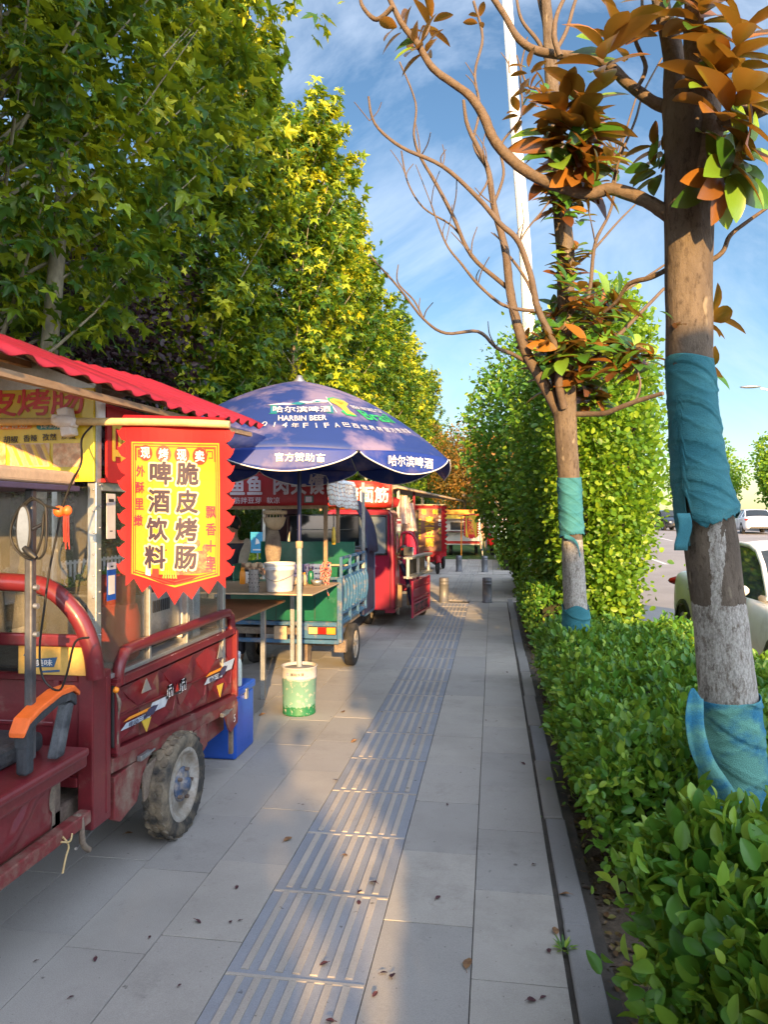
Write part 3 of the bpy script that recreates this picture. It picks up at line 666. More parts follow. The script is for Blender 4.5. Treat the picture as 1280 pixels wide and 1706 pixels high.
br2([(866, 404), (880, 380), (905, 350), (925, 320)], -.3, -.2, 4, 3)
br2([(797, 329), (815, 290), (790, 240), (800, 180), (792, 120), (805, 60), (790, 0)], -.3, .2, 4, 6)
br2([(940, 620), (965, 560), (984, 480), (993, 404), (1020, 345), (1035, 250), (1075, 120)], 0, -.3, 10, 3)
br2([(950, 690), (985, 690), (1010, 688), (1040, 676), (1075, 664), (1106, 655)], 0, -.6, 12, 8)
br2([(1060, 668), (1068, 640), (1060, 610)], -.4, -.4, 5, 4)
br2([(935, 460), (985, 420), (1030, 370), (1060, 340)], 0, .2, 6, 3)
br2([(920, 120), (900, 70), (870, 30), (860, -20)], 0, .1, 9, 5); br2([(918, 100), (945, 50), (960, 0), (985, -60)], 0, .1, 9, 5); br2([(914, 70), (905, 20), (890, -40)], 0, .1, 10, 6)
br2([(925, 190), (905, 150), (880, 140), (862, 90)], 0, .1, 6, 3)
br2([(1000, 510), (1040, 485), (1080, 460), (1110, 440)], .1, .1, 6, 4); br2([(960, 640), (1000, 590), (1050, 540), (1108, 480)], 0, .1, 10, 6)
rs = random.Random(5)
for (px, py, w0) in [(738, 276, 3), (701, 260, 3), (754, 356, 3), (812, 276, 3), (842, 414, 4), (719, 340, 2), (786, 425, 3), (866, 404, 3), (828, 579, 3), (706, 531, 3), (680, 303, 2), (860, 531, 3), (797, 473, 3), (823, 340, 3), (743, 404, 2), (616, 200, 2), (993, 404, 3), (1030, 250, 3), (850, 120, 3), (795, 150, 3)]:
    for k in range(2):
        dx = rs.uniform(-34, 20); dy = rs.uniform(-70, -25); br2([(px, py), (px+dx*.4+rs.uniform(-6, 6), py+dy*.5), (px+dx, py+dy)], -.3, -.35+rs.uniform(-.2, .2), w0, 1.6, 5)
b.build('limbs', m_twig, t2)
LL = [[], [], [], [], []]
rs = random.Random(9)
def cl(cx, cy, rx0, ry0, n, ln, tone=None, k=8):
    for i in range(n):
        px = cx+rs.uniform(-rx0, rx0); py = cy+rs.uniform(-ry0, ry0); whorl(LL, at(px, py, D2+rs.uniform(-.35, .3)), ((px-cx)/rx0*.6+rs.uniform(-.3, .3), -.35, .8+rs.uniform(-.4, .2)), k, ln*rs.uniform(.8, 1.15), 1.1)
cl(952, 355, 36, 66, 12, .20); cl(935, 445, 32, 22, 4, .16); cl(985, 560, 70, 66, 22, .21); cl(940, 590, 34, 34, 8, .18); cl(1060, 590, 40, 26, 9, .2); cl(895, 570, 24, 18, 4, .14); cl(975, 650, 34, 26, 6, .18); cl(945, 300, 28, 26, 8, .18); cl(995, 500, 50, 28, 10, .2); cl(905, 150, 30, 25, 4, .14); cl(1000, 250, 30, 30, 5, .18)
emit_leaves(LL, 'leaves', m_magno, t2, Tm)

# ================================================================ lamp posts and far things on the right
m_white = mat('white_enamel', (.80, .80, .78), .45, col2=(.72, .71, .68), scale=2, grain=.04, bump=.02)
m_steel = mat('galvanised', (.42, .43, .44), .42, metal=.75, col2=(.30, .31, .31), scale=9, gscale=90, grain=.15, bump=.15, dirt=(.2, .15, .1), dscale=6, dlo=.62, dhi=.8)
t = thing('street_lamp', 'tall white lamp post rising behind the second magnolia out of the top of the picture', 'street lamp', at(893, 990, 14))
t.location.z = 0
b = MB(); b.tube([(t.location.x, t.location.y, 0), at(880, 500, 14), at(863, 250, 14), at(846, 0, 14), at(836, -160, 14)], [.13, .12, .11, .1, .085], 20, 5); b.build('post', m_white, t)
b = MB(); b.lathe([(.17, 0), (.17, .06), (.14, .1), (.135, .5), (.12, .52)], (t.location.x, t.location.y, 0), 20); b.build('base', m_white, t)
a = Vector(at(836, -160, 14)); b = MB(); b.tube([a+Vector((0, 0, -.1)), a+Vector((.5, 0, .7)), a+Vector((1.6, 0, 1.1)), a+Vector((2.8, 0, 1.25))], .05, 10, 5); b.build('arm', m_white, t)
b = MB(); b.ball((a.x+3.1, a.y, a.z+1.27), .35, 12, (1, .4, .25)); b.build('lamp_head', m_white, t)
t = thing('street_lamp', 'far street lamp over the road, only its slim arm reaching in at the right edge', 'street lamp', at(1345, 840, 41)); t.location.z = roadz(40)
a = Vector(at(1240, 642, 41)); b = MB(); b.tube([t.location, (t.location.x, t.location.y, 7), (t.location.x, t.location.y, a.z-.9)], [.12, .1, .07], 12); b.build('post', m_white, t)
b = MB(); b.tube([(t.location.x, t.location.y, a.z-1.0), (t.location.x-.6, t.location.y, a.z-.55), (a.x+1.1, t.location.y, a.z-.1)], .055, 8, 4); b.build('arm', m_white, t)
b = MB(); b.ball((a.x+.55, t.location.y, a.z), .6, 12, (1, .3, .14)); b.build('lamp_head', m_steel, t)

# trees: background masses, each its own crown and trunk
def bg_tree(name, label, x, y, h, r, z0, n, lsz, m, seed, group=None, T=None, bz=0, lob=.3):
    np.random.seed(seed); t = thing(name, label, 'tree', (x, y, bz), group)
    b = MB(); b.tube([(x, y, bz-.05), (x+.05, y, bz+h*.3), (x, y+.1, bz+h*.6), (x, y, bz+h*.9)], [.16*h/8, .12*h/8, .08*h/8, .02], 8, 3)
    for i in range(9):
        a = i*2.4; z = bz+z0+(h-z0)*(.1+.07*i); b.tube([(x, y, z), (x+r*.4*math.cos(a), y+r*.4*math.sin(a), z+h*.08), (x+r*.85*math.cos(a), y+r*.85*math.sin(a), z+h*.14)], [.05*h/8, .03*h/8, .01], 5, 2)
    b.build('trunk', m_dbark, t)
    D = unit(np.random.normal(0, 1, (n, 3))); k = 1+lob*vnoise(D, 2.6, seed)+.16*vnoise(D, 6.5, seed+1)
    rr = (np.random.rand(n)**.42); P = D*np.array([r, r, (h-z0)/2])*(k*rr)[:, None]+np.array([x, y, bz+(h+z0)/2])
    cell = vnoise(P, 9/r, seed+5); keep = cell > -.45; P = P[keep]; D = D[keep]; n = len(P)
    leaves('crown', T or T_oval(.36, .06, .1), P, unit(D*.6+np.array([0, 0, .5])+rnd(n, .4)), unit(D*.5+np.array([0, 0, -.2])+rnd(n, .5)), lsz*np.random.uniform(.6, 1.2, n), m, t)
    return t
bg_tree('plum_tree', 'dark purple plum tree behind the red cart roof', -7.6, 10.2, 6.6, 2.7, 1.6, 26000, .10, m_plum, 31, 'dark purple plum trees')
bg_tree('plum_tree', 'smaller purple plum tree left of the pale twin trunks', -8.6, 6.6, 5.6, 2.3, 1.7, 12000, .10, m_plum, 32, 'dark purple plum trees')
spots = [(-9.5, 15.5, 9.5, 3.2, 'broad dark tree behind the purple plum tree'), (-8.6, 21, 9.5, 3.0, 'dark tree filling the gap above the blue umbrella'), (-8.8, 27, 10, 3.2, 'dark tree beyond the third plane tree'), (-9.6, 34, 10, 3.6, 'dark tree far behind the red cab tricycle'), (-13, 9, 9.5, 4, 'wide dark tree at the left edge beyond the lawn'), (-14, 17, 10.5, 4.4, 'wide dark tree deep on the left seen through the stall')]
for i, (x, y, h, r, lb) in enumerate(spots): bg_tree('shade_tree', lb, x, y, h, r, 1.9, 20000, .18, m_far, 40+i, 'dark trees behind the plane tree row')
fs = [(24, 62, 'far roadside tree with a pointed top just right of the thick trunk', 8.2, 3.2), (28.5, 62, 'rounded far roadside tree at the right edge, above the white sedan', 6.8, 3.6), (34, 66, 'far roadside tree partly cut by the right edge of the picture', 7.2, 3.8), (20.5, 74, 'distant roadside tree hidden mostly by the thick trunk', 8, 3.4), (39, 62, 'last far tree beyond the right edge', 7.5, 3.5)]
for i, (x, y, lb, h, r) in enumerate(fs): bg_tree('roadside_tree', lb, x, y, h, r, 1.2, 11000, .3, m_shrub, 60+i, 'trees beyond the far side of the road', bz=.45)
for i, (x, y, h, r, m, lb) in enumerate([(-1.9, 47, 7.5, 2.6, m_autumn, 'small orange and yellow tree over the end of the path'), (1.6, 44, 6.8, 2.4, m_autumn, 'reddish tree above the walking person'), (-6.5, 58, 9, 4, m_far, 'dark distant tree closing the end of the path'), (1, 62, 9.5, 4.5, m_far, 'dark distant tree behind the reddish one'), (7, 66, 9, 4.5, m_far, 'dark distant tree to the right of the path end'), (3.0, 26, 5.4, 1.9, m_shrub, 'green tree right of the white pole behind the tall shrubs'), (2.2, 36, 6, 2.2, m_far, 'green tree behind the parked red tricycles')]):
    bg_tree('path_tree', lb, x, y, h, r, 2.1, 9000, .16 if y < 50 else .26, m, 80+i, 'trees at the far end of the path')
# unseen trees and bushes added behind the camera to shape light and shade
for i, (x, y) in enumerate([(-2.9, -4.4), (-3.6, -10), (-4.4, -16)]):
    c = copytree(pt2 if i % 2 else pt1); c.location = (x, y, 0); c.scale = (1.12, 1.12, 1.12); c.rotation_euler.z = 1.1*i; tag(c, 'unseen plane tree placed behind the camera to shade the row, %s' % ('nearest', 'middle', 'farthest')[i], 'tree', GP)
hedge('unseen waist high hedge added behind the camera to block sun from the right foreground', .98, 3.3, -3.5, -2.5, 1.32, 9000, .11, 56)
c = copytree(pt1); c.location = (-3.9, -1.6, 0); c.rotation_euler.z = 4; tag(c, 'unseen plane tree added just behind the camera to darken the nearest crown', 'tree', GP)
bg_tree('shade_tree', 'unseen high-crowned tree added behind the camera to shade the second plane tree', -1.3, -6.2, 13.0, 2.3, 5.8, 24000, .2, m_far, 93, 'dark trees behind the plane tree row', None, 0, .12)
bg_tree('plum_tree', 'unseen low plum tree added behind the camera to shade left of the sun streak', -1.25, -7.6, 3.75, 3.05, .3, 34000, .19, m_plum, 91, 'dark purple plum trees', None, 0, .08)
bush('tall_shrub', 'unseen tall shrub added behind the camera to shade right of the sun streak', 'shrub', (2.36, -3.0, 0), column(0, 0, 1.75, 1.2, .8, 3.6, 55), 40000, .11, m_shrub, T_oval(.36, .08, .1), 'tall shrubs beside the path', stems(6, .8, 3), .07, .2, 55, .25)

# ================================================================ cars
m_glass = mat('car_glass', (.03, .04, .05), .06, col2=(.04, .05, .06), grain=.02, bump=0, spec=.8)
m_tyre = mat('tyre', (.022, .022, .022), .85, col2=(.05, .045, .04), scale=14, bump=.4)
m_rim = mat('alloy', (.5, .5, .5), .3, metal=.8, bump=0)
m_black = mat('black_plastic', (.02, .02, .022), .5, col2=(.035, .035, .035), bump=.1)
m_red_l = mat('red_lens', (.45, .02, .015), .15, bump=0, grain=.03)
m_lens = mat('clear_lens', (.6, .62, .64), .08, bump=0, spec=.8, grain=.02)
def wheel(t, x, y, z, r, w, side, rimm=None, name='wheel'):
    b = MB(); b.lathe([(r*.66, -w*.45), (r*.9, -w*.5), (r*.985, -w*.38), (r, -w*.15), (r, w*.15), (r*.985, w*.38), (r*.9, w*.5), (r*.66, w*.45)], (x, y, z), 28, 'x'); ty = b.build(name, m_tyre, t)
    b = MB(); b.lathe([(r*.67, w*.44*side), (r*.62, w*.40*side), (r*.58, w*.2*side), (.01, w*.14*side)], (x, y, z), 28, 'x')
    for k in range(5):
        a = k*math.tau/5; b.beam((x+side*w*.32, y+r*.12*math.cos(a), z+r*.12*math.sin(a)), (x+side*w*.36, y+r*.62*math.cos(a), z+r*.62*math.sin(a)), r*.16, .02, (1, 0, 0))
    b.build('rim', rimm or m_rim, ty)
def sedan(label, loc, rz_, paint, group, front=-1):
    """car of 4.6 m, nose towards -y in its own frame"""
    t = thing('parked_car', label, 'car', (0, 0, 0), group)
    st = [(-2.30, .62, .30, .52, .55), (-2.22, .78, .22, .62, .70), (-1.9, .87, .20, .72, .80), (-1.3, .90, .19, .86, .92), (-.75, .905, .19, .93, .99), (.2, .91, .19, .95, .98), (1.2, .905, .19, .98, 1.0), (1.75, .88, .20, 1.0, 1.06), (2.15, .82, .24, .98, 1.03), (2.3, .68, .32, .86, .88)]
    b = MB(); rows = []
    for (y, w, zb, zs, zt) in st:
        rows.append([(-w*.8, y, zb), (-w*.98, y, zb+.06), (-w, y, (zb+zs)/2), (-w*.97, y, zs-.03), (-w*.86, y, zs+.01), (-w*.5, y, zt), (0, y, zt+.015), (w*.5, y, zt), (w*.86, y, zs+.01), (w*.97, y, zs-.03), (w, y, (zb+zs)/2), (w*.98, y, zb+.06), (w*.8, y, zb)])
    v = [p for r_ in rows for p in r_]; k = 13
    f = [(i*k+j+1, i*k+j, (i+1)*k+j, (i+1)*k+j+1) for i in range(len(rows)-1) for j in range(k-1)]
    b.add(v, f, True); b.add(rows[0], [tuple(range(13))], True); b.add(rows[-1], [tuple(range(13))[::-1]], True)
    o = b.build('body', paint, t); q = o.modifiers.new('s', 'SUBSURF'); q.levels = q.render_levels = 2
    C = [(-.98, .80, .93, .78, .96), (-.28, .60, 1.36, .56, 1.38), (.35, .60, 1.43, .56, 1.45), (1.0, .58, 1.37, .54, 1.395), (1.72, .74, 1.02, .70, 1.04)]
    b = MB(); b.m = 0
    def cab(y, wb, zb, wt, zt): return
    base = [(-.98, .80, .95), (-.28, .84, .95), (.35, .85, .96), (1.0, .83, .98), (1.72, .74, 1.02)]; top = [(-.98, .78, .96), (-.25, .60, 1.37), (.35, .61, 1.43), (.98, .59, 1.38), (1.72, .70, 1.03)]
    rowl = []
    for (y, w, z), (y2, w2, z2) in zip(base, top): rowl.append([(-w, y, z-.04), (-w2, y2, z2), (-w2*.6, y2, z2+.03), (0, y2, z2+.04), (w2*.6, y2, z2+.03), (w2, y2, z2), (w, y, z-.04)])
    v = [p for r_ in rowl for p in r_]
    for i in range(4):
        for j in range(6):
            b.m = 1 if (j in (0, 5) or i in (0, 3)) else 0
            b.add([v[i*7+j+1], v[i*7+j], v[(i+1)*7+j], v[(i+1)*7+j+1]], [(0, 1, 2, 3)], True)
    b.build('cabin', [paint, m_glass], t)
    b = MB()
    for s in (-1, 1):
        for P in ([(.80*s, -.98, .95), (.62*s, -.26, 1.365), (.625*s, .35, 1.43), (.60*s, .98, 1.375), (.72*s, 1.72, 1.03)],):
            b.tube(P, .028, 6, 3)
        b.beam((.85*s, .33, .95), (.62*s, .35, 1.42), .05, .02, (0, 1, 0)); b.beam((.835*s, 1.05, .97), (.60*s, .98, 1.37), .06, .02, (0, 1, 0))
    b.build('pillars', paint, t)
    for s in (-1, 1):
        b = MB(); b.ball((.93*s, -.62, .99), .09, 10, (1, .6, .65)); b.build('wing_mirror', paint, t)
        b = MB(); b.ball((.68*s, -2.13, .60), .16, 12, (1.05, .8, .42)); b.ball((.66*s, -2.165, .60), .11, 12, (1.05, .8, .42)); b.build('headlight', [m_black], t)
        b = MB(); b.ball((.66*s, -2.20, .605), .085, 12, (1.3, .8, .5)); b.build('headlight_lens', m_lens, t)
        b = MB(); b.ball((.68*s, 2.2, .84), .16, 12, (1.1, .55, .4)); b.build('tail_light', m_red_l, t)
        for y in (-1.42, 1.38):
            wheel(t, .80*s, y, .31, .31, .2, s)
            b = MB(); b.lathe([(.355, -.02), (.37, .0), (.355, .105), (.30, .11)], (.80*s, y, .32), 24, 'x') if s > 0 else b.lathe([(.30, -.11), (.355, -.105), (.37, 0), (.355, .02)], (.80*s, y, .32), 24, 'x'); b.build('wheel_arch', m_black, t)
        for y in (-.1, .95): b = MB(); b.bx(.905*s-.015, .905*s+.015, y, y+.17, .82, .845); b.build('door_handle', m_rim, t, bevel=.006)
    b = MB(); b.bx(-.5, .5, -2.325, -2.28, .36, .56); b.build('grille', m_black, t, bevel=.02)
    b = MB(); b.bx(-.55, .55, 2.27, 2.32, .30, .42); b.build('bumper_insert', m_black, t, bevel=.02)
    for s in (-1, 1):
        for y0 in (-.72, .34): b = MB(); b.tube([(.912*s, y0, .93), (.918*s, y0+.02, .6), (.905*s, y0+.05, .3)], .004, 4, 2); b.build('door_gap', m_black, t)
    t.location = loc; t.rotation_euler = (0, 0, rz_); return t
p_white = mat('car_white', (.84, .84, .84), .5, col2=(.80, .80, .80), grain=.02, bump=0, coat=.25, dirt=(.55, .52, .46), dscale=1.5, dlo=.6, dhi=.9)
p_silver = mat('car_silver', (.42, .44, .47), .28, metal=.5, col2=(.38, .40, .43), grain=.03, bump=0, coat=.5)
p_dark = mat('car_dark', (.03, .035, .04), .2, col2=(.04, .04, .05), grain=.02, bump=0, coat=.6)
c1 = sedan('white sedan parked by the hedge at the right edge, windscreen facing us', (3.36, 8.35, -.15), rad(2.5), p_white, None)
b = MB()   # stickers in the windscreen corner
m_lemon = mat('sticker_yellow', (.8, .75, .25), .5, grain=.03, bump=0)
for k in range(4):
    a = math.tau/16; c0 = Vector((-.50+k*.038, -.86, 1.045)); U = Vector((1, 0, 0)); V = Vector((0, .80, .60)); W = Vector((0, -.5, .85))*.012
    ring = []
    for j in range(16): ring += [c0+W+U*.024*math.cos(j*a)+V*.02*math.sin(j*a), c0+W+U*.017*math.cos(j*a)+V*.013*math.sin(j*a)]
    b.add(ring, [(2*j, 2*((j+1) % 16), 2*((j+1) % 16)+1, 2*j+1) for j in range(16)])
o = b.build('windscreen_sticker', m_lemon); o.parent = c1
sedan('white sedan driving far up the road, its tail towards us', (15.9, 47.5, roadz(47.5)), rad(172), p_white, None)
sedan('dark car far away beside the thick trunk, small against the road', (12.6, 55, roadz(55)), rad(8), p_dark, None)
sedan('silver car parked beyond the lawn, seen through the cart glass on the left', (-7.9, 7.6, 0.0), rad(95), p_silver, 'cars parked beyond the lawn')
sedan('white car parked beyond the lawn, its nose seen past the red tassel', (-10.4, 13.2, 0.0), rad(60), p_white, 'cars parked beyond the lawn')
# grey stall shed under the far trees on the right
t = thing('roadside_shed', 'low grey shed with dark openings under the far trees on the right', 'shed', (29.5, 57, .5)); m_shed = mat('shed_grey', (.30, .29, .27), .9, col2=(.2, .19, .18), scale=2)
b = MB(); b.bx(25.5, 40, 57, 60, 2.6, 2.95); b.build('roof', m_shed, t, bevel=.03)
b = MB(); [b.bx(25.7+k*2.4, 26.0+k*2.4, 57.1, 57.4, .4, 2.6) for k in range(6)]; b.bx(25.7, 39.8, 59.6, 59.8, .4, 2.6); b.build('wall', m_shed, t)
# ================================================================ near food cart
m_red = mat('cart_red', (.165, .017, .024), .38, col2=(.13, .014, .019), scale=4, gscale=60, grain=.10, bump=.08, coat=.25, dirt=(.20, .13, .10), dscale=7, dlo=.58, dhi=.80)
m_redd = mat('cart_red_dusty', (.19, .028, .03), .55, col2=(.15, .03, .028), scale=6, grain=.15, bump=.2, dirt=(.27, .20, .15), dscale=6, dlo=.47, dhi=.68)
m_mud = mat('muddy_metal', (.24, .19, .14), .85, col2=(.14, .10, .08), scale=8, grain=.25, bump=.5)
m_muddytyre = mat('muddy_tyre', (.035, .035, .034), .85, col2=(.27, .22, .15), scale=7, lo=.40, hi=.66, grain=.2, bump=.5)
m_alu = mat('aluminium', (.50, .50, .49), .38, metal=.7, col2=(.40, .40, .38), scale=6, grain=.12, bump=.1, dirt=(.25, .22, .17), dscale=5, dlo=.6, dhi=.85)
m_acryl = mat('smoky_acrylic', (.14, .13, .10), .12, col2=(.24, .21, .15), scale=3, lo=.4, hi=.7, grain=.1, gscale=40, bump=.03, alpha=.30)
m_yellow = mat('sign_yellow', (.74, .58, .02), .35, col2=(.70, .52, .02), scale=2, grain=.03, bump=0)
m_inkred = mat('ink_red', (.62, .035, .02), .4, grain=.05, bump=0)
m_inkblk = mat('ink_black', (.03, .025, .03), .5, grain=.05, bump=0)
m_inkwht = mat('ink_white', (.80, .78, .76), .5, grain=.04, bump=0)
m_inkteal = mat('ink_teal', (.01, .28, .30), .4, grain=.04, bump=0)
m_inkorg = mat('ink_orange', (.85, .30, .02), .4, grain=.04, bump=0)
m_inkgold = mat('ink_gold', (.75, .50, .05), .4, grain=.06, bump=0)
m_signred = mat('sign_red', (.50, .018, .022), .4, col2=(.42, .015, .02), scale=3, grain=.05, bump=.06, trans=.15)
m_roofred = mat('roof_red', (.42, .02, .045), .45, col2=(.32, .02, .04), scale=5, grain=.06, bump=.05, trans=.25)
m_roofin = mat('roof_inside', (.30, .17, .10), .8, col2=(.22, .12, .08), scale=4, grain=.15, bump=.2)
m_bamboo = mat('bamboo', (.60, .45, .22), .6, col2=(.5, .36, .17), scale=8, grain=.12, bump=.2)
m_navy = mat('navy_edge', (.05, .045, .10), .6, bump=.1)
m_tan = mat('tan_board', (.52, .38, .24), .7, col2=(.42, .30, .2), scale=5, grain=.1, bump=.1)
m_orange = mat('orange_plastic', (.85, .16, .03), .4, col2=(.75, .13, .02), grain=.06, bump=.03, dirt=(.45, .2, .1), dscale=9, dlo=.62, dhi=.85)
m_rubber = mat('worn_black', (.035, .04, .048), .6, col2=(.11, .12, .13), scale=9, lo=.5, hi=.72, gscale=80, grain=.25, bump=.3)
m_cable = mat('cable', (.012, .012, .012), .5, bump=0)
m_photo1 = mat('printed_food', (.80, .55, .30), .4, col2=(.55, .25, .10), scale=34, lo=.35, hi=.6, grain=.2, bump=0, stretch=(1, 1, 1))
m_photo2 = mat('printed_food_pale', (.85, .66, .42), .4, col2=(.62, .36, .16), scale=60, lo=.4, hi=.6, grain=.25, bump=0)
m_gas = mat('gas_cylinder_red', (.60, .07, .03), .45, col2=(.5, .06, .03), scale=6, grain=.1, bump=.05, dirt=(.3, .12, .08), dlo=.6, dhi=.8)
m_wood = mat('old_wood', (.33, .22, .13), .8, col2=(.22, .14, .08), scale=5, grain=.2, bump=.3, stretch=(1, .3, 1))
m_blueP = mat('blue_plastic', (.015, .09, .48), .35, col2=(.012, .08, .42), grain=.05, bump=.03, dirt=(.10, .14, .3), dscale=7, dlo=.6, dhi=.85)
m_skin = mat('skin', (.50, .29, .19), .55, col2=(.46, .25, .16), scale=12, grain=.05, bump=.05)
X0 = -1.6
GC = 'food cart tricycles parked along the path'
t = thing('food_cart', 'red tricycle food cart with glass booth, yellow sign and muddy wheel, nearest on the left', 'food cart', (-2.1, 3.4, 0))
cart = t
def zb(y): return .59-(y-2.84)/1.47*.12
# --- side panel with pressed pyramids
def side_panel():
    b = MB(); y0, y1 = 2.86, 4.30; zt = .885
    b.add([(X0-.03, y0, zb(y0)-.03), (X0-.03, y1, zb(y1)-.03), (X0-.03, y1, zt), (X0-.03, y0, zt)], [(0, 1, 2, 3)])
    nc = 7
    for r in range(2):
        for c in range(nc):
            a = y0+.03+(y1-y0-.06)*c/nc; d = y0+.03+(y1-y0-.06)*(c+1)/nc
            def P(y, f): return zb(y)+.02+(zt-.03-zb(y)-.02)*f
            f0, f1 = (.02, .49) if r == 0 else (.51, .98)
            x = X0-.002; m = (a+d)/2; fm = (f0+f1)/2
            lo = (c+r) % 2 == 0
            ap = .020 if lo else -.024
            q = [(x, a, P(a, f0)), (x, d, P(d, f0)), (x, d, P(d, f1)), (x, a, P(a, f1))]
            k = .42 if r == 0 else .58
            tip = [(x+ap, a+(d-a)*.32, P(m, fm-.03)), (x+ap, a+(d-a)*.68, P(m, fm-.03)), (x+ap, a+(d-a)*.5, P(m, fm+.10 if r else fm-.12))]
            b.add(q+tip, [(0, 1, 5, 4), (1, 2, 6, 5), (2, 3, 6), (3, 0, 4, 6), (4, 5, 6)])
    # raised frame
    for (ya, yb, fa, fb) in ((y0, y1, 1, 1), (y0, y1, 0, 0)):
        za = zt if fa else zb(ya); zc = zt if fb else zb(yb)
        b.beam((X0-.002, ya, za), (X0-.002, yb, zc), .045, .035)
    b.beam((X0, y0, zb(y0)), (X0, y0, zt), .05, .03, (0, 1, 0)); b.beam((X0, y1, zb(y1)), (X0, y1, zt), .05, .03, (0, 1, 0))
    b.beam((X0-.0, y0, (zb(y0)+zt)/2), (X0-.0, y1, (zb(y1)+zt)/2), .012, .008)
    return b.build('side_panel', m_red, t, bevel=.003)
sp_ = side_panel()
# decals on the panel
m_stripe = mat('decal_grey', (.50, .56, .62), .4, col2=(.36, .42, .5), scale=30, grain=.05, bump=0)
xx = X0+.0245
def onside(y, f, e=0.): return (xx+e, y, zb(y)+(.885-zb(y))*f)
for i, (ya, f0) in enumerate(((2.90, .40), (3.80, .50))):
    b = MB(); L_ = .42
    def q(y0, y1, fa, fb, m, e=0, sk=.05):
        b.m = m; b.add([onside(y0-sk*.5, fa, e), onside(y1-sk*.5, fa, e), onside(y1+sk*.5, fb, e), onside(y0+sk*.5, fb, e)], [(0, 1, 2, 3)])
    q(ya, ya+.26, f0-.10, f0-.02, 0); q(ya+.24, ya+L_, f0-.04, f0+.10, 0, .001); q(ya+.02, ya+.28, f0+.01, f0+.05, 1, .001); q(ya+.2, ya+.3, f0-.07, f0+.04, 2, .002)
    b.m = 2; b.text('电动三轮', None, None, None, .17, .028, .015, fn=lambda u, v, ya=ya, f0=f0: onside(ya+.13+u, f0-.06+v/.35, .003))
    b.build('decal', [m_stripe, m_inkorg, m_navy], sp_)
    for (yy, f, s, m) in ((ya+.20, .80, 1, m_alu), (ya+.20, .22, -1, m_inkgold)):
        b = MB(); b.add([onside(yy-.045, f-s*.09, .004), onside(yy+.045, f-s*.09, .004), onside(yy, f+s*.10, .004)], [(0, 1, 2)]); b.build('triangle_badge', m, sp_, solid=.004)
b = MB(); b.m = 0
for (k, (dy, wd_)) in enumerate(((-.075, .06), (0, .05), (.075, .06))):     # the dark squared emblem with a red flame between
    for (u0, u1, v0, v1) in ((0, 1, .82, 1), (0, .18, 0, 1), (.82, 1, .1, 1), (.35, .52, .1, .62), (.35, .9, .55, .68), (-.25, .1, 0, .14)):
        if k == 1: continue
        y0_, y1_ = 3.43+dy+(u0-.5)*wd_, 3.43+dy+(u1-.5)*wd_; f0 = .46+v0*.17; f1 = .46+v1*.17
        b.m = 1; b.add([onside(y0_-.005, f0-.01, .001), onside(y1_+.005, f0-.01, .001), onside(y1_+.005, f1+.012, .001), onside(y0_-.005, f1+.012, .001)], [(0, 1, 2, 3)])
        b.m = 0; b.add([onside(y0_, f0, .002), onside(y1_, f0, .002), onside(y1_, f1, .002), onside(y0_, f1, .002)], [(0, 1, 2, 3)])
b.m = 2; b.add([onside(3.41, .50, .003), onside(3.45, .50, .003), onside(3.44, .56, .003), onside(3.43, .62, .003), onside(3.415, .56, .003)], [(0, 1, 2, 3, 4)])
b.m = 0; b.add([onside(3.395, .46, .002), onside(3.465, .46, .002), onside(3.465, .49, .002), onside(3.395, .49, .002)], [(0, 1, 2, 3)])
b.build('emblem', [m_inkblk, m_inkwht, m_inkred], sp_)
# chipped paint streak on the top lip
m_chip = mat('bare_primer', (.55, .42, .42), .7, col2=(.4, .25, .25), scale=40, bump=0)
b = MB(); rs = random.Random(3)
for i in range(34):
    y = 3.15+rs.random()*.95; w = rs.uniform(.004, .03); z = .885+rs.uniform(-.004, .016); h = rs.uniform(.003, .010)
    b.add([(X0+.0195, y, z), (X0+.0195, y+w, z-h*.3), (X0+.0195, y+w*.9, z+h), (X0+.0195, y+w*.3, z+h*.8)], [(0, 1, 2, 3)])
o = b.build('chipped_paint', m_chip, sp_); o['kind'] = 'stuff'
# rail above the panel
b = MB(); zr = 1.008
b.tube([(X0, 2.90, .87), (X0, 2.905, .94), (X0, 2.95, .99), (X0, 3.03, zr), (X0, 3.6, zr), (X0, 4.13, zr), (X0, 4.21, zr-.015), (X0, 4.25, .96), (X0, 4.255, .87)], .026, 12, 4); b.build('side_rail', m_red, t)
# sills, brackets
b = MB()
b.add([(X0+.012, 2.84, zb(2.84)-.02), (X0+.012, 4.34, zb(4.34)-.02), (X0+.002, 4.34, zb(4.34)-.085), (X0+.002, 2.84, zb(2.84)-.085), (X0-.05, 2.84, zb(2.84)-.02), (X0-.05, 4.34, zb(4.34)-.02), (X0-.05, 4.34, zb(4.34)-.085), (X0-.05, 2.84, zb(2.84)-.085)],
      [(3, 2, 1, 0), (4, 5, 6, 7), (0, 1, 5, 4), (2, 3, 7, 6), (1, 2, 6, 5), (3, 0, 4, 7)])
b.build('sill', m_redd, t, bevel=.004)
def plate(name, pts, x, th, m, bev=.003):
    """plate in a plane of constant x, pts are (y,z)"""
    b = MB(); b.prism([(p[0], p[1]) for p in pts], (x-th, 0, 0), (0, 1, 0), (0, 0, 1), th); return b.build(name, m, t, bevel=bev)
plate('front_bracket', [(2.87, .48), (3.22, .49), (3.12, .40), (3.07, .30), (2.92, .27), (2.87, .30)], X0, .03, m_redd)
plate('bracket', [(3.62, .43), (3.84, .44), (3.86, .31), (3.80, .29), (3.74, .37)], X0+.01, .012, m_redd)
plate('bracket', [(4.12, .40), (4.34, .43), (4.335, .30), (4.22, .27), (4.18, .30)], X0+.014, .012, m_redd)
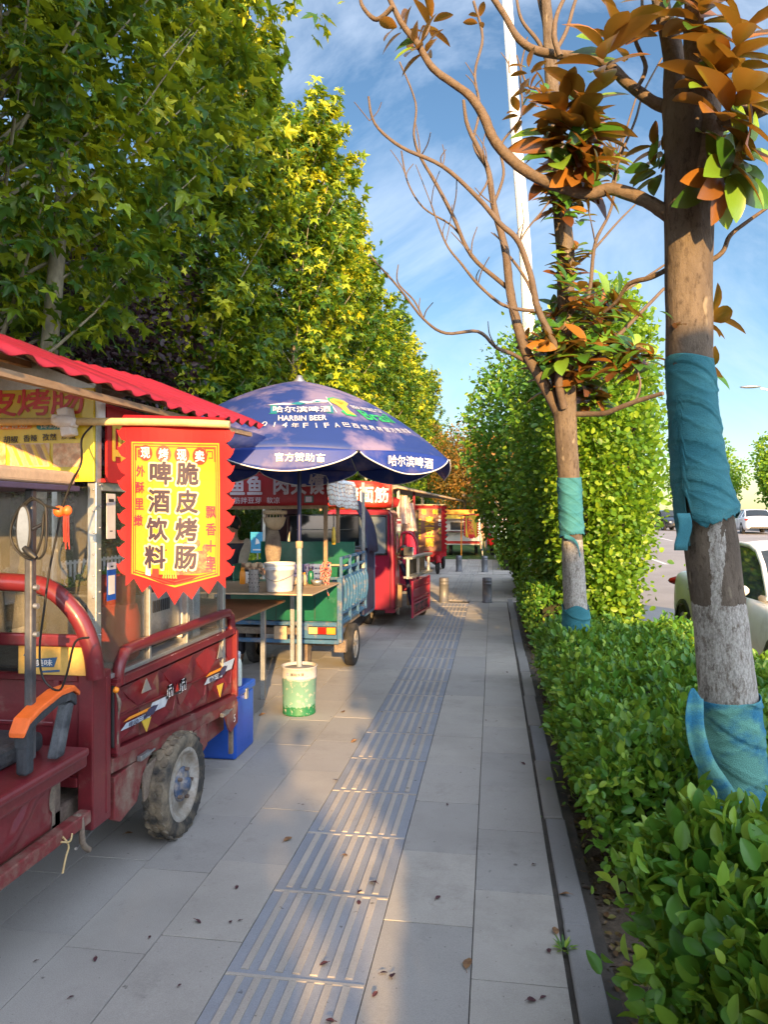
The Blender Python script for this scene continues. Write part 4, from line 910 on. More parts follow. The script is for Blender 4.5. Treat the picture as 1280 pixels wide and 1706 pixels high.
plate('mudguard', [(3.12, .42), (3.30, .44), (3.26, .30), (3.14, .27)], X0-.0, .012, m_mud)
b = MB(); b.text('5', (X0+.0165, 4.27, .345), (0, 1, 0), (0, 0, 1), .028, .045); b.build('stamped_mark', m_inkwht, t)
for (y, z) in ((3.10, .50), (3.52, .455), (4.10, .42)):
    b = MB(); b.bx(X0+.008, X0+.03, y-.05, y+.05, z-.012, z+.012); b.tube([(X0+.03, y-.03, z), (X0+.034, y+.07, z+.008)], .006, 6); b.build('latch', m_steel, t, bevel=.003)
# corner post between cab and bed, hinge recess, tangled wires
b = MB(); b.bx(X0-.06, X0+.008, 2.69, 2.83, .33, .955); b.bx(X0-.055, X0+.012, 2.785, 2.815, .36, .93); b.build('corner_post', m_red, t, bevel=.006)
plate('hinge_pocket', [(2.835, .62), (2.865, .60), (2.885, .80), (2.86, .87), (2.835, .88)], X0+.014, .01, m_black, .001)
b = MB(); [b.tube([(X0+.016, 2.845+.01*k, .87-.02*k), (X0+.03, 2.85+.008*k, .80), (X0+.02, 2.862-.004*k, .72), (X0+.026, 2.85, .63)], .004, 5, 3) for k in range(3)]; b.build('hinge_wires', m_mud, t)
b = MB(); b.ball((X0+.02, 2.845, .86), .014, 10); b.build('side_marker', m_inkorg, t)
# front wall of the bed (faces the camera)
b = MB(); b.bx(-2.75, X0-.06, 2.70, 2.72, .50, .955); b.bx(-2.75, X0-.06, 2.69, 2.70, .925, .955); b.bx(-2.75, X0-.06, 2.685, 2.70, .50, .54); b.bx(X0-.17, X0-.14, 2.69, 2.70, .54, .93)
b.bx(-2.75, X0-.16, 2.692, 2.70, .74, .76); b.build('bed_front_wall', m_red, t, bevel=.004)
b = MB(); b.bx(-2.75, X0-.03, 2.75, 4.28, .50, .53); b.bx(-2.75, -2.72, 2.72, 4.3, .5, .89); b.bx(-2.75, X0-.03, 4.285, 4.31, .45, .89); b.build('bed_floor', m_red, t)
# seat-back hoop
b = MB(); P = [(-2.66, 2.64, .95), (-2.655, 2.64, 1.1), (-2.60, 2.64, 1.24), (-2.48, 2.64, 1.315), (-2.2, 2.64, 1.33), (-1.92, 2.64, 1.33), (-1.76, 2.64, 1.31), (-1.64, 2.645, 1.21), (-1.585, 2.66, 1.08), (-1.575, 2.68, .95)]
b.tube(P, .036, 12, 5); b.build('seat_hoop', m_red, t)
b = MB(); b.beam((-2.62, 2.65, 1.10), (-1.60, 2.65, 1.10), .03, .05); b.build('hoop_crossbar', m_red, t, bevel=.008)
b = MB()
b.bx(-2.56, -1.98, 2.56, 2.64, .93, 1.30); o = b.build('backrest', m_rubber, t, bevel=.03, seg=3)
b = MB(); [b.beam((x, 2.556, .94), (x-.015, 2.556, 1.30), .006, .004) for x in (-2.1, -2.02)]; b.build('piping', m_inkgold, o)
# driver bench, armrest with orange top
b = MB(); b.bx(-2.62, X0+.05, 2.02, 2.60, .665, .70); b.bx(-2.62, X0+.005, 2.02, 2.66, .60, .665); b.build('seat_box', m_red, t, bevel=.012)
b = MB(); b.bx(-2.55, -1.70, 1.95, 2.54, .70, .775); b.build('seat_pad', m_rubber, t, bevel=.025, seg=3)
def loft(name, secs, m, bev=.006, par=None):
    b = MB(); k = len(secs[0]); v = [p for s_ in secs for p in s_]
    f = [(i*k+j, i*k+(j+1) % k, (i+1)*k+(j+1) % k, (i+1)*k+j) for i in range(len(secs)-1) for j in range(k)]
    b.add(v, f+[tuple(range(k))[::-1], tuple(range((len(secs)-1)*k, len(secs)*k))], False); return b.build(name, m, par or t, bevel=bev)
def sec(y, z, w, h, x=-1.59): return [(x-w/2, y, z-h/2), (x+w/2, y, z-h/2), (x+w/2, y, z+h/2), (x-w/2, y, z+h/2)]
ar = loft('armrest', [sec(2.235, .83, .05, .06), sec(2.25, .87, .052, .045), sec(2.30, .892, .052, .036), sec(2.42, .922, .052, .034), sec(2.50, .922, .052, .036), sec(2.54, .895, .046, .045)], m_rubber, .012)
b = MB(); b.bx(-1.612, -1.568, 2.238, 2.285, .71, .86); b.build('armrest_post', m_rubber, t, bevel=.012)
loft('armrest_strut', [[(-1.613, 2.41, .71), (-1.567, 2.41, .71), (-1.567, 2.46, .71), (-1.613, 2.46, .71)], [(-1.613, 2.485, .90), (-1.567, 2.485, .90), (-1.567, 2.525, .89), (-1.613, 2.525, .89)]], m_rubber, .01)
loft('armrest_cap', [sec(2.215, .855, .06, .018), sec(2.245, .897, .064, .022), sec(2.31, .922, .064, .022), sec(2.43, .950, .064, .022), sec(2.51, .948, .064, .022), sec(2.555, .918, .054, .018)], m_orange, .01, ar)
# lower cowl with pressed flames, chassis rail
b = MB()
def cowl(u, v):
    y = 1.5+u*.95; z = .44+v*.24
    w = .012*math.sin((u*9+v*5))*math.sin(v*math.pi)+.010*(math.sin(u*22-v*9) > .55)*math.sin(v*math.pi)
    return (X0-.01+w-.02*(1-v)*.4, y, z)
b.grid(cowl, 60, 20); b.m = 0; o = b.build('lower_cowl', m_red, t, solid=.004)
b = MB(); b.bx(X0-.03, X0+.02, 1.0, 2.66, .38, .43); b.build('chassis_rail', m_redd, t, bevel=.006)
b = MB(); b.bx(X0-.12, X0-.05, 2.47, 2.53, .42, .66); b.bx(X0-.16, X0-.10, 2.58, 2.64, .30, .66); b.build('cab_pillar', m_mud, t, bevel=.005)
b = MB(); b.bx(-2.55, -1.7, 1.3, 4.2, .36, .44); b.build('underframe', m_mud, t, bevel=.01)
b = MB(); b.tube([(X0-.02, 2.60, .42), (X0+.01, 2.60, .42), (X0+.012, 2.61, .32), (X0+.01, 2.66, .27)], .012, 8, 3); b.build('hook', m_mud, t)
b = MB(); b.tube([(X0-.01, 2.60, .30), (-1.75, 3.1, .24), (-1.9, 3.5, .23)], .006, 6); b.build('brake_rod', m_steel, t)
b = MB(); b.tube([(X0+.024, 2.46, .41), (X0+.035, 2.48, .37), (X0+.03, 2.47, .33), (X0+.03, 2.45, .28)], .004, 5, 4); b.tube([(X0+.03, 2.44, .40), (X0+.04, 2.48, .385), (X0+.03, 2.51, .40)], .004, 5, 4); b.build('tied_string', m_bamboo, t)
# wheels and axle
def cartwheel(side, x, y):
    r, w = .25, .115
    b = MB(); n = 48
    prof = [(r*.70, -w*.42), (r*.80, -w*.50), (r*.93, -w*.50), (r*.99, -w*.36), (r*1.0, -w*.12), (r*1.0, w*.12), (r*.99, w*.36), (r*.93, w*.50), (r*.80, w*.50), (r*.70, w*.42)]
    b.lathe(prof, (x, y, r), n, 'x')
    ty = b.build('wheel', m_muddytyre, t)
    b = MB()
    for k in range(26):
        a = k*math.tau/26
        for s, o_ in ((-.30, 0), (0, .5), (.30, 0)):
            aa = a+o_*math.tau/26; c = Vector((x+s*w, y+r*.998*math.cos(aa), r+r*.998*math.sin(aa))); U = Vector((0, -math.sin(aa), math.cos(aa))); R_ = Vector((0, math.cos(aa), math.sin(aa)))
            pts = []
            for j in range(6): q = j*math.tau/6; pts.append(c+Vector((1, 0, 0))*.017*math.cos(q)+U*.024*math.sin(q))
            b.add([p-R_*.004 for p in pts]+[p+R_*.006 for p in pts], [tuple(range(6, 12))]+[(i, (i+1) % 6, 6+(i+1) % 6, 6+i) for i in range(6)], False)
    b.build('tread', m_muddytyre, ty)
    b = MB(); s = side
    b.lathe([(r*.71, w*.43*s), (r*.66, w*.47*s), (r*.62, w*.40*s), (r*.58, w*.22*s), (r*.52, w*.16*s), (r*.50, w*.20*s), (r*.30, w*.26*s), (r*.28, w*.34*s), (.001, w*.36*s)], (x, y, r), 32, 'x'); rim = b.build('rim', mat('muddy_rim', (.42, .40, .36), .6, metal=.2, col2=(.26, .21, .15), scale=9, grain=.15, bump=.3), ty)
    b = MB(); b.lathe([(r*.34, w*.27*s), (r*.33, w*.34*s), (r*.24, w*.38*s), (r*.14, w*.40*s), (r*.13, w*.62*s), (.001, w*.64*s)], (x, y, r), 20, 'x'); b.build('hub', mat('blue_hub', (.05, .09, .17), .6, col2=(.35, .3, .24), scale=20, grain=.2, bump=.3), rim)
    for k in range(5): a = k*math.tau/5; b = MB(); b.lathe([(.009, 0), (.009, .02*s), (.001, .022*s)], (x+w*.36*s, y+r*.29*math.cos(a), r+r*.29*math.sin(a)), 6, 'x', False); b.build('wheel_nut', m_mud, rim)
cartwheel(1, -1.582, 3.43); cartwheel(-1, -2.62, 3.43)
b = MB(); b.tube([(-2.6, 3.43, .25), (-1.62, 3.43, .25)], .035, 12); b.ball((-2.1, 3.43, .25), .1, 12); b.build('axle', m_mud, t)
b = MB()
for k in range(4): b.tube([(-1.74, 2.95+.05*k, .40-.004*k), (-1.74, 3.2, .33-.014*k), (-1.74, 3.43, .30-.014*k), (-1.74, 3.7, .33-.014*k), (-1.74, 3.95-.05*k, .40-.004*k)], .010, 4, 3)
b.build('leaf_spring', m_mud, t)
b = MB(); b.bx(-2.5, -1.66, 4.02, 4.30, .26, .40); b.build('rear_box', m_redd, t, bevel=.01)
b = MB(); b.bx(-1.625, -1.60, 4.27, 4.30, .12, .42); b.build('rear_strut', m_mud, t, bevel=.003)
# --- booth
b = MB()
for (x, y) in ((X0, 2.745), (-2.72, 2.745), (X0, 4.14), (-2.72, 4.14)): b = MB(); b.bx(x-.04 if x > -2 else x, x if x > -2 else x+.04, y-.02, y+.02, .53, 2.14); b.build('corner_upright', m_alu, t, bevel=.003)
for y, w in ((3.20, .02), (3.62, .02)):
    b = MB(); b.bx(X0-.03, X0-.001, y-w/2, y+w/2, .92, 1.74); b.build('window_post', m_alu, t, bevel=.003)
b = MB(); b.bx(X0-.045, X0-.0005, 2.767, 4.118, 1.70, 1.745); b.build('window_head', m_alu, t, bevel=.003)
b = MB(); b.bx(X0-.045, X0-.002, 2.767, 4.118, .905, .925); b.build('window_sill', m_alu, t, bevel=.003)
for (y0, y1, z0) in ((2.77, 3.188, .925), (3.632, 4.115, .925), (3.212, 3.608, 1.30)):
    b = MB(); b.bx(X0-.022, X0-.018, y0, y1, z0, 1.70); b.build('pane', m_acryl, t)
b = MB(); b.bx(-2.68, X0-.042, 2.742, 2.746, .96, 1.715); b.build('front_pane', m_acryl, t)
b = MB(); b.bx(-2.716, -2.712, 2.77, 4.1, .95, 1.7); b.build('far_pane', m_acryl, t)
b = MB()
for k in range(9): b.ball((X0-.012, 2.724, 1.0+.088*k), .005, 8); b.ball((X0+.001, 2.752, 1.02+.088*k), .005, 8)
b.build('rivets', m_steel, t)['kind'] = 'stuff'
# interior: worktop, fryer
b = MB(); b.bx(-2.66, X0-.06, 3.0, 4.1, .885, .915); b.build('worktop', m_steel, t, bevel=.004)
# signs
sg = MB(); sg.bx(-2.735, X0+.004, 2.700, 2.712, 1.735, 2.115); sgn = sg.build('front_sign', m_yellow, t, bevel=.002)
fy = 2.697
b = MB(); S = lambda px, py: Vector(ry(px, py, fy))
def sgtext(s, px0, px1, py0, py1, m, off=.02, h=None):
    a = S(px0, py1); c = S(px1, py0); b.m = m; b.text(s, (a+c)/2, (1, 0, 0), (0, 0, 1), (c-a).x, (c-a).z, off)
sgtext('肠', 84, 138, 646, 690, 0, .035); sgtext('烤', 28, 82, 648, 692, 0, .035); sgtext('皮', -30, 26, 650, 694, 0, .035); sgtext('脆', -92, -36, 650, 696, 0, .035)
for (px0, px1, m, mt, s) in ((60, 127, 1, 3, '馋到掉牙'), (-16, 52, 2, 4, 'Q弹有劲')):
    a = S(px0, 716); c = S(px1, 702); z0, z1 = a.z, c.z; r_ = (z1-z0)/2; pts = []
    for k in range(9): q = -math.pi/2+math.pi*k/8; pts.append((c.x-r_+r_*math.cos(q), (z0+z1)/2+r_*math.sin(q)))
    for k in range(9): q = math.pi/2+math.pi*k/8; pts.append((a.x+r_+r_*math.cos(q), (z0+z1)/2+r_*math.sin(q)))
    b.m = m; b.prism(pts, (0, fy+.002, 0), (1, 0, 0), (0, 0, 1), .003)
    b.m = 3; b.text(s, ((a.x+c.x)/2, fy-.003, (z0+z1)/2), (1, 0, 0), (0, 0, 1), (c.x-a.x)*.80, r_*1.5, .02)
sgtext('沙拉', 101, 126, 721, 732, 5); sgtext('孜然', 70, 93, 722, 734, 5); sgtext('香辣', 38, 61, 724, 736, 5); sgtext('胡椒', 5, 29, 726, 738, 5)
sgtext('健康', 105, 132, 787, 799, 0, .01)
for (px0, px1, m) in ((88, 134, 7), (16, 82, 6), (-52, 9, 7)):
    a = S(px0, 778); c = S(px1, 738); b.m = m; b.add([(a.x, fy-.001, a.z), (c.x, fy-.001, a.z), (c.x, fy-.001, c.z), (a.x, fy-.001, c.z)], [(0, 1, 2, 3)])
a = S(16, 778); c = S(82, 738)
for k in range(8):
    x = a.x+(c.x-a.x)*(k+.5)/8; b.m = 4 if k % 2 else 8; w = (c.x-a.x)/22; b.add([(x+.02-w, fy-.003, a.z+.005), (x+.02+w, fy-.003, a.z+.005), (x-.02+w, fy-.003, c.z-.005), (x-.02-w, fy-.003, c.z-.005)], [(0, 1, 2, 3)])
b.build('lettering', [m_inkred, m_inkteal, m_inkorg, m_inkwht, m_inkgold, m_inkblk, m_photo2, m_photo1, m_tan], sgn)
b = MB(); b.bx(X0+.006, X0+.016, 2.78, 4.15, 1.745, 2.05); b.bx(X0+.0, X0+.02, 2.76, 4.16, 1.735, 1.75); b.bx(X0+.0, X0+.02, 2.76, 4.16, 2.05, 2.06); ss = b.build('side_sign', m_signred, t)
b = MB()
for k, ch in enumerate('啤酒饮料'): b.text(ch, (X0+.018, 2.93+.30*k, 1.90), (0, 1, 0), (0, 0, 1), .22, .235, .035)
b.build('lettering', m_inkgold, ss)
b = MB(); b.prism([(-2.72, 2.116), (X0-.002, 2.116), (X0-.002, 2.125), (-2.15, 2.335), (-2.72, 2.125)], (0, 2.73, 0), (1, 0, 0), (0, 0, 1), .012); b.build('gable_board', m_alu, t, bevel=.002)
# white plastic wrap on the corner, stickers with no codes
b = MB(); b.bx(X0-.0, X0+.03, 2.705, 2.75, 1.97, 2.09); b.build('corner_pad', m_inkwht, t, bevel=.012, seg=3)
b = MB(); b.bx(X0+.001, X0+.003, 2.80, 2.87, 1.50, 1.69); b.m = 1; b.bx(X0+.003, X0+.004, 2.815, 2.855, 1.655, 1.668); b.bx(X0+.003, X0+.004, 2.825, 2.845, 1.53, 1.534); b.build('white_sticker', [m_inkwht, m_inkblk], t)
b = MB(); b.m = 0; b.bx(X0+.001, X0+.003, 2.805, 2.875, 1.24, 1.40); b.m = 1; b.bx(X0+.003, X0+.004, 2.815, 2.865, 1.265, 1.345); b.bx(X0+.003, X0+.004, 2.805, 2.875, 1.37, 1.40); b.m = 2; b.bx(X0+.004, X0+.005, 2.83, 2.85, 1.38, 1.386); b.build('blue_sticker', [m_blueP, m_inkwht, m_inkblk], t)
# wavy red roof sheet
def roofz(x): return 2.115+(x+1.42)*-.40 if x > -2.15 else 2.407-(-2.15-x)*.40
b = MB()
def rf(u, v):
    y = 1.55+u*2.80; x = -1.43-v*1.50; z = roofz(x)-.042+.078*min(max((y-1.95)/2.4, 0), 1)
    ph = y/.155*math.tau; am = .35+.65*min(max((y-2.9)/.9, 0), 1); w = am*(.014*math.sin(ph)+.005*math.sin(ph*2+1))
    big = .014*math.sin(y*3.1+1)+(1-am)*.024*max(0, math.sin(y*7.3+x*.4))**3
    return (x+.012*math.sin(ph+.5)*(v < .02), y, z+w+big-(.012 if v < .02 else 0))
b.grid(rf, 220, 22); b.m = 0; rfo = b.build('roof', [m_roofred, m_roofin], t)
q = rfo.modifiers.new('s', 'SOLIDIFY'); q.thickness = .005; q.offset = -1; q.material_offset = 1
b = MB()
for x in (-1.48, -1.9, -2.4, -2.8): b.beam((x, 1.7, roofz(x)-.115), (x, 4.25, roofz(x)-.045), .03, .025)
b.build('roof_battens', m_wood, t)
# canopy board over the driver, and its post
b = MB(); b.bx(-2.7, X0+.02, 2.02, 2.55, 1.712, 1.765); b.build('canopy_board', m_tan, t, bevel=.014, seg=3)
b = MB(); b.bx(-2.71, X0+.03, 2.01, 2.56, 1.690, 1.711); b.build('canopy_edge', m_navy, t, bevel=.004)
b = MB(); b.bx(-1.630, -1.600, 2.31, 2.34, .74, 1.69); b.build('canopy_post', mat('dark_steel', (.13, .13, .14), .5, metal=.5, col2=(.07, .07, .075), scale=8, bump=.2, dirt=(.2, .17, .13), dlo=.6, dhi=.85), t, bevel=.006)
b = MB(); [b.tube([(-1.60, 2.325, z), (-1.585, 2.325, z)], .010, 8) for z in (1.28, 1.18, 1.345)]; b.build('post_bolts', m_steel, t)['kind'] = 'stuff'
# pole and banner
b = MB(); pz = 1.975
b.tube([(-2.45, 2.66, pz+.01), (-1.8, 2.665, pz+.002), (-1.3, 2.70, pz-.006), (-1.035, 2.735, pz-.016)], .0155, 12, 4, amp=.03); pole = b.build('banner_pole', m_bamboo, t)
b = MB(); c0 = Vector((-1.70, 2.66, pz)); b.bx(c0.x-.05, c0.x+.05, 2.64, 2.69, pz-.018, pz+.022, Matrix.Rotation(.15, 3, 'Y')); b.bx(c0.x-.02, c0.x+.03, 2.645, 2.70, pz-.06, pz+.055, Matrix.Rotation(-.2, 3, 'Y')); b.ball((c0.x, 2.655, pz), .034, 12, (1.6, .9, .8)); b.build('pole_tape', m_inkwht, t, bevel=.008)

def scallop(wd_, ht, n=9, nb=6, depth=.028, drop=.07, seed=0):
    """pennon outline, clockwise, u 0..wd, v 0..-ht: flame-cut sides and a pointed waved foot"""
    r = random.Random(seed); pts = [(-.0, 0)]
    L_ = []
    for i in range(n):
        v = -ht*(i+.55)/n; st = ht/n
        L_ += [(-.004, v+st*.42), (-depth*.35, v+st*.12), (-depth*.75, v-st*.10), (-depth*1.15, v-st*.16), (-depth*.6, v-st*.28), (-depth*.15, v-st*.40)]
    B = []
    for i in range(nb+1):
        u = wd_*i/nb; base = -ht-drop*(1-abs(2*u/wd_-1))
        B += [(u-wd_/nb*.32, base+.004), (u, base-.045), (u+wd_/nb*.26, base-.012)]
    B = [(min(max(p[0], -depth*1.5), wd_+depth*1.5), p[1]) for p in B]
    Rr = [(wd_-p[0], p[1]) for p in L_][::-1]
    return L_, B, Rr
def pennon(par, o, U, W, wd_, ht, m, drop, wav=.008, n=9, nb=6, name='banner', depth=.028, us=1.):
    """hanging cloth: returns object and map(u,v,e)"""
    o = Vector(o); U = Vector(U).normalized(); W = Vector(W).normalized()
    def mp(u, v, e=0.): return tuple(o+U*u*us+Vector((0, 0, v))+W*(e+wav*math.sin(u*16+v*3)+wav*.6*math.sin(v*9+1)+wav*.5*math.sin(v*23+u*8)*math.exp(v*4)))
    L_, B, Rr = scallop(wd_, ht, n, nb, depth, drop)
    b = MB(); out = [(0, .0)]+L_+B+Rr+[(wd_, 0)]
    # fine strips between left and right outlines for the body, then teeth as extra faces
    nv, nu = 40, 12
    for j in range(nv):
        v0, v1 = -ht*j/nv, -ht*(j+1)/nv
        for i in range(nu): b.add([mp(wd_*i/nu, v0), mp(wd_*i/nu, v1), mp(wd_*(i+1)/nu, v1), mp(wd_*(i+1)/nu, v0)], [(0, 1, 2, 3)], True)
    st = ht/n
    for sgn_, u0 in ((-1, 0), (1, wd_)):
        for i in range(n):
            v = -ht*(i+.5)/n; w = [(0, v+st*.5), (depth*.5, v+st*.36), (depth*.95, v+st*.16), (depth*1.35, v+st*.2), (depth*1.1, v-st*.12), (depth*.7, v-st*.36), (0, v-st*.5)]
            q = [mp(u0+sgn_*p[0], p[1]) for p in w]; b.add(q if sgn_ < 0 else q[::-1], [tuple(range(7))], False)
    for i in range(nb*4):
        ua, ub = wd_*i/(nb*4), wd_*(i+1)/(nb*4)
        def bot(u): return -ht-drop*(1-abs(2*u/wd_-1))-.022*(1+math.cos(u/wd_*nb*math.tau))
        b.add([mp(ua, -ht), mp(ua, bot(ua)), mp(ub, bot(ub)), mp(ub, -ht)], [(0, 1, 2, 3)], False)
    ob = b.build(name, m, par); return ob, mp
m_banred = mat('banner_red', (.55, .012, .02), .6, col2=(.46, .010, .018), scale=4, grain=.05, bump=.08, bscale=200, trans=.35)
m_banyel = mat('banner_yellow', (.66, .43, .012), .6, col2=(.44, .42, .03), scale=1.6, lo=.42, hi=.62, grain=.04, bump=.05, trans=.3)
m_inkmaroon = mat('ink_maroon', (.035, .018, .045), .6, grain=.05, bump=0)
bn = thing('hanging_banner', 'red flame-edged banner with yellow field and large dark characters, on the near cart pole', 'banner', (-1.3, 2.7, 1.97))
UU = Vector((.97, .13, -.02)); WW = Vector((.13, -.97, 0)); bo = Vector((-1.462, 2.705, pz-.012)); BW, BH = .46, .605
cl_, mp_ = pennon(bn, bo, UU, WW, BW, BH, m_banred, .07, .006, 9, 6, 'cloth', .032, .88)
b = MB(); a0 = bo+Vector((0, 0, .014)); b.tube([a0-UU*.005, a0+UU*.2+Vector((0, 0, -.002)), a0+UU*.41+Vector((0, 0, -.004))], .026, 14, 5, amp=.03); b.build('sleeve', m_banred, bn)
# yellow field, frame lines
b = MB()
def fld(u0, u1, v0, v1, e, m, n=8):
    b.m = m
    for j in range(n):
        for i in range(4):
            ua, ub = u0+(u1-u0)*i/4, u0+(u1-u0)*(i+1)/4; va, vb = v0+(v1-v0)*j/n, v0+(v1-v0)*(j+1)/n
            b.add([mp_(ua, va, e), mp_(ub, va, e), mp_(ub, vb, e), mp_(ua, vb, e)], [(0, 1, 2, 3)])
fx0, fx1, fv0, fv1 = .028, .432, -.598, -.068
fld(fx0, fx1, fv0, fv1, .002, 0, 14)
b.m = 0; b.add([mp_(fx0, fv0, .002), mp_(BW*.5, fv0-.05, .002), mp_(fx1, fv0, .002)], [(0, 1, 2)])
for k, (ins, wv, m) in enumerate(((.006, .004, 1), (.016, .003, 1))):
    for (ua, ub, va, vb) in ((fx0+ins, fx0+ins+wv, fv0, fv1-ins), (fx1-ins-wv, fx1-ins, fv0, fv1-ins), (fx0+ins, fx1-ins, fv1-ins-wv, fv1-ins)): fld(ua, ub, va, vb, .0035, m, 10)
    b.m = m; M0 = (BW/2, fv0-.05+ins*1.3)
    for s_, e_ in (((fx0+ins, fv0+ins*.8), M0), (M0, (fx1-ins, fv0+ins*.8))): b.add([mp_(s_[0], s_[1], .0035), mp_(e_[0], e_[1], .0035), mp_(e_[0], e_[1]+wv*1.4, .0035), mp_(s_[0], s_[1]+wv*1.4, .0035)], [(0, 1, 2, 3)])
for s_ in (0, 1):       # key-pattern corners
    for (ua, va, ub, vb) in ((.02, -.02, .075, -.024), (.02, -.02, .024, -.075), (.03, -.032, .03+.028, -.036), (.03, -.032, .034, -.062), (.054, -.032, .058, -.05), (.03, -.058, .05, -.062), (.064, -.024, .068, -.042), (.064, -.038, .082, -.042)):
        A_, B_ = (fx0+ua, fx0+ub) if s_ == 0 else (fx1-ub, fx1-ua); fld(A_, B_, fv1+vb, fv1+va, .004, 1, 1)
b.build('printed_field', [m_banyel, m_inkred], bn)
b = MB(); c_ = lambda u, v, e=.005: mp_(u, v, e)
for i, ch in enumerate('现烤现卖'):
    u0, v0 = .095+.082*i, -.112-.003*i; r_ = .034 if i else .031; b.m = 0
    ring = [c_(u0+r_*math.cos(k*math.tau/24), v0+r_*1.02*math.sin(k*math.tau/24), .0045) for k in range(24)]; b.add(ring, [tuple(range(24))])
    b.m = 1; b.text(ch, None, None, None, .042, .044, .035, fn=lambda u, v, u0=u0, v0=v0: c_(u0+u, v0+v, .0065))
for col, (u0, s_) in enumerate(((.165, '啤酒饮料'), (.285, '脆皮烤肠'))):
    for i, ch in enumerate(s_):
        v0 = -.192-.112*i; uu0 = u0-.006*i*(1-col)-.002*i
        b.m = 3; b.text(ch, None, None, None, .104, .098, .085, fn=lambda u, v, a=uu0, v0=v0: c_(a+u, v0+v, .0048))
        b.m = 2; b.text(ch, None, None, None, .094, .088, .050, fn=lambda u, v, a=uu0, v0=v0: c_(a+u, v0+v, .0068))
for i, ch in enumerate('外酥里嫩'): b.m = 4; v0 = -.185-.066*i; b.text(ch, None, None, None, .040, .044, .024, fn=lambda u, v, v0=v0, i=i: c_(.072-.004*i+u, v0+v, .006))
for i, ch in enumerate('飘香十里'): b.m = 4; v0 = -.345-.068*i; b.text(ch, None, None, None, .046, .048, .026, fn=lambda u, v, v0=v0: c_(.392+u, v0+v, .006))
# printed food at the foot: a red heap of sausages, a drink, greens
rs = random.Random(4)
b.m = 5; b.add([c_(.235, -.60, .0040), c_(.40, -.585, .0040), c_(.405, -.53, .0040), c_(.36, -.50, .0040), c_(.29, -.50, .0040), c_(.25, -.54, .0040)], [tuple(range(6))])
for k in range(26): u0, v0 = rs.uniform(.25, .39), rs.uniform(-.59, -.505); b.m = 1 if k % 4 == 0 else 6; s_ = rs.uniform(.002, .006); b.add([c_(u0-s_, v0, .0044), c_(u0, v0-s_, .0044), c_(u0+s_, v0, .0044), c_(u0, v0+s_, .0044)], [(0, 1, 2, 3)])
b.m = 1; b.add([c_(.095, -.60), c_(.12, -.605), c_(.117, -.55), c_(.098, -.55)], [(0, 1, 2, 3)]); b.m = 0; b.add([c_(.125, -.607), c_(.16, -.612), c_(.157, -.575), c_(.128, -.575)], [(0, 1, 2, 3)])
for k in range(6): u0 = .175+.012*k; b.m = 7; b.add([c_(u0, -.612, .0052), c_(u0+.008, -.612, .0052), c_(u0+.012-.004*k, -.565, .0052)], [(0, 1, 2)])
b.m = 5
for (u0, v0, r_) in ((.28, -.485, .020), (.325, -.47, .018), (.37, -.49, .018), (.25, -.50, .015)): b.add([c_(u0+r_*math.cos(k*math.tau/12), v0+r_*math.sin(k*math.tau/12), .0041) for k in range(12)], [tuple(range(12))])
b.build('lettering', [m_inkred, m_inkwht, m_inkmaroon, mat('ink_cream', (.80, .62, .40), .5, bump=0), mat('ink_wine', (.40, .02, .06), .5, bump=0), mat('ink_tomato', (.60, .04, .03), .5, col2=(.7, .15, .05), scale=60, bump=0), m_inkgold, mat('ink_green', (.15, .4, .05), .5, bump=0)], bn)

# things on and in the cart
g = thing('gas_cylinder', 'orange red gas cylinder standing behind the cart side glass', 'gas cylinder', (-1.80, 3.18, .915))
b = MB(); b.lathe([(.001, 0), (.085, 0), (.10, .02), (.105, .06), (.105, .20), (.09, .26), (.05, .285), (.02, .29)], (-1.80, 3.10, .535), 24); b.build('tank', m_gas, g)
b = MB(); b.lathe([(.078, .25), (.08, .32), (.076, .40)], (-1.80, 3.10, .535), 20); b.build('collar', m_gas, g, solid=.006)
b = MB(); b.lathe([(.016, .28), (.016, .35), (.03, .36), (.03, .38), (.01, .385)], (-1.80, 3.10, .535), 12); b.build('valve', m_steel, g)
for ch in g.children: ch.location = (.03, .10, .38)
b = MB(); b.bx(-2.25, -1.72, 3.36, 3.78, .95, 1.20); gr = thing('griddle', 'steel sausage griddle with vent slots inside the cart window', 'griddle', (-2.0, 3.57, .915)); b.build('body', m_steel, gr, bevel=.008)
b = MB(); [b.bx(-1.722, -1.716, 3.46+.022*k, 3.47+.022*k, 1.10, 1.16) for k in range(9)]; b.build('vent_slots', m_black, gr)
b = MB(); b.bx(-2.22, -1.75, 3.40, 3.74, .915, .95); b.build('feet', m_black, gr); b = MB(); b.bx(-2.22, -1.75, 3.38, 3.76, 1.20, 1.215); b.build('hot_plate', m_black, gr, bevel=.003)
g = thing('snack_packets', 'red and white snack packets heaped on the griddle', 'packet', (-1.85, 3.55, 1.215)); rs = random.Random(8)
for k in range(5):
    b = MB(); b.ball((-1.85+rs.uniform(-.08, .08), 3.50+.05*k, 1.24), .035, 8, (1.3, .9, .6)); b.build('packet', m_inkwht if k % 2 else m_signred, g)
g = thing('paper_bag_stack', 'pale blue and white printed carton beside the griddle', 'carton', (-1.70, 3.86, .915)); b = MB(); b.bx(-1.80, -1.66, 3.82, 3.92, .915, 1.22); o = b.build('box', m_inkwht, g, bevel=.004); b = MB(); b.bx(-1.659, -1.657, 3.835, 3.905, .98, 1.15); b.build('label_patch', m_stripe, o)
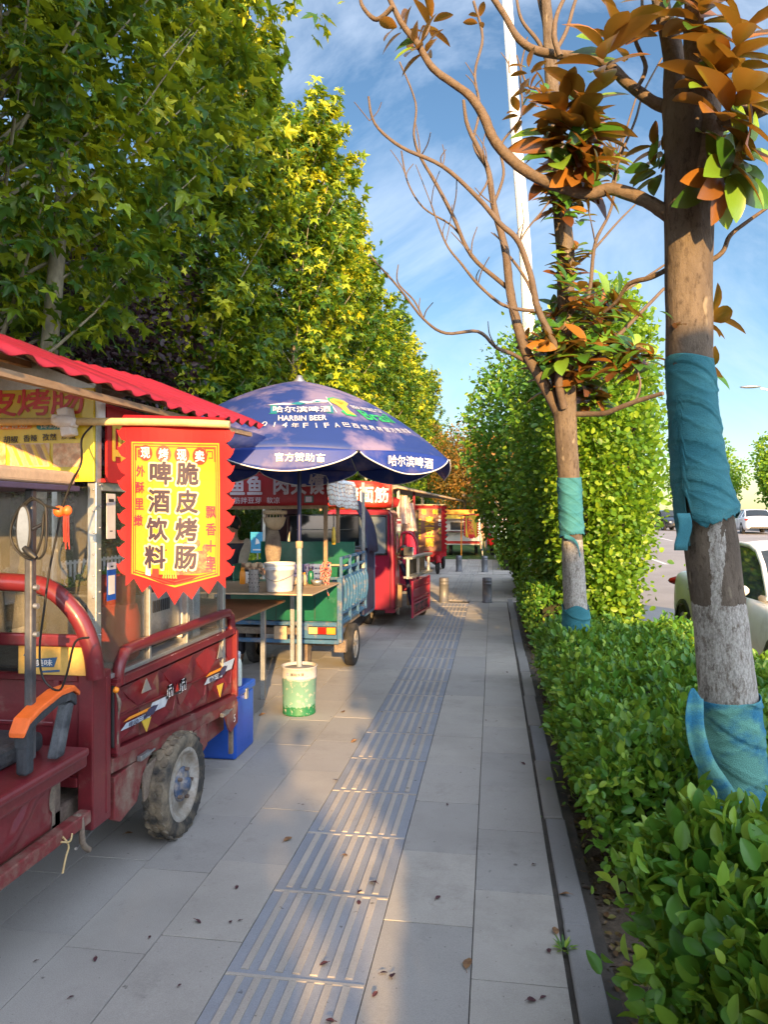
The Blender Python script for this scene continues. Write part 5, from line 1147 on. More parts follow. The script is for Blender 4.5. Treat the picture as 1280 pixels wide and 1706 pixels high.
# yellow carton in the hoop
g = thing('carton', 'yellow carton with blue lettering behind the red seat hoop', 'carton', (-1.7, 2.71, .955)); b = MB(); b.bx(-1.905, -1.60, 2.664, 2.688, .957, 1.075); o = b.build('box', mat('carton_yellow', (.68, .42, .10), .7, col2=(.60, .36, .09), scale=3, grain=.08, bump=.15), g, bevel=.003)
b = MB(); b.m = 0; b.add([(-1.84, 2.662, .985), (-1.745, 2.662, .99), (-1.73, 2.662, 1.03), (-1.77, 2.662, 1.025), (-1.835, 2.662, 1.02)], [(0, 1, 2, 3, 4)]); b.m = 1; b.text('美味', (-1.788, 2.660, 1.006), (1, 0, .05), (0, 0, 1), .075, .026, .02); b.m = 0
b.add([(-1.88, 2.662, 1.03), (-1.85, 2.662, 1.036), (-1.845, 2.662, 1.044), (-1.876, 2.662, 1.04)], [(0, 1, 2, 3)]); b.add([(-1.80, 2.662, .965), (-1.72, 2.662, .972), (-1.72, 2.662, .98), (-1.80, 2.662, .973)], [(0, 1, 2, 3)]); b.build('lettering', [mat('ink_blue', (.03, .10, .22), .6, bump=0), m_inkwht], o)
g = thing('carton', 'plain yellow carton at the left edge behind the black backrest', 'carton', (-2.2, 2.6, .95)); b = MB(); b.bx(-2.22, -1.985, 2.52, 2.555, .94, 1.18); b.build('box', MATS['carton_yellow'], g, bevel=.003)
# cables, tassel
g = thing('cable_coil', 'black power cable looped over the canopy post', 'cable', (-1.63, 2.3, 1.6))
b = MB(); W_ = lambda pts, Y: [ry(px, py, Y) for px, py in pts]
b.tube(W_([(52, 828), (30, 850), (18, 880), (20, 905), (36, 925), (52, 930), (62, 918), (70, 890), (72, 860), (76, 846), (60, 832), (45, 838), (37, 860), (38, 890), (44, 915), (60, 930)], 2.28), .0045, 8, 5)
b.tube(W_([(54, 828), (75, 842), (98, 848)], 2.28), .0045, 8, 5); b.tube(W_([(76, 846), (77, 880), (75, 915), (66, 930), (58, 928)], 2.27), .0045, 8, 5); b.build('loop', m_cable, g)
b = MB(); b.tube(W_([(40, 912), (50, 922), (60, 930)], 2.26), [.010, .014, .008], 10, 4); b.build('plug', m_cable, g)
g = tag(MB().tube([(-1.60, 2.70, 1.965), (-1.60, 2.62, 1.9)]+W_([(135, 770), (118, 805), (103, 846), (96, 880), (82, 950), (74, 1010), (66, 1080), (72, 1130), (98, 1150), (112, 1120), (125, 1070), (148, 1062)], 2.42), .004, 8, 5).build('hanging_cable', m_cable), 'long thin black cable hanging from the banner pole past the glass', 'cable')
g = thing('tassel_ornament', 'small orange gourd ball with red tassel hung on the cable', 'ornament', ry(98, 852, 2.3)); b = MB(); p = Vector(ry(98, 852, 2.30)); b.ball(p, .02, 14); b.ball(p+Vector((.032, 0, .003)), .018, 14, (.8, 1, 1)); b.build('ball', m_orange, g)
b = MB(); p = Vector(ry(110, 855, 2.30))
for k in range(9): b.tube([p+Vector((.002*k-.008, .004*math.sin(k), .012)), p+Vector((.0025*k-.011, .006*math.sin(k*2), -.04)), p+Vector((.002*k-.008+.004*math.sin(k), 0, -.10-.012*(k % 3)))], .0016, 4, 3)
b.build('tassel', m_inkred, g)
g = thing('oval_mirror', 'pale oval rear mirror hanging left of the canopy post', 'mirror', ry(38, 880, 2.25)); b = MB(); c_0 = Vector(ry(38, 882, 2.26)); b.add([c_0+Vector((.022*math.cos(k*math.tau/20), 0, .078*math.sin(k*math.tau/20))) for k in range(20)], [tuple(range(20))]); b.build('glass', mat('mirror_glass', (.24, .28, .34), .2, metal=.2, bump=0), g, solid=.004)
b = MB(); b.tube([c_0+Vector((.024*math.cos(k*math.tau/20), .004, .081*math.sin(k*math.tau/20))) for k in range(20)], .006, 6, closed=True); b.tube([c_0+Vector((.03, .005, 0)), c_0+Vector((.05, .04, .02))], .006, 6); b.build('housing', m_black, g)
# blue cool box and bottle behind the cart
g = thing('cool_box', 'bright blue plastic cool box on the ground behind the near cart', 'cool box', (-1.93, 4.72, 0)); b = MB(); b.bx(-2.2, -1.66, 4.50, 4.86, 0.0, .40); b.build('body', m_blueP, g, bevel=.02, seg=3); b = MB(); b.bx(-2.21, -1.65, 4.49, 4.87, .402, .455); ld = b.build('lid', m_blueP, g, bevel=.012); b = MB(); b.bx(-1.662, -1.642, 4.66, 4.70, .36, .43); b.build('clasp', m_steel, g, bevel=.004)
g = thing('vacuum_flask', 'pale green white bottle with grey lid standing on the blue cool box', 'bottle', (-1.70, 4.62, .455)); b = MB(); b.lathe([(.001, 0), (.033, 0), (.036, .008), (.036, .15), (.030, .175), (.022, .19)], (-1.70, 4.62, .457), 24); b.build('body', mat('flask_pale', (.62, .68, .60), .35, bump=0, dirt=(.4, .42, .36), dlo=.6, dhi=.9), g); b = MB(); b.lathe([(.024, .188), (.028, .19), (.028, .225), (.02, .232), (.001, .232)], (-1.70, 4.62, .457), 20); b.build('lid', m_stripe, g)
# ================================================================ blue umbrella on its paint pail
UC = Vector((-1.555, 5.67, 0)); UR = 1.235; UZ = 2.685; A0 = rad(-56.6)
m_umb = mat('umbrella_blue', (.026, .06, .27), .5, col2=(.30, .25, .40), scale=2.6, lo=.47, hi=.64, gscale=420, grain=.06, bump=.1, trans=.28)
m_umb2 = mat('umbrella_deep_blue', (.02, .055, .33), .5, col2=(.16, .15, .36), scale=4, lo=.5, hi=.7, gscale=420, grain=.06, bump=.1, trans=.25)
m_uteal = mat('logo_teal', (.02, .20, .26), .5, bump=0); m_ugrn = mat('logo_green', (.03, .42, .12), .5, bump=0)
def canz(r, a):
    k = ((a-A0) % (math.pi/4))/(math.pi/4); s_ = math.sin(k*math.pi); f = r/UR
    return UZ-.66*(.30*f+.70*f**2.0)+.0*s_-.035*s_*f**2
def canp(r, a, e=0.): return Vector((UC.x+r*math.cos(a), UC.y+r*math.sin(a), canz(r, a)+e))
def rimr(a): k = ((a-A0) % (math.pi/4))/(math.pi/4); return UR*(1-.045*math.sin(k*math.pi))
um = thing('parasol', 'large blue parasol with printed clouds and beer lettering, over the pavement stall', 'parasol', (UC.x, UC.y, .38))
b = MB(); nseg = 96
b.grid(lambda u, v: tuple(canp(.02+(rimr(u*math.tau)-.02)*v, u*math.tau)), nseg, 22); cn = b.build('canopy', m_umb, um, solid=.002)
b = MB(); b.lathe([(.001, .05), (.022, .045), (.03, .02), (.05, .0), (.055, -.02)], (UC.x, UC.y, UZ), 16); b.build('finial', m_steel, um)
def flapz(k, f):  # hanging depth of a valance flap
    return .145*(math.sin(math.pi*k)**.75)*f+.012*f
for g_ in range(8):
    b = MB(); n = 18
    def vp(k, f, e=0.):
        a = A0+(g_+.012+.976*k)*math.pi/4; r = rimr(a)+.012*f+.012*math.sin(k*9+g_)*f; z = canz(rimr(a), a)-flapz(k, f)
        return (UC.x+(r+e)*math.cos(a), UC.y+(r+e)*math.sin(a), z)
    b.grid(lambda u, v: vp(u, v), n, 6); fl = b.build('valance', m_umb2, um, solid=.002)
    b = MB(); b.tube([vp(i/30, 1.0, .001) for i in range(31)], .0045, 6); b.build('white_piping', m_inkwht, fl)
    if g_ in (7, 0, 6):
        s_ = {7: '官方赞助商', 6: '官方赞助商', 0: '哈尔滨啤酒'}[g_]; b = MB(); hh = .075 if g_ == 0 else .055
        wd_ = .50 if g_ == 0 else .34; off_ = 0.0 if g_ == 0 else .1
        def tf(u, v): 
            k = .5+(u+off_)/(UR*math.pi/4); return vp(min(max(k, .0), 1), 1, .006)[:2]+(canz(rimr(A0+(g_+k)*math.pi/4), A0+(g_+k)*math.pi/4)-.068+v,)
        b.text(s_, None, None, None, wd_, hh, .03, fn=tf); b.build('lettering', m_inkwht, fl)
for g_ in range(8):
    a = A0+g_*math.pi/4; b = MB(); b.tube([canp(.04+(UR-.045)*i/10, a, -.012) for i in range(11)], .006, 6); b.build('rib', m_steel, um)
    b = MB(); b.tube([(UC.x+.03*math.cos(a), UC.y+.03*math.sin(a), 2.18), tuple(canp(.62, a, -.016))], .005, 6); b.build('strut', m_steel, um)
b = MB(); b.lathe([(.03, 2.14), (.036, 2.15), (.036, 2.21), (.03, 2.22)], (UC.x, UC.y, 0), 16); b.build('runner', m_black, um)
m_navyp = mat('pole_navy', (.015, .02, .09), .4, bump=0); m_polegrey = mat('pole_blue_grey', (.30, .36, .40), .5, col2=(.24, .28, .31), scale=14, bump=.1, dirt=(.25, .18, .12), dscale=9, dlo=.6, dhi=.8)
b = MB(); b.lathe([(.017, 1.36), (.017, 2.66)], (UC.x, UC.y, 0), 18); b.build('upper_pole', m_navyp, um)
b = MB(); b.lathe([(.022, .36), (.022, 1.35)], (UC.x, UC.y, 0), 18); b.build('lower_pole', m_polegrey, um)
b = MB(); b.lathe([(.022, 1.33), (.029, 1.335), (.029, 1.385), (.02, 1.39)], (UC.x, UC.y, 0), 18); b.build('collar', m_tan, um)
# canopy print: (s along the rim, q down the slope) on the gore whose centre is at angle ac
b = MB()
def onc(ac):
    def m_(u, r, e=.007):
        r += .085; u *= 1.1
        a = ac+u/max(r, .2); return tuple(canp(r, a, e))
    return m_
gL = A0-math.pi/8+.04; gR = A0+math.pi/8-.10; ML = onc(gL); MR = onc(gR)
def arc(s_, ac, r, w, h, off, m, e=.007): b.m = m; M_ = onc(ac); b.text(s_, None, None, None, w, h, off, fn=lambda u, v: M_(u, r-v, e))
def poly(ac, pts, m, e=.0065): b.m = m; M_ = onc(ac); b.add([M_(u, r, e) for u, r in pts], [tuple(range(len(pts)))])
gl = gL+.06
poly(gl, [(-.20, .70), (.20, .70), (.20, .79), (-.20, .79)], 1, .006)
for r0 in (.695, .795): poly(gl, [(-.21, r0), (.21, r0), (.21, r0+.003), (-.21, r0+.003)], 3)
arc('哈尔滨啤酒', gl, .745, .37, .075, .03, 0, .0085)
for pts in ([(-.23, .69), (-.12, .655), (-.05, .66), (.0, .625), (.05, .64), (.10, .60), (.17, .615), (.22, .60), (.16, .65), (.05, .66), (-.02, .68)],): poly(gl, pts, 0)
poly(gl, [(-.08, .672), (-.02, .64), (.03, .66), (-.01, .685)], 1, .0078); poly(gl, [(.06, .655), (.1, .625), (.14, .645)], 1, .0078)
arc('HARBIN BEER', gl, .845, .30, .055, .03, 0)
poly(gL+.34, [(-.004, .56), (.004, .56), (.004, .79), (-.004, .79)], 0)
for i, ch in enumerate('2014年FIFA巴西世界杯官方赞助商'): arc(ch, gL-.27+i*(.07)*1.0, .93-.012*abs(i-8)/4, None if ch in 'I1' else (.046 if ord(ch) > 999 else .032), .046, .016, 0)
poly(gR-.18, [(-.07, .60), (-.02, .57), (.05, .585), (.06, .63), (.02, .68), (.015, .74), (.04, .79), (-.03, .78), (-.035, .72), (-.05, .68), (-.075, .645)], 2); poly(gR-.18, [(-.04, .61), (.0, .60), (.03, .625), (-.005, .66)], 4, .008); poly(gR-.18, [(-.075, .64), (-.065, .60), (-.02, .565), (.045, .578), (.04, .57), (-.02, .555), (-.075, .585), (-.088, .63)], 3, .008); poly(gR-.18, [(-.06, .77), (-.03, .74), (-.028, .79), (.04, .795), (.03, .81), (-.04, .81)], 3, .008)
arc('FIFA WORLD CUP', gR+.13, .675, .30, .048, .03, 0); arc('Brasil', gR+.13, .765, .28, .11, .03, 3)
b.build('print', [mat('ink_faded', (.58, .58, .62), .6, col2=(.42, .42, .5), scale=12, bump=0), m_uteal, m_inkgold, m_ugrn, m_inkorg], cn)
pl = thing('paint_pail', 'old green and white paint pail filled with cement holding the parasol pole', 'paint pail', (UC.x, UC.y, 0))
m_pail = bpy.data.materials.new('pail_paint'); N_, L_ = nodes(m_pail); bs = N_['Principled BSDF']; tcx = N_.new('ShaderNodeTexCoord'); spx = N_.new('ShaderNodeSeparateXYZ'); L_.new(tcx.outputs['Object'], spx.inputs[0])
nzx = N_.new('ShaderNodeTexNoise'); nzx.inputs['Scale'].default_value = 22; nzx.inputs['Detail'].default_value = 6; L_.new(tcx.outputs['Object'], nzx.inputs[0])
mm = N_.new('ShaderNodeMath'); mm.operation = 'MULTIPLY_ADD'; mm.inputs[1].default_value = .10; L_.new(nzx.outputs[0], mm.inputs[0]); L_.new(spx.outputs[2], mm.inputs[2])
rr = N_.new('ShaderNodeValToRGB'); rr.color_ramp.interpolation = 'CONSTANT'; e = rr.color_ramp.elements; e[0].position = 0; e[0].color = (.012, .15, .06, 1); e[1].position = .125; e[1].color = (.14, .29, .235, 1)
for p_, c__ in ((.30, (.16, .31, .25, 1)), (.335, (.45, .43, .42, 1))): q = e.new(p_); q.color = c__
L_.new(mm.outputs[0], rr.inputs[0]); n2 = N_.new('ShaderNodeTexNoise'); n2.inputs['Scale'].default_value = 34; n2.inputs['Detail'].default_value = 8; L_.new(tcx.outputs['Object'], n2.inputs[0])
r2 = N_.new('ShaderNodeMapRange'); r2.inputs[1].default_value = .57; r2.inputs[2].default_value = .66; L_.new(n2.outputs[0], r2.inputs[0]); x2 = N_.new('ShaderNodeMix'); x2.data_type = 'RGBA'; L_.new(r2.outputs[0], x2.inputs[0]); L_.new(rr.outputs[0], x2.inputs[6]); x2.inputs[7].default_value = (.42, .40, .34, 1); L_.new(x2.outputs[2], bs.inputs['Base Color']); bs.inputs['Roughness'].default_value = .55
b = MB(); b.lathe([(.001, 0), (.128, 0), (.134, .006), (.134, .015), (.131, .02), (.138, .29), (.143, .296), (.138, .302), (.142, .375), (.147, .38), (.147, .386), (.139, .386), (.137, .36)], (UC.x, UC.y, 0), 40); b.build('body', m_pail, pl)
b = MB(); b.lathe([(.137, .362), (.09, .368), (.03, .374), (.001, .374)], (UC.x, UC.y, 0), 24); b.build('cement', m_concrete, pl)
b = MB(); b.m = 0; b.text('晨阳水漆', None, None, None, .11, .024, .02, fn=lambda u, v: (UC.x+.1418*math.sin((u+.02)/.14), UC.y-.1418*math.cos((u+.02)/.14), .335+v)); b.m = 1; b.tube([(UC.x+.1415*math.sin((-.062+.010*math.cos(k*.4))/.14), UC.y-.1415*math.cos((-.062+.01*math.cos(k*.4))/.14), .335+.010*math.sin(k*.4)) for k in range(16)], .0015, 4, closed=True); b.build('lettering', [m_inkblk, m_blueP], pl)

# ================================================================ green stall on the blue tricycle
m_green = mat('board_green', (.008, .13, .075), .3, col2=(.006, .10, .06), scale=3, gscale=40, grain=.08, bump=.05, dirt=(.05, .16, .11), dscale=4, dlo=.55, dhi=.85)
m_bluem = mat('blue_metal', (.04, .13, .26), .5, col2=(.03, .10, .2), scale=6, grain=.12, bump=.15, dirt=(.28, .22, .17), dscale=7, dlo=.52, dhi=.72)
m_navyc = mat('navy_tarp', (.012, .014, .05), .7, col2=(.02, .025, .075), scale=5, bump=.4)
m_brown = mat('brown_board', (.30, .12, .055), .35, col2=(.24, .09, .04), scale=3, grain=.1, bump=.05, dirt=(.2, .14, .1), dscale=4, dlo=.6, dhi=.9)
tb = thing('folding_table', 'low brown board table on thin metal legs between the two carts', 'table', (-2.35, 5.5, 0))
b = MB(); b.bx(-2.85, -1.88, 4.75, 6.38, .805, .825); b.build('tabletop', m_brown, tb, bevel=.004)
for (x, y, m) in ((-1.98, 6.04, m_steel), (-1.92, 4.98, m_bluem), (-2.7, 6.1, m_steel), (-2.7, 4.95, m_steel)): b = MB(); b.bx(x-.02, x+.02, y-.02, y+.02, 0, .803); b.build('leg', m, tb, bevel=.003)
gt = thing('food_cart', 'blue tricycle stall with green boards, red banner sign and striped tarp roof', 'food cart', (-2.1, 7.6, 0), None)
BX = -1.5; BL = -2.62; Y1 = 6.95; Y2 = 8.45
b = MB(); b.bx(BL, BX-.02, Y1, Y1+.02, .55, .90); b.build('green_tailboard', m_green, gt, bevel=.004)
b = MB(); [b.bx(x, x+.006, Y1-.003, Y1, .56, .895) for x in (-2.15, -1.75)]; b.build('board_seams', m_black, gt)
b = MB(); b.bx(BL-.35, BX+.005, 5.86, 6.93, .925, .938); b.build('counter_flap', m_tan, gt, bevel=.003)
b = MB(); b.bx(BL-.2, BX-.14, Y1+.02, 7.25, .91, .93); b.build('inner_counter', m_green, gt, bevel=.003)
b = MB(); b.bx(-1.98, -1.94, 6.88, 6.92, .0, .92); b.build('prop_leg', m_steel, gt, bevel=.003)
b = MB(); b.bx(BL, BX-.03, 7.9, 7.93, 1.05, 1.30); b.bx(BL, BL+.02, 7.0, 7.9, .9, 1.1); b.build('back_board', m_green, gt, bevel=.004)
b = MB(); b.bx(BX-.40, BX-.06, 7.62, 7.64, .93, 1.04); b.build('low_board', m_green, gt, bevel=.004)
b = MB(); b.bx(BX-.62, BX-.02, 7.60, 7.62, 1.05, 1.07); b.build('shelf', m_tan, gt, bevel=.003)
b = MB(); b.bx(BL, BX, 7.0, 8.4, .52, .55); b.build('bed', m_bluem, gt, bevel=.004)
# right side stake panel
b = MB()
for z in (1.17, 1.06, .97, .62, .52): b.beam((BX+.005, 7.0, z), (BX+.005, 8.38, z), .025, .028)
for y in (7.0, 7.45, 7.9, 8.38): b.beam((BX+.008, y, .50), (BX+.008, y, 1.18), .03, .03, (0, 1, 0))
b.build('stake_frame', m_bluem, gt, bevel=.003)
b = MB(); b.bx(BX-.012, BX-.008, 7.02, 8.36, .62, .97); b.build('side_sheet', m_bluem, gt)
b = MB()
for k in range(9): y = 7.07+.155*k; b.tube([(BX+.004, y, .96), (BX+.03, y+.01, .90), (BX+.03, y+.03, .75), (BX+.008, y+.05, .64)], .020, 8, 3)
o = b.build('pressed_ribs', m_bluem, gt); o['kind'] = 'stuff'
b = MB(); b.bx(BX-.42, BX-.02, 6.92, 6.95, .38, .54); b.bx(BX-.02, BX+.03, 6.93, 6.99, .34, .98); b.build('rear_corner', m_bluem, gt, bevel=.006)
b = MB(); b.bx(BL, BX, 6.92, 6.97, .33, .37); b.bx(BL, BX-.42, 6.95, 6.98, .50, .54); b.build('rear_bar', m_bluem, gt, bevel=.006)
for x, m in ((-1.785, m_tan), (-1.665, m_red_l), (-1.585, m_inkorg)): pass
b = MB(); b.bx(-1.80, -1.52, 6.895, 6.92, .425, .505); tl = b.build('tail_light', m_black, gt, bevel=.006)
for x0, x1, m in ((-1.795, -1.705, mat('amber_pale', (.75, .45, .2), .2, bump=0)), (-1.70, -1.62, m_red_l), (-1.615, -1.525, m_inkorg)): b = MB(); b.bx(x0, x1, 6.885, 6.899, .432, .498); b.build('lens', m, tl, bevel=.004)
b = MB(); b.bx(-2.15, -2.02, 6.9, 6.92, .37, .50); b.build('number_plate', m_tan, gt, bevel=.003)
b = MB(); b.bx(-2.0, -1.86, 7.1, 7.25, .10, .33); b.build('gearbox', m_mud, gt, bevel=.006); b = MB(); b.bx(-1.56, -1.44, 6.98, 7.05, .24, .36); b.build('mud_flap', m_mud, gt, bevel=.006)
for s_, x in ((1, -1.495), (-1, -2.56)): wheel(gt, x, 7.56, .225, .225, .10, s_, MATS['muddy_rim'])
b = MB(); b.tube([(-2.55, 7.56, .225), (-1.5, 7.56, .225)], .03, 10); b.ball((-2.0, 7.56, .225), .09, 10); b.build('axle', m_mud, gt)
b = MB(); [b.tube([(x, 7.1, .36), (x, 7.56, .27), (x, 8.1, .36)], .012, 6, 3) for x in (-1.62,)]; b.build('leaf_spring', m_mud, gt)
b = MB(); b.bx(BL, BX-.06, 7.0, 8.4, .40, .47); b.build('underframe', m_mud, gt, bevel=.01)
# cab with navy canopy in front of the bed
b = MB()
def hoop(u, v):
    y = 8.35+v*.75; a = math.pi*u; x = -2.06+.60*math.cos(a)*(1.0 if math.sin(a) < .98 else 1); z = 1.15+.62*min(1, math.sin(a)*1.25)
    x = BX+.0-(u*(BX-BL)) if 0 else x
    return (x, y, z+.02*math.sin(v*6+u*7))
b.grid(hoop, 24, 8); b.bx(BX-.03, BX-.01, 8.38, 9.1, .42, 1.2); b.build('navy_canopy', m_navyc, gt, solid=.006)
b = MB(); b.grid(lambda u, v: (BX-.03+.04*math.sin(v*5+1)-.03*u, 8.30+.12*math.sin(v*3)+.04*math.sin(u*9), 1.62-1.18*v), 6, 10); b.build('hanging_tarp', m_navyc, gt, solid=.006)
b = MB(); b.bx(-2.5, -1.62, 8.66, 8.68, 1.22, 1.60); b.build('rear_window', m_glass, gt, bevel=.02)
b = MB(); b.tube([(-2.52, 8.64, 1.2), (-2.52, 8.64, 1.6), (-1.6, 8.64, 1.6), (-1.6, 8.64, 1.2)], .012, 6, closed=True); b.tube([(-2.4, 8.63, 1.42), (-1.7, 8.63, 1.42)], .006, 6); b.build('window_trim', m_alu, gt)
b = MB(); b.bx(-2.6, -1.52, 8.7, 9.3, .35, 1.15); b.build('cab_body', m_bluem, gt, bevel=.05, seg=3)
# roof frame and posts, sign, striped tarp
for x, y, m, z0 in ((-1.625, 6.9, m_wood, .93), (BX+.0, 8.28, m_alu, .98), (-2.86, 6.9, m_wood, 0.), (-2.7, 8.28, m_alu, .55), (-1.66, 7.62, m_wood, 1.3)): b = MB(); b.bx(x-.018, x+.018, y-.018, y+.018, z0, 1.98); b.build('roof_post', m, gt, bevel=.003)
b = MB(); b.beam((-2.95, 6.9, 1.67), (-1.6, 6.9, 1.68), .03, .035); b.build('roof_rail', m_wood, gt)
m_dsign = mat('sign_dark_red', (.36, .015, .025), .5, col2=(.30, .012, .02), scale=3, grain=.06, bump=.15, bscale=30, trans=.12)
SY = 6.86
b = MB(); b.grid(lambda u, v: (-3.02+u*1.425, SY+.010*math.sin(u*13)+.006*math.sin(v*6+u*4), 1.685+.012*u+v*.335), 30, 8, True); sg2 = b.build('sign_banner', m_dsign, gt, solid=.003)
b = MB()
def T2(s_, x, z, w, h, m, off=.02): b.m = m; b.text(s_, None, None, None, w, h, off, fn=lambda u, v: (x+u, SY-.024, z+v))
for i, ch in enumerate('浆水鱼鱼'): T2(ch, -2.865+.178*i, 1.90, .145, .19, 0, .045)
for i, ch in enumerate('肉夹馍'): T2(ch, -2.06+.178*i, 1.90, .145, .19, 0, .045)
for s_, x, w in (('擀面皮', -2.78, .20), ('面筋拌豆芽', -2.44, .36), ('软凉', -2.14, .13)): T2(s_, x, 1.745, w, .062, 0, .016)
for x in (-1.78,): b.m = 1; b.add([(x-.045, SY-.022, 1.72), (x+.045, SY-.022, 1.72), (x+.045, SY-.022, 1.79), (x-.045, SY-.022, 1.79)], [(0, 1, 2, 3)]); b.m = 0; b.add([(x-.032, SY-.024, 1.728), (x+.032, SY-.024, 1.728), (x+.032, SY-.024, 1.78), (x-.032, SY-.024, 1.78)], [(0, 1, 2, 3)])
b.build('lettering', [mat('ink_lilac', (.55, .47, .56), .5, bump=0), mat('ink_dteal', (.03, .14, .12), .5, bump=0)], sg2)
m_strtarp = bpy.data.materials.new('striped_tarp'); N_, L_ = nodes(m_strtarp); bs = N_['Principled BSDF']; tcx = N_.new('ShaderNodeTexCoord'); wv = N_.new('ShaderNodeTexWave'); wv.bands_direction = 'Z'; wv.inputs['Scale'].default_value = 7; wv.inputs['Distortion'].default_value = 5; wv.inputs['Detail'].default_value = 3; wv.inputs['Detail Scale'].default_value = 1.6; L_.new(tcx.outputs['Object'], wv.inputs[0])
rr = N_.new('ShaderNodeValToRGB'); e = rr.color_ramp.elements; e[0].position = .04; e[0].color = (.45, .30, .26, 1); e[1].position = .24; e[1].color = (.80, .80, .80, 1); L_.new(wv.outputs[0], rr.inputs[0]); L_.new(rr.outputs[0], bs.inputs['Base Color']); bs.inputs['Roughness'].default_value = .25
b = MB()
def tarp(u, v):
    # u along y, v from eave (side) up and over the roof
    y = 6.84+u*1.50; w = .014*math.sin(y*31+v*8)+.010*math.sin(y*13-v*15)+.012*math.sin(v*22)
    if v < .35: f = v/.35; return (-1.575-.03*f+w*.4, y, 1.70-.05*u*(1-f)+.26*f+.006*math.sin(y*17)*(1-f))
    f = (v-.35)/.65; return (-1.605-1.3*f, y, 1.96+.09*math.sin(f*math.pi)+w*.6)
b.grid(tarp, 46, 34); b.build('striped_tarp', m_strtarp, gt, solid=.004)
# hanging odds and ends of this stall
g = thing('basket', 'pale woven basket hanging beside the navy parasol pole under the red sign', 'basket', (-2.02, 7.2, 1.5)); b = MB(); c_0 = Vector(at(458, 862, 7.2))
for k in range(9): a = math.pi*(k-4)/10; b.tube([c_0+Vector((.11*math.sin(a)*math.cos(q)*1.0, -.05*math.cos(q), .11*math.sin(q)+.0)) for q in np.linspace(-1.4, 1.4, 7)], .004, 5)
b.lathe([(.115, -.02), (.12, 0), (.115, .02)], tuple(c_0+Vector((0, 0, .05))), 20); b.lathe([(.11, 0), (.085, -.08), (.05, -.12), (.001, -.125)], tuple(c_0), 20); b.build('weave', m_tan, g, solid=.003)
g = thing('canvas_bag', 'grey beige cloth bag hanging under the basket', 'bag', at(455, 900, 7.25)); b = MB(); c_0 = Vector(at(455, 905, 7.25)); b.grid(lambda u, v: tuple(c_0+Vector((.085*math.cos(u*math.tau)*(.55+.45*math.sin(v*2.6)), .05*math.sin(u*math.tau)*(.5+.5*math.sin(v*2.8)), .17-.36*v))), 16, 12); b.build('cloth', m_mud, g)
b = MB(); b.tube([c_0+Vector((-.03, 0, .16)), c_0+Vector((0, 0, .30)), c_0+Vector((.03, 0, .16))], .004, 6, 4); b.build('cord', m_black, g)
g = thing('hanging_charm', 'small gold and black bottle hanging in front of the rear window', 'charm', at(556, 893, 7.4)); c_0 = Vector(at(556, 893, 7.4)); b = MB(); b.lathe([(.001, -.09), (.02, -.085), (.024, -.04), (.018, .0), (.02, .04), (.012, .09), (.001, .095)], tuple(c_0), 12); b.build('bottle', m_inkgold, g); b = MB(); b.tube([c_0+Vector((0, 0, .09)), c_0+Vector((.0, 0, .24))], .006, 6); b.build('strap', m_black, g)
b = MB(); c_0 = Vector(at(544, 950, 6.9))
for k in range(7): b.tube([c_0+Vector((.05*math.sin(k*1.3+q)*(1-.25*k/7), -.02-.012*k, .09*math.cos(q+.2*k)-.01*k)) for q in np.linspace(0, math.tau*.96, 15)], .005, 5)
b.tube([c_0+Vector((.0, -.02, -.08)), c_0+Vector((.01, -.03, -.18)), c_0+Vector((.03, -.03, -.24))], .006, 5, 3); tag(b.build('rope_coil', mat('rope_red', (.45, .05, .05), .7, col2=(.4, .35, .3), scale=50, lo=.45, hi=.55, bump=.2)), 'coil of red and grey rope hanging on the wooden roof post', 'rope')
# things standing on the counter
def cuptools(): 
    g = thing('chopstick_holder', 'perforated steel cylinder full of brushes on the stall counter', 'holder', (-2.02, 6.1, .938)); c_ = Vector((0, 0, 0)); x, y, z = at(423, 985, 6.15); z = .939
    g.location = (x, y, z); b = MB(); b.lathe([(.001, 0), (.042, 0), (.044, .004), (.044, .19), (.046, .195), (.040, .195), (.040, .02)], (x, y, z), 24); o = b.build('cylinder', m_steel, g)
    b = MB()
    for r_ in range(4):
        for k in range(10): a = k*math.tau/10+r_*.3; b.lathe([(.006, 0), (.001, .001)], (x+.0445*math.cos(a), y+.0445*math.sin(a), z+.05+.035*r_), 6, 'y', False)
    b.build('holes', m_black, o)['kind'] = 'stuff'
    for k in range(5):
        a = k*1.26; dx, dy = .03*math.cos(a), .03*math.sin(a); b = MB(); b.tube([(x+dx*.3, y+dy*.3, z+.05), (x+dx*1.5, y+dy*1.2, z+.21)], .005, 6); b.ball((x+dx*1.9, y+dy*1.4, z+.235), .026, 8, (1, .8, .9)); b.build('brush', m_tan, g)
cuptools()
g = thing('white_bucket', 'white plastic bucket standing on the stall counter', 'bucket', (0, 0, 0)); x, y, z = at(466, 984, 6.25); z = .939; g.location = (x, y, z)
b = MB(); b.lathe([(.001, .002), (.108, .002), (.112, .01), (.126, .185), (.132, .187), (.132, .205), (.127, .207), (.129, .228), (.136, .23), (.136, .25), (.128, .25), (.124, .22), (.11, .02)], (x, y, z), 36); b.build('body', mat('bucket_white', (.72, .70, .70), .45, col2=(.66, .64, .64), scale=3, grain=.03, bump=.03), g)
b = MB(); b.tube([(x-.134, y-.01, z+.2), (x-.12, y-.07, z+.14), (x, y-.15, z+.10), (x+.12, y-.07, z+.14), (x+.134, y-.01, z+.2)], .0035, 6, 4); b.build('handle', m_steel, g)
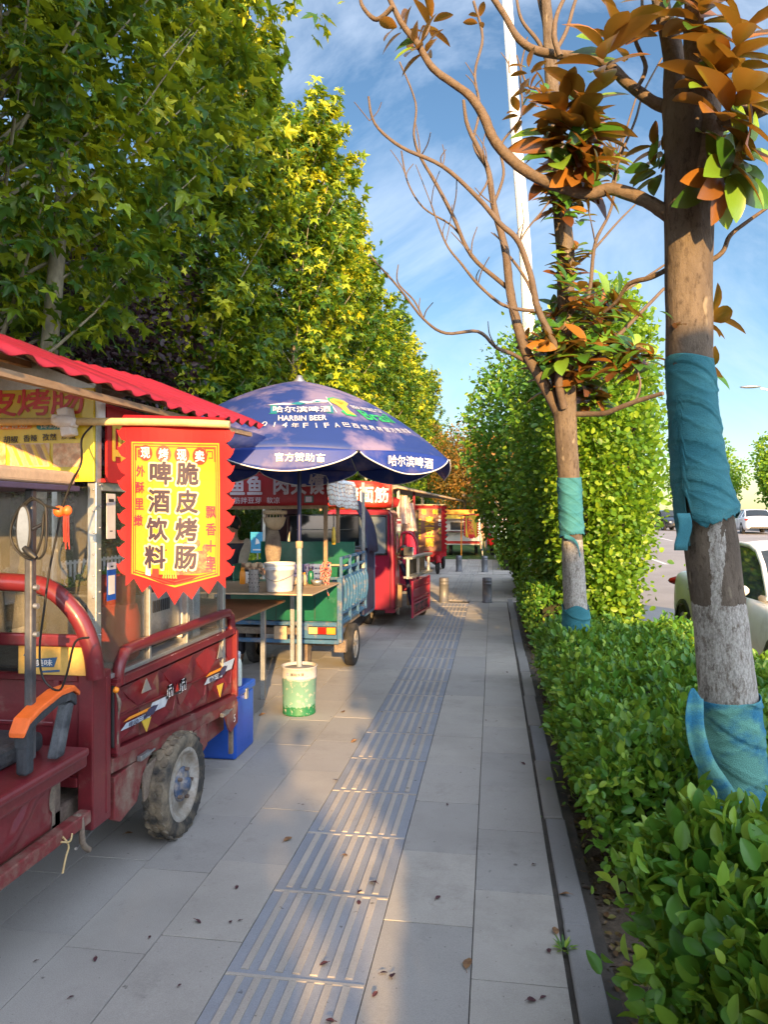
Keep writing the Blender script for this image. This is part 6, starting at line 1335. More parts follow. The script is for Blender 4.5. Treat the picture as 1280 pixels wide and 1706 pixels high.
for i, (px, py, c_, lb) in enumerate(((500, 940, mat('crate_indigo', (.06, .06, .22), .5, bump=0), 'indigo plastic crate behind the parasol pole on the stall'), (528, 934, mat('crate_blue', (.12, .18, .38), .5, bump=0), 'paler blue plastic crate to the right of the indigo one'))):
    x, y, z = at(px, py, 7.4); g = thing('plastic_crate', lb, 'crate', (x, y, .93), 'plastic crates on the green stall'); z0 = .932
    b = MB(); b.bx(x-.12, x+.12, y-.1, y+.1, z0, z0+.01)
    for k in range(7): b.bx(x-.12+.038*k, x-.112+.038*k, y-.1, y-.092, z0+.01, z0+.16)
    for zz in (.05, .1, .155): b.bx(x-.122, x+.122, y-.102, y-.094, z0+zz, z0+zz+.012); b.bx(x-.122, x-.114, y-.1, y+.1, z0+zz, z0+zz+.012); b.bx(x+.114, x+.122, y-.1, y+.1, z0+zz, z0+zz+.012)
    b.bx(x-.12, x+.12, y+.092, y+.1, z0+.01, z0+.16); b.build('lattice', c_, g)
g = thing('plastic_bag', 'crumpled clear bag with packets beside the bucket', 'bag', at(488, 958, 6.6)); b = MB(); c_0 = Vector(at(488, 953, 6.7)); c_0.z = .99; b.ball(c_0, .05, 10, (1, 1, .9)); b.ball(c_0+Vector((.06, .02, .01)), .045, 10); b.build('packet', m_tan, g)

for k, (px, d, hh, m_, lb) in enumerate(((404, 6.9, .16, m_inkorg, 'orange capped sauce bottle left of the brush cylinder'), (412, 7.0, .13, m_inkwht, 'short white seasoning jar beside the sauce bottle'), (506, 6.8, .12, m_tan, 'brown jar behind the parasol pole on the counter'), (518, 6.9, .15, m_green, 'green bottle on the stall counter right of the pole'), (528, 6.75, .09, m_steel, 'low steel bowl on the stall counter right of the pole'))):
    x, y, _ = at(px, 950, d); g = thing('condiment_jar', lb, 'jar', (x, y, .939), 'jars and bottles on the stall counter'); r_ = .05 if 'bowl' in lb else .028
    b = MB(); b.lathe([(.001, .0), (r_*.8, .0), (r_, .01), (r_, hh*.7), (r_*.6, hh*.85), (r_*.5, hh*.86)] if 'bowl' not in lb else [(.001, 0), (r_*.6, 0), (r_*1.2, hh*.6), (r_*1.15, hh*.6), (r_*.5, .01)], (x, y, .939), 18); b.build('body', m_, g)
    if 'bowl' not in lb: b = MB(); b.lathe([(r_*.55, hh*.84), (r_*.6, hh*.85), (r_*.6, hh), (.001, hh)], (x, y, .939), 14); b.build('cap', m_inkorg if k % 2 == 0 else m_black, g)
# ================================================================ people
def skin_person(name, label, cat, joints, edges, radii, mats, parts, loc):
    """joints: dict name->(x,y,z); one skinned surface, clothing and hair as children"""
    t_ = None
    me = bpy.data.meshes.new('person'); ks = list(joints); me.from_pydata([tuple(Vector(joints[k])-Vector(loc)) for k in ks], [(ks.index(a), ks.index(c)) for a, c in edges], [])
    o = bpy.data.objects.new('person', me); COL.objects.link(o); o.location = loc
    md = o.modifiers.new('sk', 'SKIN'); sv = me.skin_vertices[0].data
    for i, k in enumerate(ks): r = radii[k]; sv[i].radius = r if isinstance(r, tuple) else (r, r); sv[i].use_root = (k == 'pelvis')
    sb = o.modifiers.new('sb', 'SUBSURF'); sb.levels = sb.render_levels = 2
    me.materials.append(mats); tag(o, label, cat); md.use_smooth_shade = True; return o
def limbs_of(o, name, J, chain, R, m):
    me = bpy.data.meshes.new(name); me.from_pydata([tuple(Vector(J[k])-o.location) for k in chain], [(i, i+1) for i in range(len(chain)-1)], []); q = bpy.data.objects.new(name, me); COL.objects.link(q); q.parent = o
    md = q.modifiers.new('sk', 'SKIN'); md.use_smooth_shade = True; sv = me.skin_vertices[0].data
    for i, r in enumerate(R): sv[i].radius = r if isinstance(r, tuple) else (r, r)
    sv[0].use_root = True; sb = q.modifiers.new('sb', 'SUBSURF'); sb.levels = sb.render_levels = 2; me.materials.append(m); return q
def figure(label, base, hd, h, mt, mpnt, mhair, stride=.0, arm=None, bag=False, sleeve=True, coat=True, dress=False):
    """standing or walking figure facing angle hd (0 = +y), feet at base"""
    k = h/1.7; c, s_ = math.cos(hd), math.sin(hd); B = Vector(base)
    def W_(x, y, z): return (B.x+(x*c-y*s_)*k, B.y+(x*s_+y*c)*k, B.z+z*k)
    J = {}; st = stride
    J['pelvis'] = W_(0, 0, .93); J['waist'] = W_(0, .0, 1.08); J['chest'] = W_(0, .01, 1.27); J['neck0'] = W_(0, 0, 1.43); J['neck'] = W_(0, .01, 1.49); J['head'] = W_(0, .025, 1.59); J['crown'] = W_(0, .01, 1.67)
    for n_, x, f in (('L', -.09, st), ('R', .09, -st)):
        J['hip'+n_] = W_(x, 0, .88); J['knee'+n_] = W_(x, f*.5+.03, .48); J['ank'+n_] = W_(x, f-.02 if f >= 0 else f-.05, .09+(.05 if f < 0 else 0)); J['toe'+n_] = W_(x*1.1, f+.13 if f >= 0 else f+.06, .03)
    for n_, x, f in (('L', -1, -st), ('R', 1, st)):
        J['sh'+n_] = W_(.17*x, 0, 1.40); J['el'+n_] = W_(.23*x, f*.35-.02, 1.12); J['wr'+n_] = W_(.235*x, f*.75+.06, .89); J['hd'+n_] = W_(.232*x, f*.8+.08, .83)
    if arm:
        for n_, pts in arm.items(): J['el'+n_], J['wr'+n_], J['hd'+n_] = [Vector(p) for p in pts]
    R = {'pelvis': (.155*k, .11*k), 'waist': (.125*k, .09*k), 'chest': (.15*k, .10*k), 'neck0': (.08*k, .07*k), 'neck': .048*k, 'head': (.078*k, .095*k), 'crown': (.06*k, .07*k)}
    for n_ in 'LR': R.update({'hip'+n_: .088*k, 'knee'+n_: .058*k, 'ank'+n_: .040*k, 'toe'+n_: .033*k, 'sh'+n_: .055*k, 'el'+n_: .040*k, 'wr'+n_: .026*k, 'hd'+n_: (.034*k, .018*k)})
    E = [('pelvis', 'waist'), ('waist', 'chest'), ('chest', 'neck0'), ('neck0', 'neck'), ('neck', 'head'), ('head', 'crown')]
    for n_ in 'LR': E += [('pelvis', 'hip'+n_), ('hip'+n_, 'knee'+n_), ('knee'+n_, 'ank'+n_), ('ank'+n_, 'toe'+n_), ('chest', 'sh'+n_), ('sh'+n_, 'el'+n_), ('el'+n_, 'wr'+n_), ('wr'+n_, 'hd'+n_)]
    o = skin_person('person', label, 'person', J, E, R, m_skin, None, tuple(B))
    # fingers and thumb
    for n_ in 'LR':
        hdv = Vector(J['hd'+n_]); d = (hdv-Vector(J['wr'+n_])).normalized(); sd = d.cross(Vector((c, s_, 0))).normalized()
        if sd.length < .5: sd = Vector((0, 0, 1))
        me = bpy.data.meshes.new('fingers'); V = []; E2 = []; rr_ = []
        for i, ln in enumerate((.062, .074, .068, .052)):
            b0 = hdv+sd*(.024-.016*i)*k; n0 = len(V); cu = Vector((0, 0, -.25)) if abs(d.z) < .7 else Vector((-s_, c, 0))*.3
            V += [b0-o.location, b0+d*ln*k*.5+cu*.012-o.location, b0+d*ln*k*.95+cu*.05*k-o.location]; E2 += [(n0, n0+1), (n0+1, n0+2)]; rr_ += [.009*k, .008*k, .006*k]
        b0 = hdv-d*.03*k+sd*.03*k; n0 = len(V); V += [b0-o.location, b0+(d*.025+sd*.022)*k-o.location, b0+(d*.055+sd*.024)*k-o.location]; E2 += [(n0, n0+1), (n0+1, n0+2)]; rr_ += [.010*k, .009*k, .007*k]
        me.from_pydata([tuple(v) for v in V], E2, []); q = bpy.data.objects.new('fingers', me); COL.objects.link(q); q.parent = o; md = q.modifiers.new('sk', 'SKIN'); md.use_smooth_shade = True
        for i, r in enumerate(rr_): me.skin_vertices[0].data[i].radius = (r, r)
        for i in range(0, len(V), 3): me.skin_vertices[0].data[i].use_root = True
        me.materials.append(m_skin)
    # face: nose, ears, eyes, mouth
    hc = Vector(J['head']); fw = Vector((-s_, c, 0)); rt = Vector((c, s_, 0))
    b = MB(); b.ball(hc+fw*.098*k+Vector((0, 0, -.01*k)), .014*k, 8, (.8, 1, 1.6)); b.ball(hc+rt*.08*k, .02*k, 8, (.5, .8, 1.3)); b.ball(hc-rt*.08*k, .02*k, 8, (.5, .8, 1.3)); b.build('face', m_skin, o)
    b = MB(); [b.ball(hc+fw*.088*k+rt*.03*k*i+Vector((0, 0, .015*k)), .009*k, 8, (1.2, .7, .8)) for i in (-1, 1)]; b.ball(hc+fw*.088*k+Vector((0, 0, -.045*k)), .014*k, 8, (1.2, .5, .4)); b.build('eyes_and_mouth', m_inkmaroon, o)
    b = MB(); b.ball(hc-fw*.018*k+Vector((0, 0, .035*k)), .10*k, 14, (.92, 1.02, 1.0)); b.build('hair', mhair, o)
    # clothing
    kk = ['pelvis', 'waist', 'chest', 'neck0']; limbs_of(o, 'shirt', J, kk, [(.175*k, .13*k), (.15*k, .115*k), (.17*k, .12*k), (.085*k, .08*k)], mt)
    for n_ in 'LR':
        J['shx'] = tuple(Vector(J['sh'+n_])*.8+Vector(J['neck0'])*.2); J['el2'] = tuple(Vector(J['el'+n_])*.8+Vector(J['wr'+n_])*.2) if not sleeve else J['wr'+n_]
        limbs_of(o, 'sleeve', J, ['shx', 'sh'+n_, 'el'+n_] + (['el2'] if sleeve else []), [.07*k, .068*k, .052*k]+([.036*k] if sleeve else []), mt)
        limbs_of(o, 'trouser_leg', J, ['hip'+n_, 'knee'+n_, 'ank'+n_], [.108*k, .075*k, .058*k], mpnt)
        J['heel'] = tuple(Vector(J['ank'+n_])+Vector((0, 0, -.05*k))); limbs_of(o, 'shoe', J, ['heel', 'toe'+n_], [.045*k, .038*k], m_black)
    return o, J, fw, rt
m_beige = mat('cloth_beige', (.42, .36, .28), .85, bump=.2); m_darkc = mat('cloth_dark', (.035, .035, .05), .85, bump=.2); m_hair = mat('hair_black', (.012, .010, .010), .5, bump=.3)
m_pinkc = mat('cloth_pinkish', (.42, .25, .20), .85, bump=.2)
vb = (-2.78, 7.45, 0)
vh = Vector(at(412, 953, 7.3))
o, J, fw, rt = figure('vendor in beige top and dark apron reaching over the stall counter, half hidden', vb, math.pi, 1.58, m_beige, m_darkc, m_hair, 0, {'R': [(-2.88, 7.30, 1.08), (-2.80, 7.08, 1.04), (-2.76, 7.0, 1.03)], 'L': [(-2.60, 7.22, 1.06), (-2.44, 7.20, 1.035), (-2.37, 7.19, 1.03)]}, sleeve=False)
b = MB(); b.grid(lambda u, v: (vb[0]+.17*math.sin((u-.5)*2.4), vb[1]-.165*math.cos((u-.5)*2.4), 1.30-.75*v), 12, 8); b.build('apron', m_darkc, o, solid=.004)
g = thing('hanging_cloth', 'orange red cloth hanging from the stall roof rail beside the near banner', 'cloth', at(392, 860, 7.0)); b = MB(); b.grid(lambda u, v: (-2.98+u*.17, 6.94+.02*math.sin(u*9), 1.67-.30*v-.02*math.sin(u*4)), 8, 8); b.build('cloth', m_orange, g, solid=.003)
g = thing('hanging_cloth', 'pale towel hanging next to the orange red cloth', 'cloth', at(408, 850, 7.05)); b = MB(); b.grid(lambda u, v: (-2.80+u*.11, 6.97+.02*math.sin(u*11), 1.67-.24*v*(1-.3*u)), 8, 8); b.build('cloth', m_inkwht, g, solid=.003)
wb = at(806, 922, 30.5); wb = (wb[0], wb[1], .004)
o, J, fw, rt = figure('person in a pinkish coat walking away down the sunlit path with a dark bag', wb, rad(8), 1.50, m_pinkc, m_beige, m_hair, .16)
b = MB(); hp = Vector(J['hdR']); b.ball(hp+Vector((.05, 0, -.16)), .15, 12, (.8, .7, 1.2)); b.tube([hp+Vector((.0, 0, -.03)), hp+Vector((.03, 0, -.1))], .012, 6); tag(b.build('shoulder_bag', m_darkc), 'dark bag carried at the side of the walking person', 'bag')
figure('small distant person standing past the yellow banner, dark trousers', (at(784, 905, 37)[0], at(784, 905, 37)[1], .004), 0, 1.6, m_beige, m_darkc, m_hair, .1)
figure('second distant person beside the white food truck, in a pale top', (at(776, 905, 38)[0], at(776, 905, 38)[1], .004), rad(200), 1.55, mat('cloth_white', (.6, .6, .6), .8), m_bluem, m_hair, .08)
# ================================================================ red cab tricycle
m_cabred = mat('cab_red', (.28, .012, .04), .3, col2=(.24, .012, .035), scale=2, grain=.04, bump=.02, coat=.4, dirt=(.22, .08, .06), dscale=3, dlo=.62, dhi=.9)
m_glassl = mat('window_glass', (.10, .13, .16), .05, col2=(.16, .19, .22), scale=2, grain=.03, bump=0, spec=.9)
m_pink = mat('pink_cloth', (.70, .03, .12), .7, col2=(.6, .02, .09), scale=4, bump=.2, trans=.2)
m_orgbag = mat('orange_bag', (.70, .33, .04), .5, col2=(.6, .22, .03), scale=9, bump=.5)
g = thing('cab_tricycle', 'dark red tricycle cab with a window and orange reflector, parked past the blue stall', 'tricycle', (-1.9, 10.7, 0)); t = g
CY = 10.15
def rr_box(b, x0, x1, z0, z1, y0, y1, r, top_in=.0):
    pts = []
    for cx, cz, a0 in ((x1-r, z0+r*.5, -90), (x1-r-top_in, z1-r, 0), (x0+r+top_in, z1-r, 90), (x0+r, z0+r*.5, 180)):
        for k in range(6): a = rad(a0+18*k); rz_ = r if cz > (z0+z1)/2 else r*.5; pts.append((cx+r*math.cos(a), cz+rz_*math.sin(a)))
    b.prism(pts, (0, y1, 0), (1, 0, 0), (0, 0, 1), y1-y0)
b = MB(); rr_box(b, -2.52, -1.47, .24, 1.68, CY, 10.75, .11, .03); b.build('cab', m_cabred, t, bevel=.03, seg=3)
b = MB(); rr_box(b, -2.18, -1.60, 1.05, 1.58, CY-.008, CY, .05); w_ = b.build('door_window', m_glassl, t)
b = MB(); P = [(-2.19, 1.04), (-1.59, 1.04), (-1.59, 1.59), (-2.19, 1.59)]; b.tube([(x, CY-.006, z) for x, z in P], .018, 8, closed=True); b.build('window_seal', m_black, w_)
b = MB(); b.tube([(-1.54, CY-.006, 1.62), (-1.535, CY-.006, .9), (-1.54, CY-.006, .28)], .005, 5); b.build('door_seam', m_black, t)
b = MB(); b.lathe([(.06, 0), (.05, -.012), (.001, -.014)], (-1.79, CY, .86), 20, 'y'); b.build('reflector_plate', m_cabred, t); b = MB(); b.lathe([(.032, -.01), (.028, -.03), (.001, -.034)], (-1.79, CY, .86), 16, 'y'); b.build('reflector', m_inkorg, t)
b = MB(); b.bx(-1.62, -1.47, CY+.02, CY+.35, .20, .26); b.build('step', m_cabred, t, bevel=.01)
b = MB(); b.bx(-1.462, -1.455, 10.25, 10.7, 1.05, 1.55); b.build('side_window', m_glassl, t, bevel=.003)
b = MB(); b.ball((-1.35, 10.2, 1.09), .075, 12, (1.0, .45, 1.15)); b.tube([(-1.44, 10.2, 1.0), (-1.36, 10.2, .99)], .014, 8); m_ = b.build('wing_mirror', m_black, t); b = MB(); b.bx(-1.385, -1.325, 10.155, 10.165, 1.10, 1.13); b.build('reflector_strip', m_red_l, m_)
b = MB(); b.tube([(-1.42, 10.3, .95), (-1.36, 10.28, .80), (-1.30, 10.22, .66), (-1.28, 10.2, .48), (-1.25, 10.2, .32)], [.03, .035, .03, .02, .015], 8, 4); b.build('hanging_hose', m_navyc, t)
b = MB(); b.tube([(-1.43, 10.5, .70), (-1.43, 10.5, 1.25), (-1.38, 10.5, 1.34), (-1.28, 10.5, 1.33), (-1.20, 10.5, 1.2), (-1.18, 10.5, .9), (-1.18, 10.5, .6)], .022, 8, 4); b.build('rear_hoop', m_cabred, t)
b = MB(); b.bx(-1.44, -1.38, 10.2, 10.24, .28, .62); b.bx(-1.32, -1.22, 10.3, 10.7, .3, .55); b.build('battery_box', m_wood, t, bevel=.005)
# bed and folded-down side
b = MB(); b.bx(-2.4, -1.15, 10.8, 12.3, .45, .55); b.build('bed', m_cabred, t, bevel=.008)
xs = lambda y: -1.16+(y-9.4)*.13
b = MB(); y0, y1 = 9.45, 10.45
def sp(y, z, e=0.): return (xs(y)+.0+e, y, z)
b.add([sp(y0, .25), sp(y1, .25), sp(y1, .72), sp(y0, .72)], [(0, 1, 2, 3)])
for z in (.26, .42, .47, .61, .71): b.beam(sp(y0, z, .012), sp(y1, z, .012), .022, .03)
for y in (y0, y1): b.beam(sp(y, .24, .012), sp(y, .73, .012), .03, .03, (0, 1, 0))
b.build('folded_side', m_cabred, t, bevel=.003)
b = MB(); rs = random.Random(2)
for k, (ya) in enumerate((.12, .42, .72)):
    for (u0, u1, v0, v1) in ((0, .22, .10, .13), (.08, .12, .04, .10), (0, .2, .02, .04)): b.add([sp(y0+ya+u0, .28+v0, .016), sp(y0+ya+u1, .28+v0, .016), sp(y0+ya+u1, .28+v1, .016), sp(y0+ya+u0, .28+v1, .016)], [(0, 1, 2, 3)])
b.build('cut_letters', m_black, t)
for s_, x in ((1, -1.22), (-1, -2.4)): wheel(t, x, 11.6, .24, .24, .11, s_, MATS['muddy_rim'])
wheel(t, -1.9, 9.95+.5, .22, .22, .1, 1, MATS['muddy_rim'])
g = thing('wire_rack', 'grey metal rack with dark openings standing on the folded side of the red tricycle', 'rack', (-1.1, 10.3, .74))
b = MB()
for z in (.76, 1.02): b.beam((xs(9.6), 9.6, z), (xs(10.9), 10.9, z+.0), .12, .03)
for y in (9.62, 10.2, 10.88): b.beam((xs(y), y, .74), (xs(y), y, 1.03), .04, .04, (0, 1, 0))
b.build('frame', m_alu, g, bevel=.003); b = MB(); b.add([(xs(9.7)-.05, 9.7, .77), (xs(10.85)-.05, 10.85, .77), (xs(10.85)-.05, 10.85, 1.0), (xs(9.7)-.05, 9.7, 1.0)], [(0, 1, 2, 3)]); b.build('dark_back', m_black, g)
g = thing('menu_box', 'small black and white box standing on the grey rack', 'box', (-1.15, 9.9, 1.04)); b = MB(); b.bx(-1.22, -1.1, 9.85, 9.97, 1.04, 1.16); b.build('box', m_black, g, bevel=.004); b = MB(); b.bx(-1.098, -1.09, 9.86, 9.96, 1.05, 1.15); b.build('white_side', m_inkwht, g)  # white panel on one side of the black box
t.location.x += .09
# sign over the cab
g = thing('shop_sign', 'bright red cloth sign with white characters stretched above the red cab', 'sign', (-1.75, 10.4, 1.7))
b = MB(); b.grid(lambda u, v: (-2.45+u*1.04, 10.05+.012*math.sin(u*17+v*2), 1.72+v*.36+.012*math.sin(u*5)), 24, 6); o = b.build('cloth', mat('sign_bright_red', (.66, .05, .03), .45, col2=(.6, .04, .025), bump=.1, trans=.2), g, solid=.004)
b = MB()
for i, ch in enumerate('工烤面筋'): b.text(ch, (-2.20+.215*i, 10.025, 1.885), (1, 0, 0), (0, 0, 1), .19, .21, .05)
b.build('lettering', m_inkwht, o)
b = MB(); b.bx(-2.46, -2.43, 10.06, 10.09, 1.66, 2.1); b.build('stake', m_wood, g); b = MB(); b.bx(-1.43, -1.40, 10.06, 10.09, 1.66, 2.1); b.build('stake', m_wood, g)
g = thing('rolled_tarp', 'orange yellow bundle with a red tie lying on the red cab roof', 'bundle', (-1.8, 10.3, 1.69)); b = MB(); b.tube([(-2.4, 10.25, 1.73), (-2.1, 10.22, 1.74), (-1.8, 10.24, 1.75), (-1.5, 10.2, 1.76), (-1.36, 10.2, 1.74)], [.05, .06, .07, .07, .03], 12, 6, amp=.12); b.build('bundle', m_orgbag, g); b = MB(); b.prism([(0, 0), (.10, .02), (.13, .12), (.05, .16), (-.03, .10)], (-1.44, 10.16, 1.70), (1, 0, 0), (0, 0, 1), .02); b.build('tie', m_banred, g)
# ================================================================ awning stall beyond, pennon, scooters, white truck
g = thing('awning_stall', 'stall under a thin dark sloping awning right of the red cab', 'stall', (-1.6, 13.2, 0))
a0, a1 = Vector(at(664, 822, 11.6)), Vector(at(772, 832, 13.2))
b = MB(); v = [Vector((-2.7, 11.7, 2.10)), Vector(at(662, 808, 11.4)), Vector(at(772, 833, 14.6)), Vector((-2.7, 15.0, 2.15))]; v2 = [p-Vector((0, 0, .03)) for p in v]; b.add(v+v2, [(0, 1, 2, 3), (7, 6, 5, 4), (0, 4, 5, 1), (1, 5, 6, 2), (2, 6, 7, 3), (3, 7, 4, 0)]); b.build('awning', m_shed, g)
b = MB(); b.tube([at(600, 828, 11.3), at(662, 812, 11.38), at(730, 826, 13.2), at(772, 835, 14.6)], .018, 8); b.build('awning_pole', m_tan, g)
for (px, d) in ((690, 12.4), (664, 11.6), (640, 14.8)): x, y, z = at(px, 840, d); b = MB(); b.bx(x-.02, x+.02, y-.02, y+.02, 0, 2.02); b.build('post', m_cabred if px == 690 else m_alu, g)
b = MB(); b.bx(-2.7, -1.35, 12.2, 14.2, .5, 1.0); b.build('counter', m_cabred, g, bevel=.01); b = MB(); b.bx(-2.7, -1.4, 13.6, 13.63, 1.0, 1.7); b.build('back_sheet', m_mud, g)
for k, (px, py, d, m, lb) in enumerate(((672, 850, 11.9, m_inkwht, 'bunch of clear plastic bags hanging under the awning, left one'), (682, 862, 12.0, m_tan, 'bunch of clear plastic bags hanging under the awning, right one'))):
    q = thing('bag_bunch', lb, 'bags', at(px, py, d), 'plastic bags hanging at the awning stall'); c_0 = Vector(at(px, py, d)); b = MB(); b.grid(lambda u, v: tuple(c_0+Vector((.12*math.cos(u*math.tau)*(.5+.5*v)+.012*math.sin(u*60), .08*math.sin(u*math.tau)*(.5+.5*v), .24-.46*v+.012*math.sin(u*50)))), 40, 8); b.build('film', mat('clear_film', (.70, .55, .50), .25, col2=(.6, .4, .35), scale=20, bump=.4, alpha=.75), q)
q = thing('folded_parasol', 'bright pink folded parasol standing beside the stall', 'parasol', at(683, 950, 12.3)[:2]+(0,)); x, y, z = at(683, 900, 12.3)
b = MB(); b.grid(lambda u, v: (x+(.02+.12*v)*math.cos(u*math.tau)*(1+.22*math.sin(u*8*math.tau)), y+(.02+.12*v)*math.sin(u*math.tau)*(1+.22*math.sin(u*8*math.tau)), 1.50-.72*v), 64, 10); b.build('canopy', m_pink, q); b = MB(); b.lathe([(.015, 0), (.015, 1.56), (.001, 1.58)], (x, y, 0), 10); b.build('pole', m_alu, q); q.location = (x, y, 0)
for ch in q.children: ch.location = (0, 0, 0)
for ch in q.children:
    for vv in ch.data.vertices: pass
# stinky tofu pennon
bn2 = thing('hanging_banner', 'tall red and bronze hanging banner with large yellow characters beyond the red cab', 'banner', at(715, 838, 16.8))
o2 = Vector(at(691, 842, 16.8)); m_bronze = mat('banner_bronze', (.16, .05, .035), .5, col2=(.34, .14, .08), scale=3, bump=.1)
ob, mp2 = pennon(bn2, o2, (.989, .15, 0), (.15, -.989, 0), .70, 1.08, m_banred, .10, .012, 11, 5, 'cloth', .05)
b = MB(); b.m = 0
for j in range(12):
    for i in range(4):
        ua, ub = .07+.56*i/4, .07+.56*(i+1)/4; va, vb_ = -.07-1.0*j/12, -.07-1.0*(j+1)/12; b.add([mp2(ua, va, .006), mp2(ub, va, .006), mp2(ub, vb_, .006), mp2(ua, vb_, .006)], [(0, 1, 2, 3)])
b.build('printed_field', m_bronze, bn2)
b = MB()
for ch, u0, v0, s_, m in (('秘', .22, -.15, .11, 1), ('制', .48, -.15, .11, 1), ('臭', .35, -.36, .21, 0), ('豆', .35, -.62, .21, 0), ('腐', .35, -.86, .20, 0)): b.m = m; b.text(ch, None, None, None, s_, s_, .05, fn=lambda u, v, u0=u0, v0=v0: mp2(u0+u, v0+v, .012))
for i, ch in enumerate('闻着臭吃着香'): b.m = 1; b.text(ch, None, None, None, .055, .055, .03, fn=lambda u, v, i=i: mp2(.12+u, -.34-.085*i+v, .012))
for i, ch in enumerate('来一口难忘'): b.m = 2 if i < 3 else 1; b.text(ch, None, None, None, .055, .055, .03, fn=lambda u, v, i=i: mp2(.585+u, -.26-.095*i+v, .012))
b.build('lettering', [mat('ink_amber', (.85, .42, .02), .4, bump=0), mat('ink_lemon', (.75, .65, .05), .4, bump=0), m_inkwht], bn2)
b = MB(); b.tube([o2+Vector((-.55, -.05, .01)), o2+Vector((.72, .11, .01))], .02, 8); b.build('crossbar', m_bamboo, bn2)
def trike(label, x, y, hd, m, grp=None, z=0., sc=1.):
    """open motor tricycle, nose towards -y in its own frame"""
    q = thing('motor_tricycle', label, 'tricycle', (0, 0, 0), grp)
    b = MB(); b.tube([(0, -.95, .95), (0, -.80, .72), (0, -.72, .45), (0, -.55, .30), (0, .1, .30), (0, 1.2, .40)], .05, 10, 4); b.build('frame', m_black, q)
    b = MB(); b.lathe([(.24, -.045), (.27, -.02), (.27, .02), (.24, .045), (.17, .04), (.17, -.04), (.24, -.045)], (0, -.98, .27), 24, 'x'); ty = b.build('wheel', m_tyre, q)
    b = MB(); [b.beam((0, -.98, .27), (0, -.98+.18*math.cos(k*math.tau/6), .27+.18*math.sin(k*math.tau/6)), .03, .03, (1, 0, 0)) for k in range(6)]; b.lathe([(.18, -.03), (.18, .03)], (0, -.98, .27), 20, 'x'); b.build('rim', m_rim, ty)
    b = MB(); b.grid(lambda u, v: ((u-.5)*.16, -.98-.31*math.cos(rad(20+v*120)), .27+.31*math.sin(rad(20+v*120))-.05*(2*u-1)**2), 6, 12); b.build('front_mudguard', m, q, solid=.008)
    b = MB(); b.grid(lambda u, v: ((u-.5)*(.34+.36*v*(1-v)*2.2), -.80+.24*abs(2*u-1)**1.5-.10*math.sin(v*3), .42+.62*v), 14, 10); b.build('leg_shield', m, q, solid=.012)
    b = MB(); b.ball((0, -.92, .86), .085, 12, (1.3, .7, .9)); b.build('headlight', m_lens, q); b = MB(); b.tube([(-.32, -.66, 1.02), (-.12, -.78, 1.06), (.12, -.78, 1.06), (.32, -.66, 1.02)], .016, 8, 3); b.build('handlebar', m_black, q)
    for s_ in (-1, 1): b = MB(); b.ball((.30*s_, -.74, 1.18), .06, 10, (1.2, .4, .9)); b.tube([(.26*s_, -.7, 1.04), (.29*s_, -.74, 1.14)], .008, 6); b.build('wing_mirror', m_black, q)
    b = MB(); b.bx(-.2, .2, -.15, .42, .50, .62); b.build('seat', m_black, q, bevel=.05, seg=3); b = MB(); b.bx(-.22, .22, -.12, .45, .30, .50); b.build('seat_box', m, q, bevel=.04)
    b = MB(); b.bx(-.5, .5, .5, 1.7, .46, .50); b.bx(-.5, -.47, .5, 1.7, .5, .82); b.bx(.47, .5, .5, 1.7, .5, .82); b.bx(-.5, .5, .5, .53, .5, .82); b.bx(-.5, .5, 1.67, 1.7, .5, .82); b.build('cargo_box', m, q, bevel=.008)
    for s_ in (-1, 1): b = MB(); b.lathe([(.13, -.04*s_), (.24, -.045), (.265, -.02), (.265, .02), (.24, .045), (.13, .04*s_)], (.48*s_, 1.2, .265), 22, 'x'); b.build('wheel', m_tyre, q)
    q.location = (x, y, z); q.rotation_euler.z = hd; q.scale = (sc, sc, sc); return q
x_, y_, _ = at(722, 955, 19.2)
tk = trike('red motor tricycle parked behind the tall red banner, front wheel showing', at(711, 950, 19.6)[0]+.12, at(711, 950, 19.6)[1]+.85, rad(12), m_banred, sc=.88)
for k, (px, d, hd) in enumerate(((866, 27, 35), (880, 31, 160), (858, 34, 100))):
    x, y, _ = at(px, 900, d); q = copytree(tk); q.location = (x, y, .0); q.rotation_euler.z = rad(hd); tag(q, ['red motor tricycle parked right of the far yellow hedge, nearest of its cluster', 'red motor tricycle at the right of the far cluster, turned away', 'red motor tricycle deepest in the far cluster'][k], 'tricycle', 'red tricycles parked beyond the far hedge')
g = thing('market_umbrella', 'small red parasol over the far parked tricycles', 'parasol', at(862, 900, 28)); x, y, _ = at(862, 900, 28); g.location = (x, y, 0)
b = MB(); b.lathe([(.001, 1.62), (.3, 1.52), (.62, 1.28), (.60, 1.22)], (x, y, 0), 10, sm=False); b.build('canopy', m_banred, g); b = MB(); b.lathe([(.02, 0), (.02, 1.6)], (x, y, 0), 8); b.build('pole', m_alu, g)
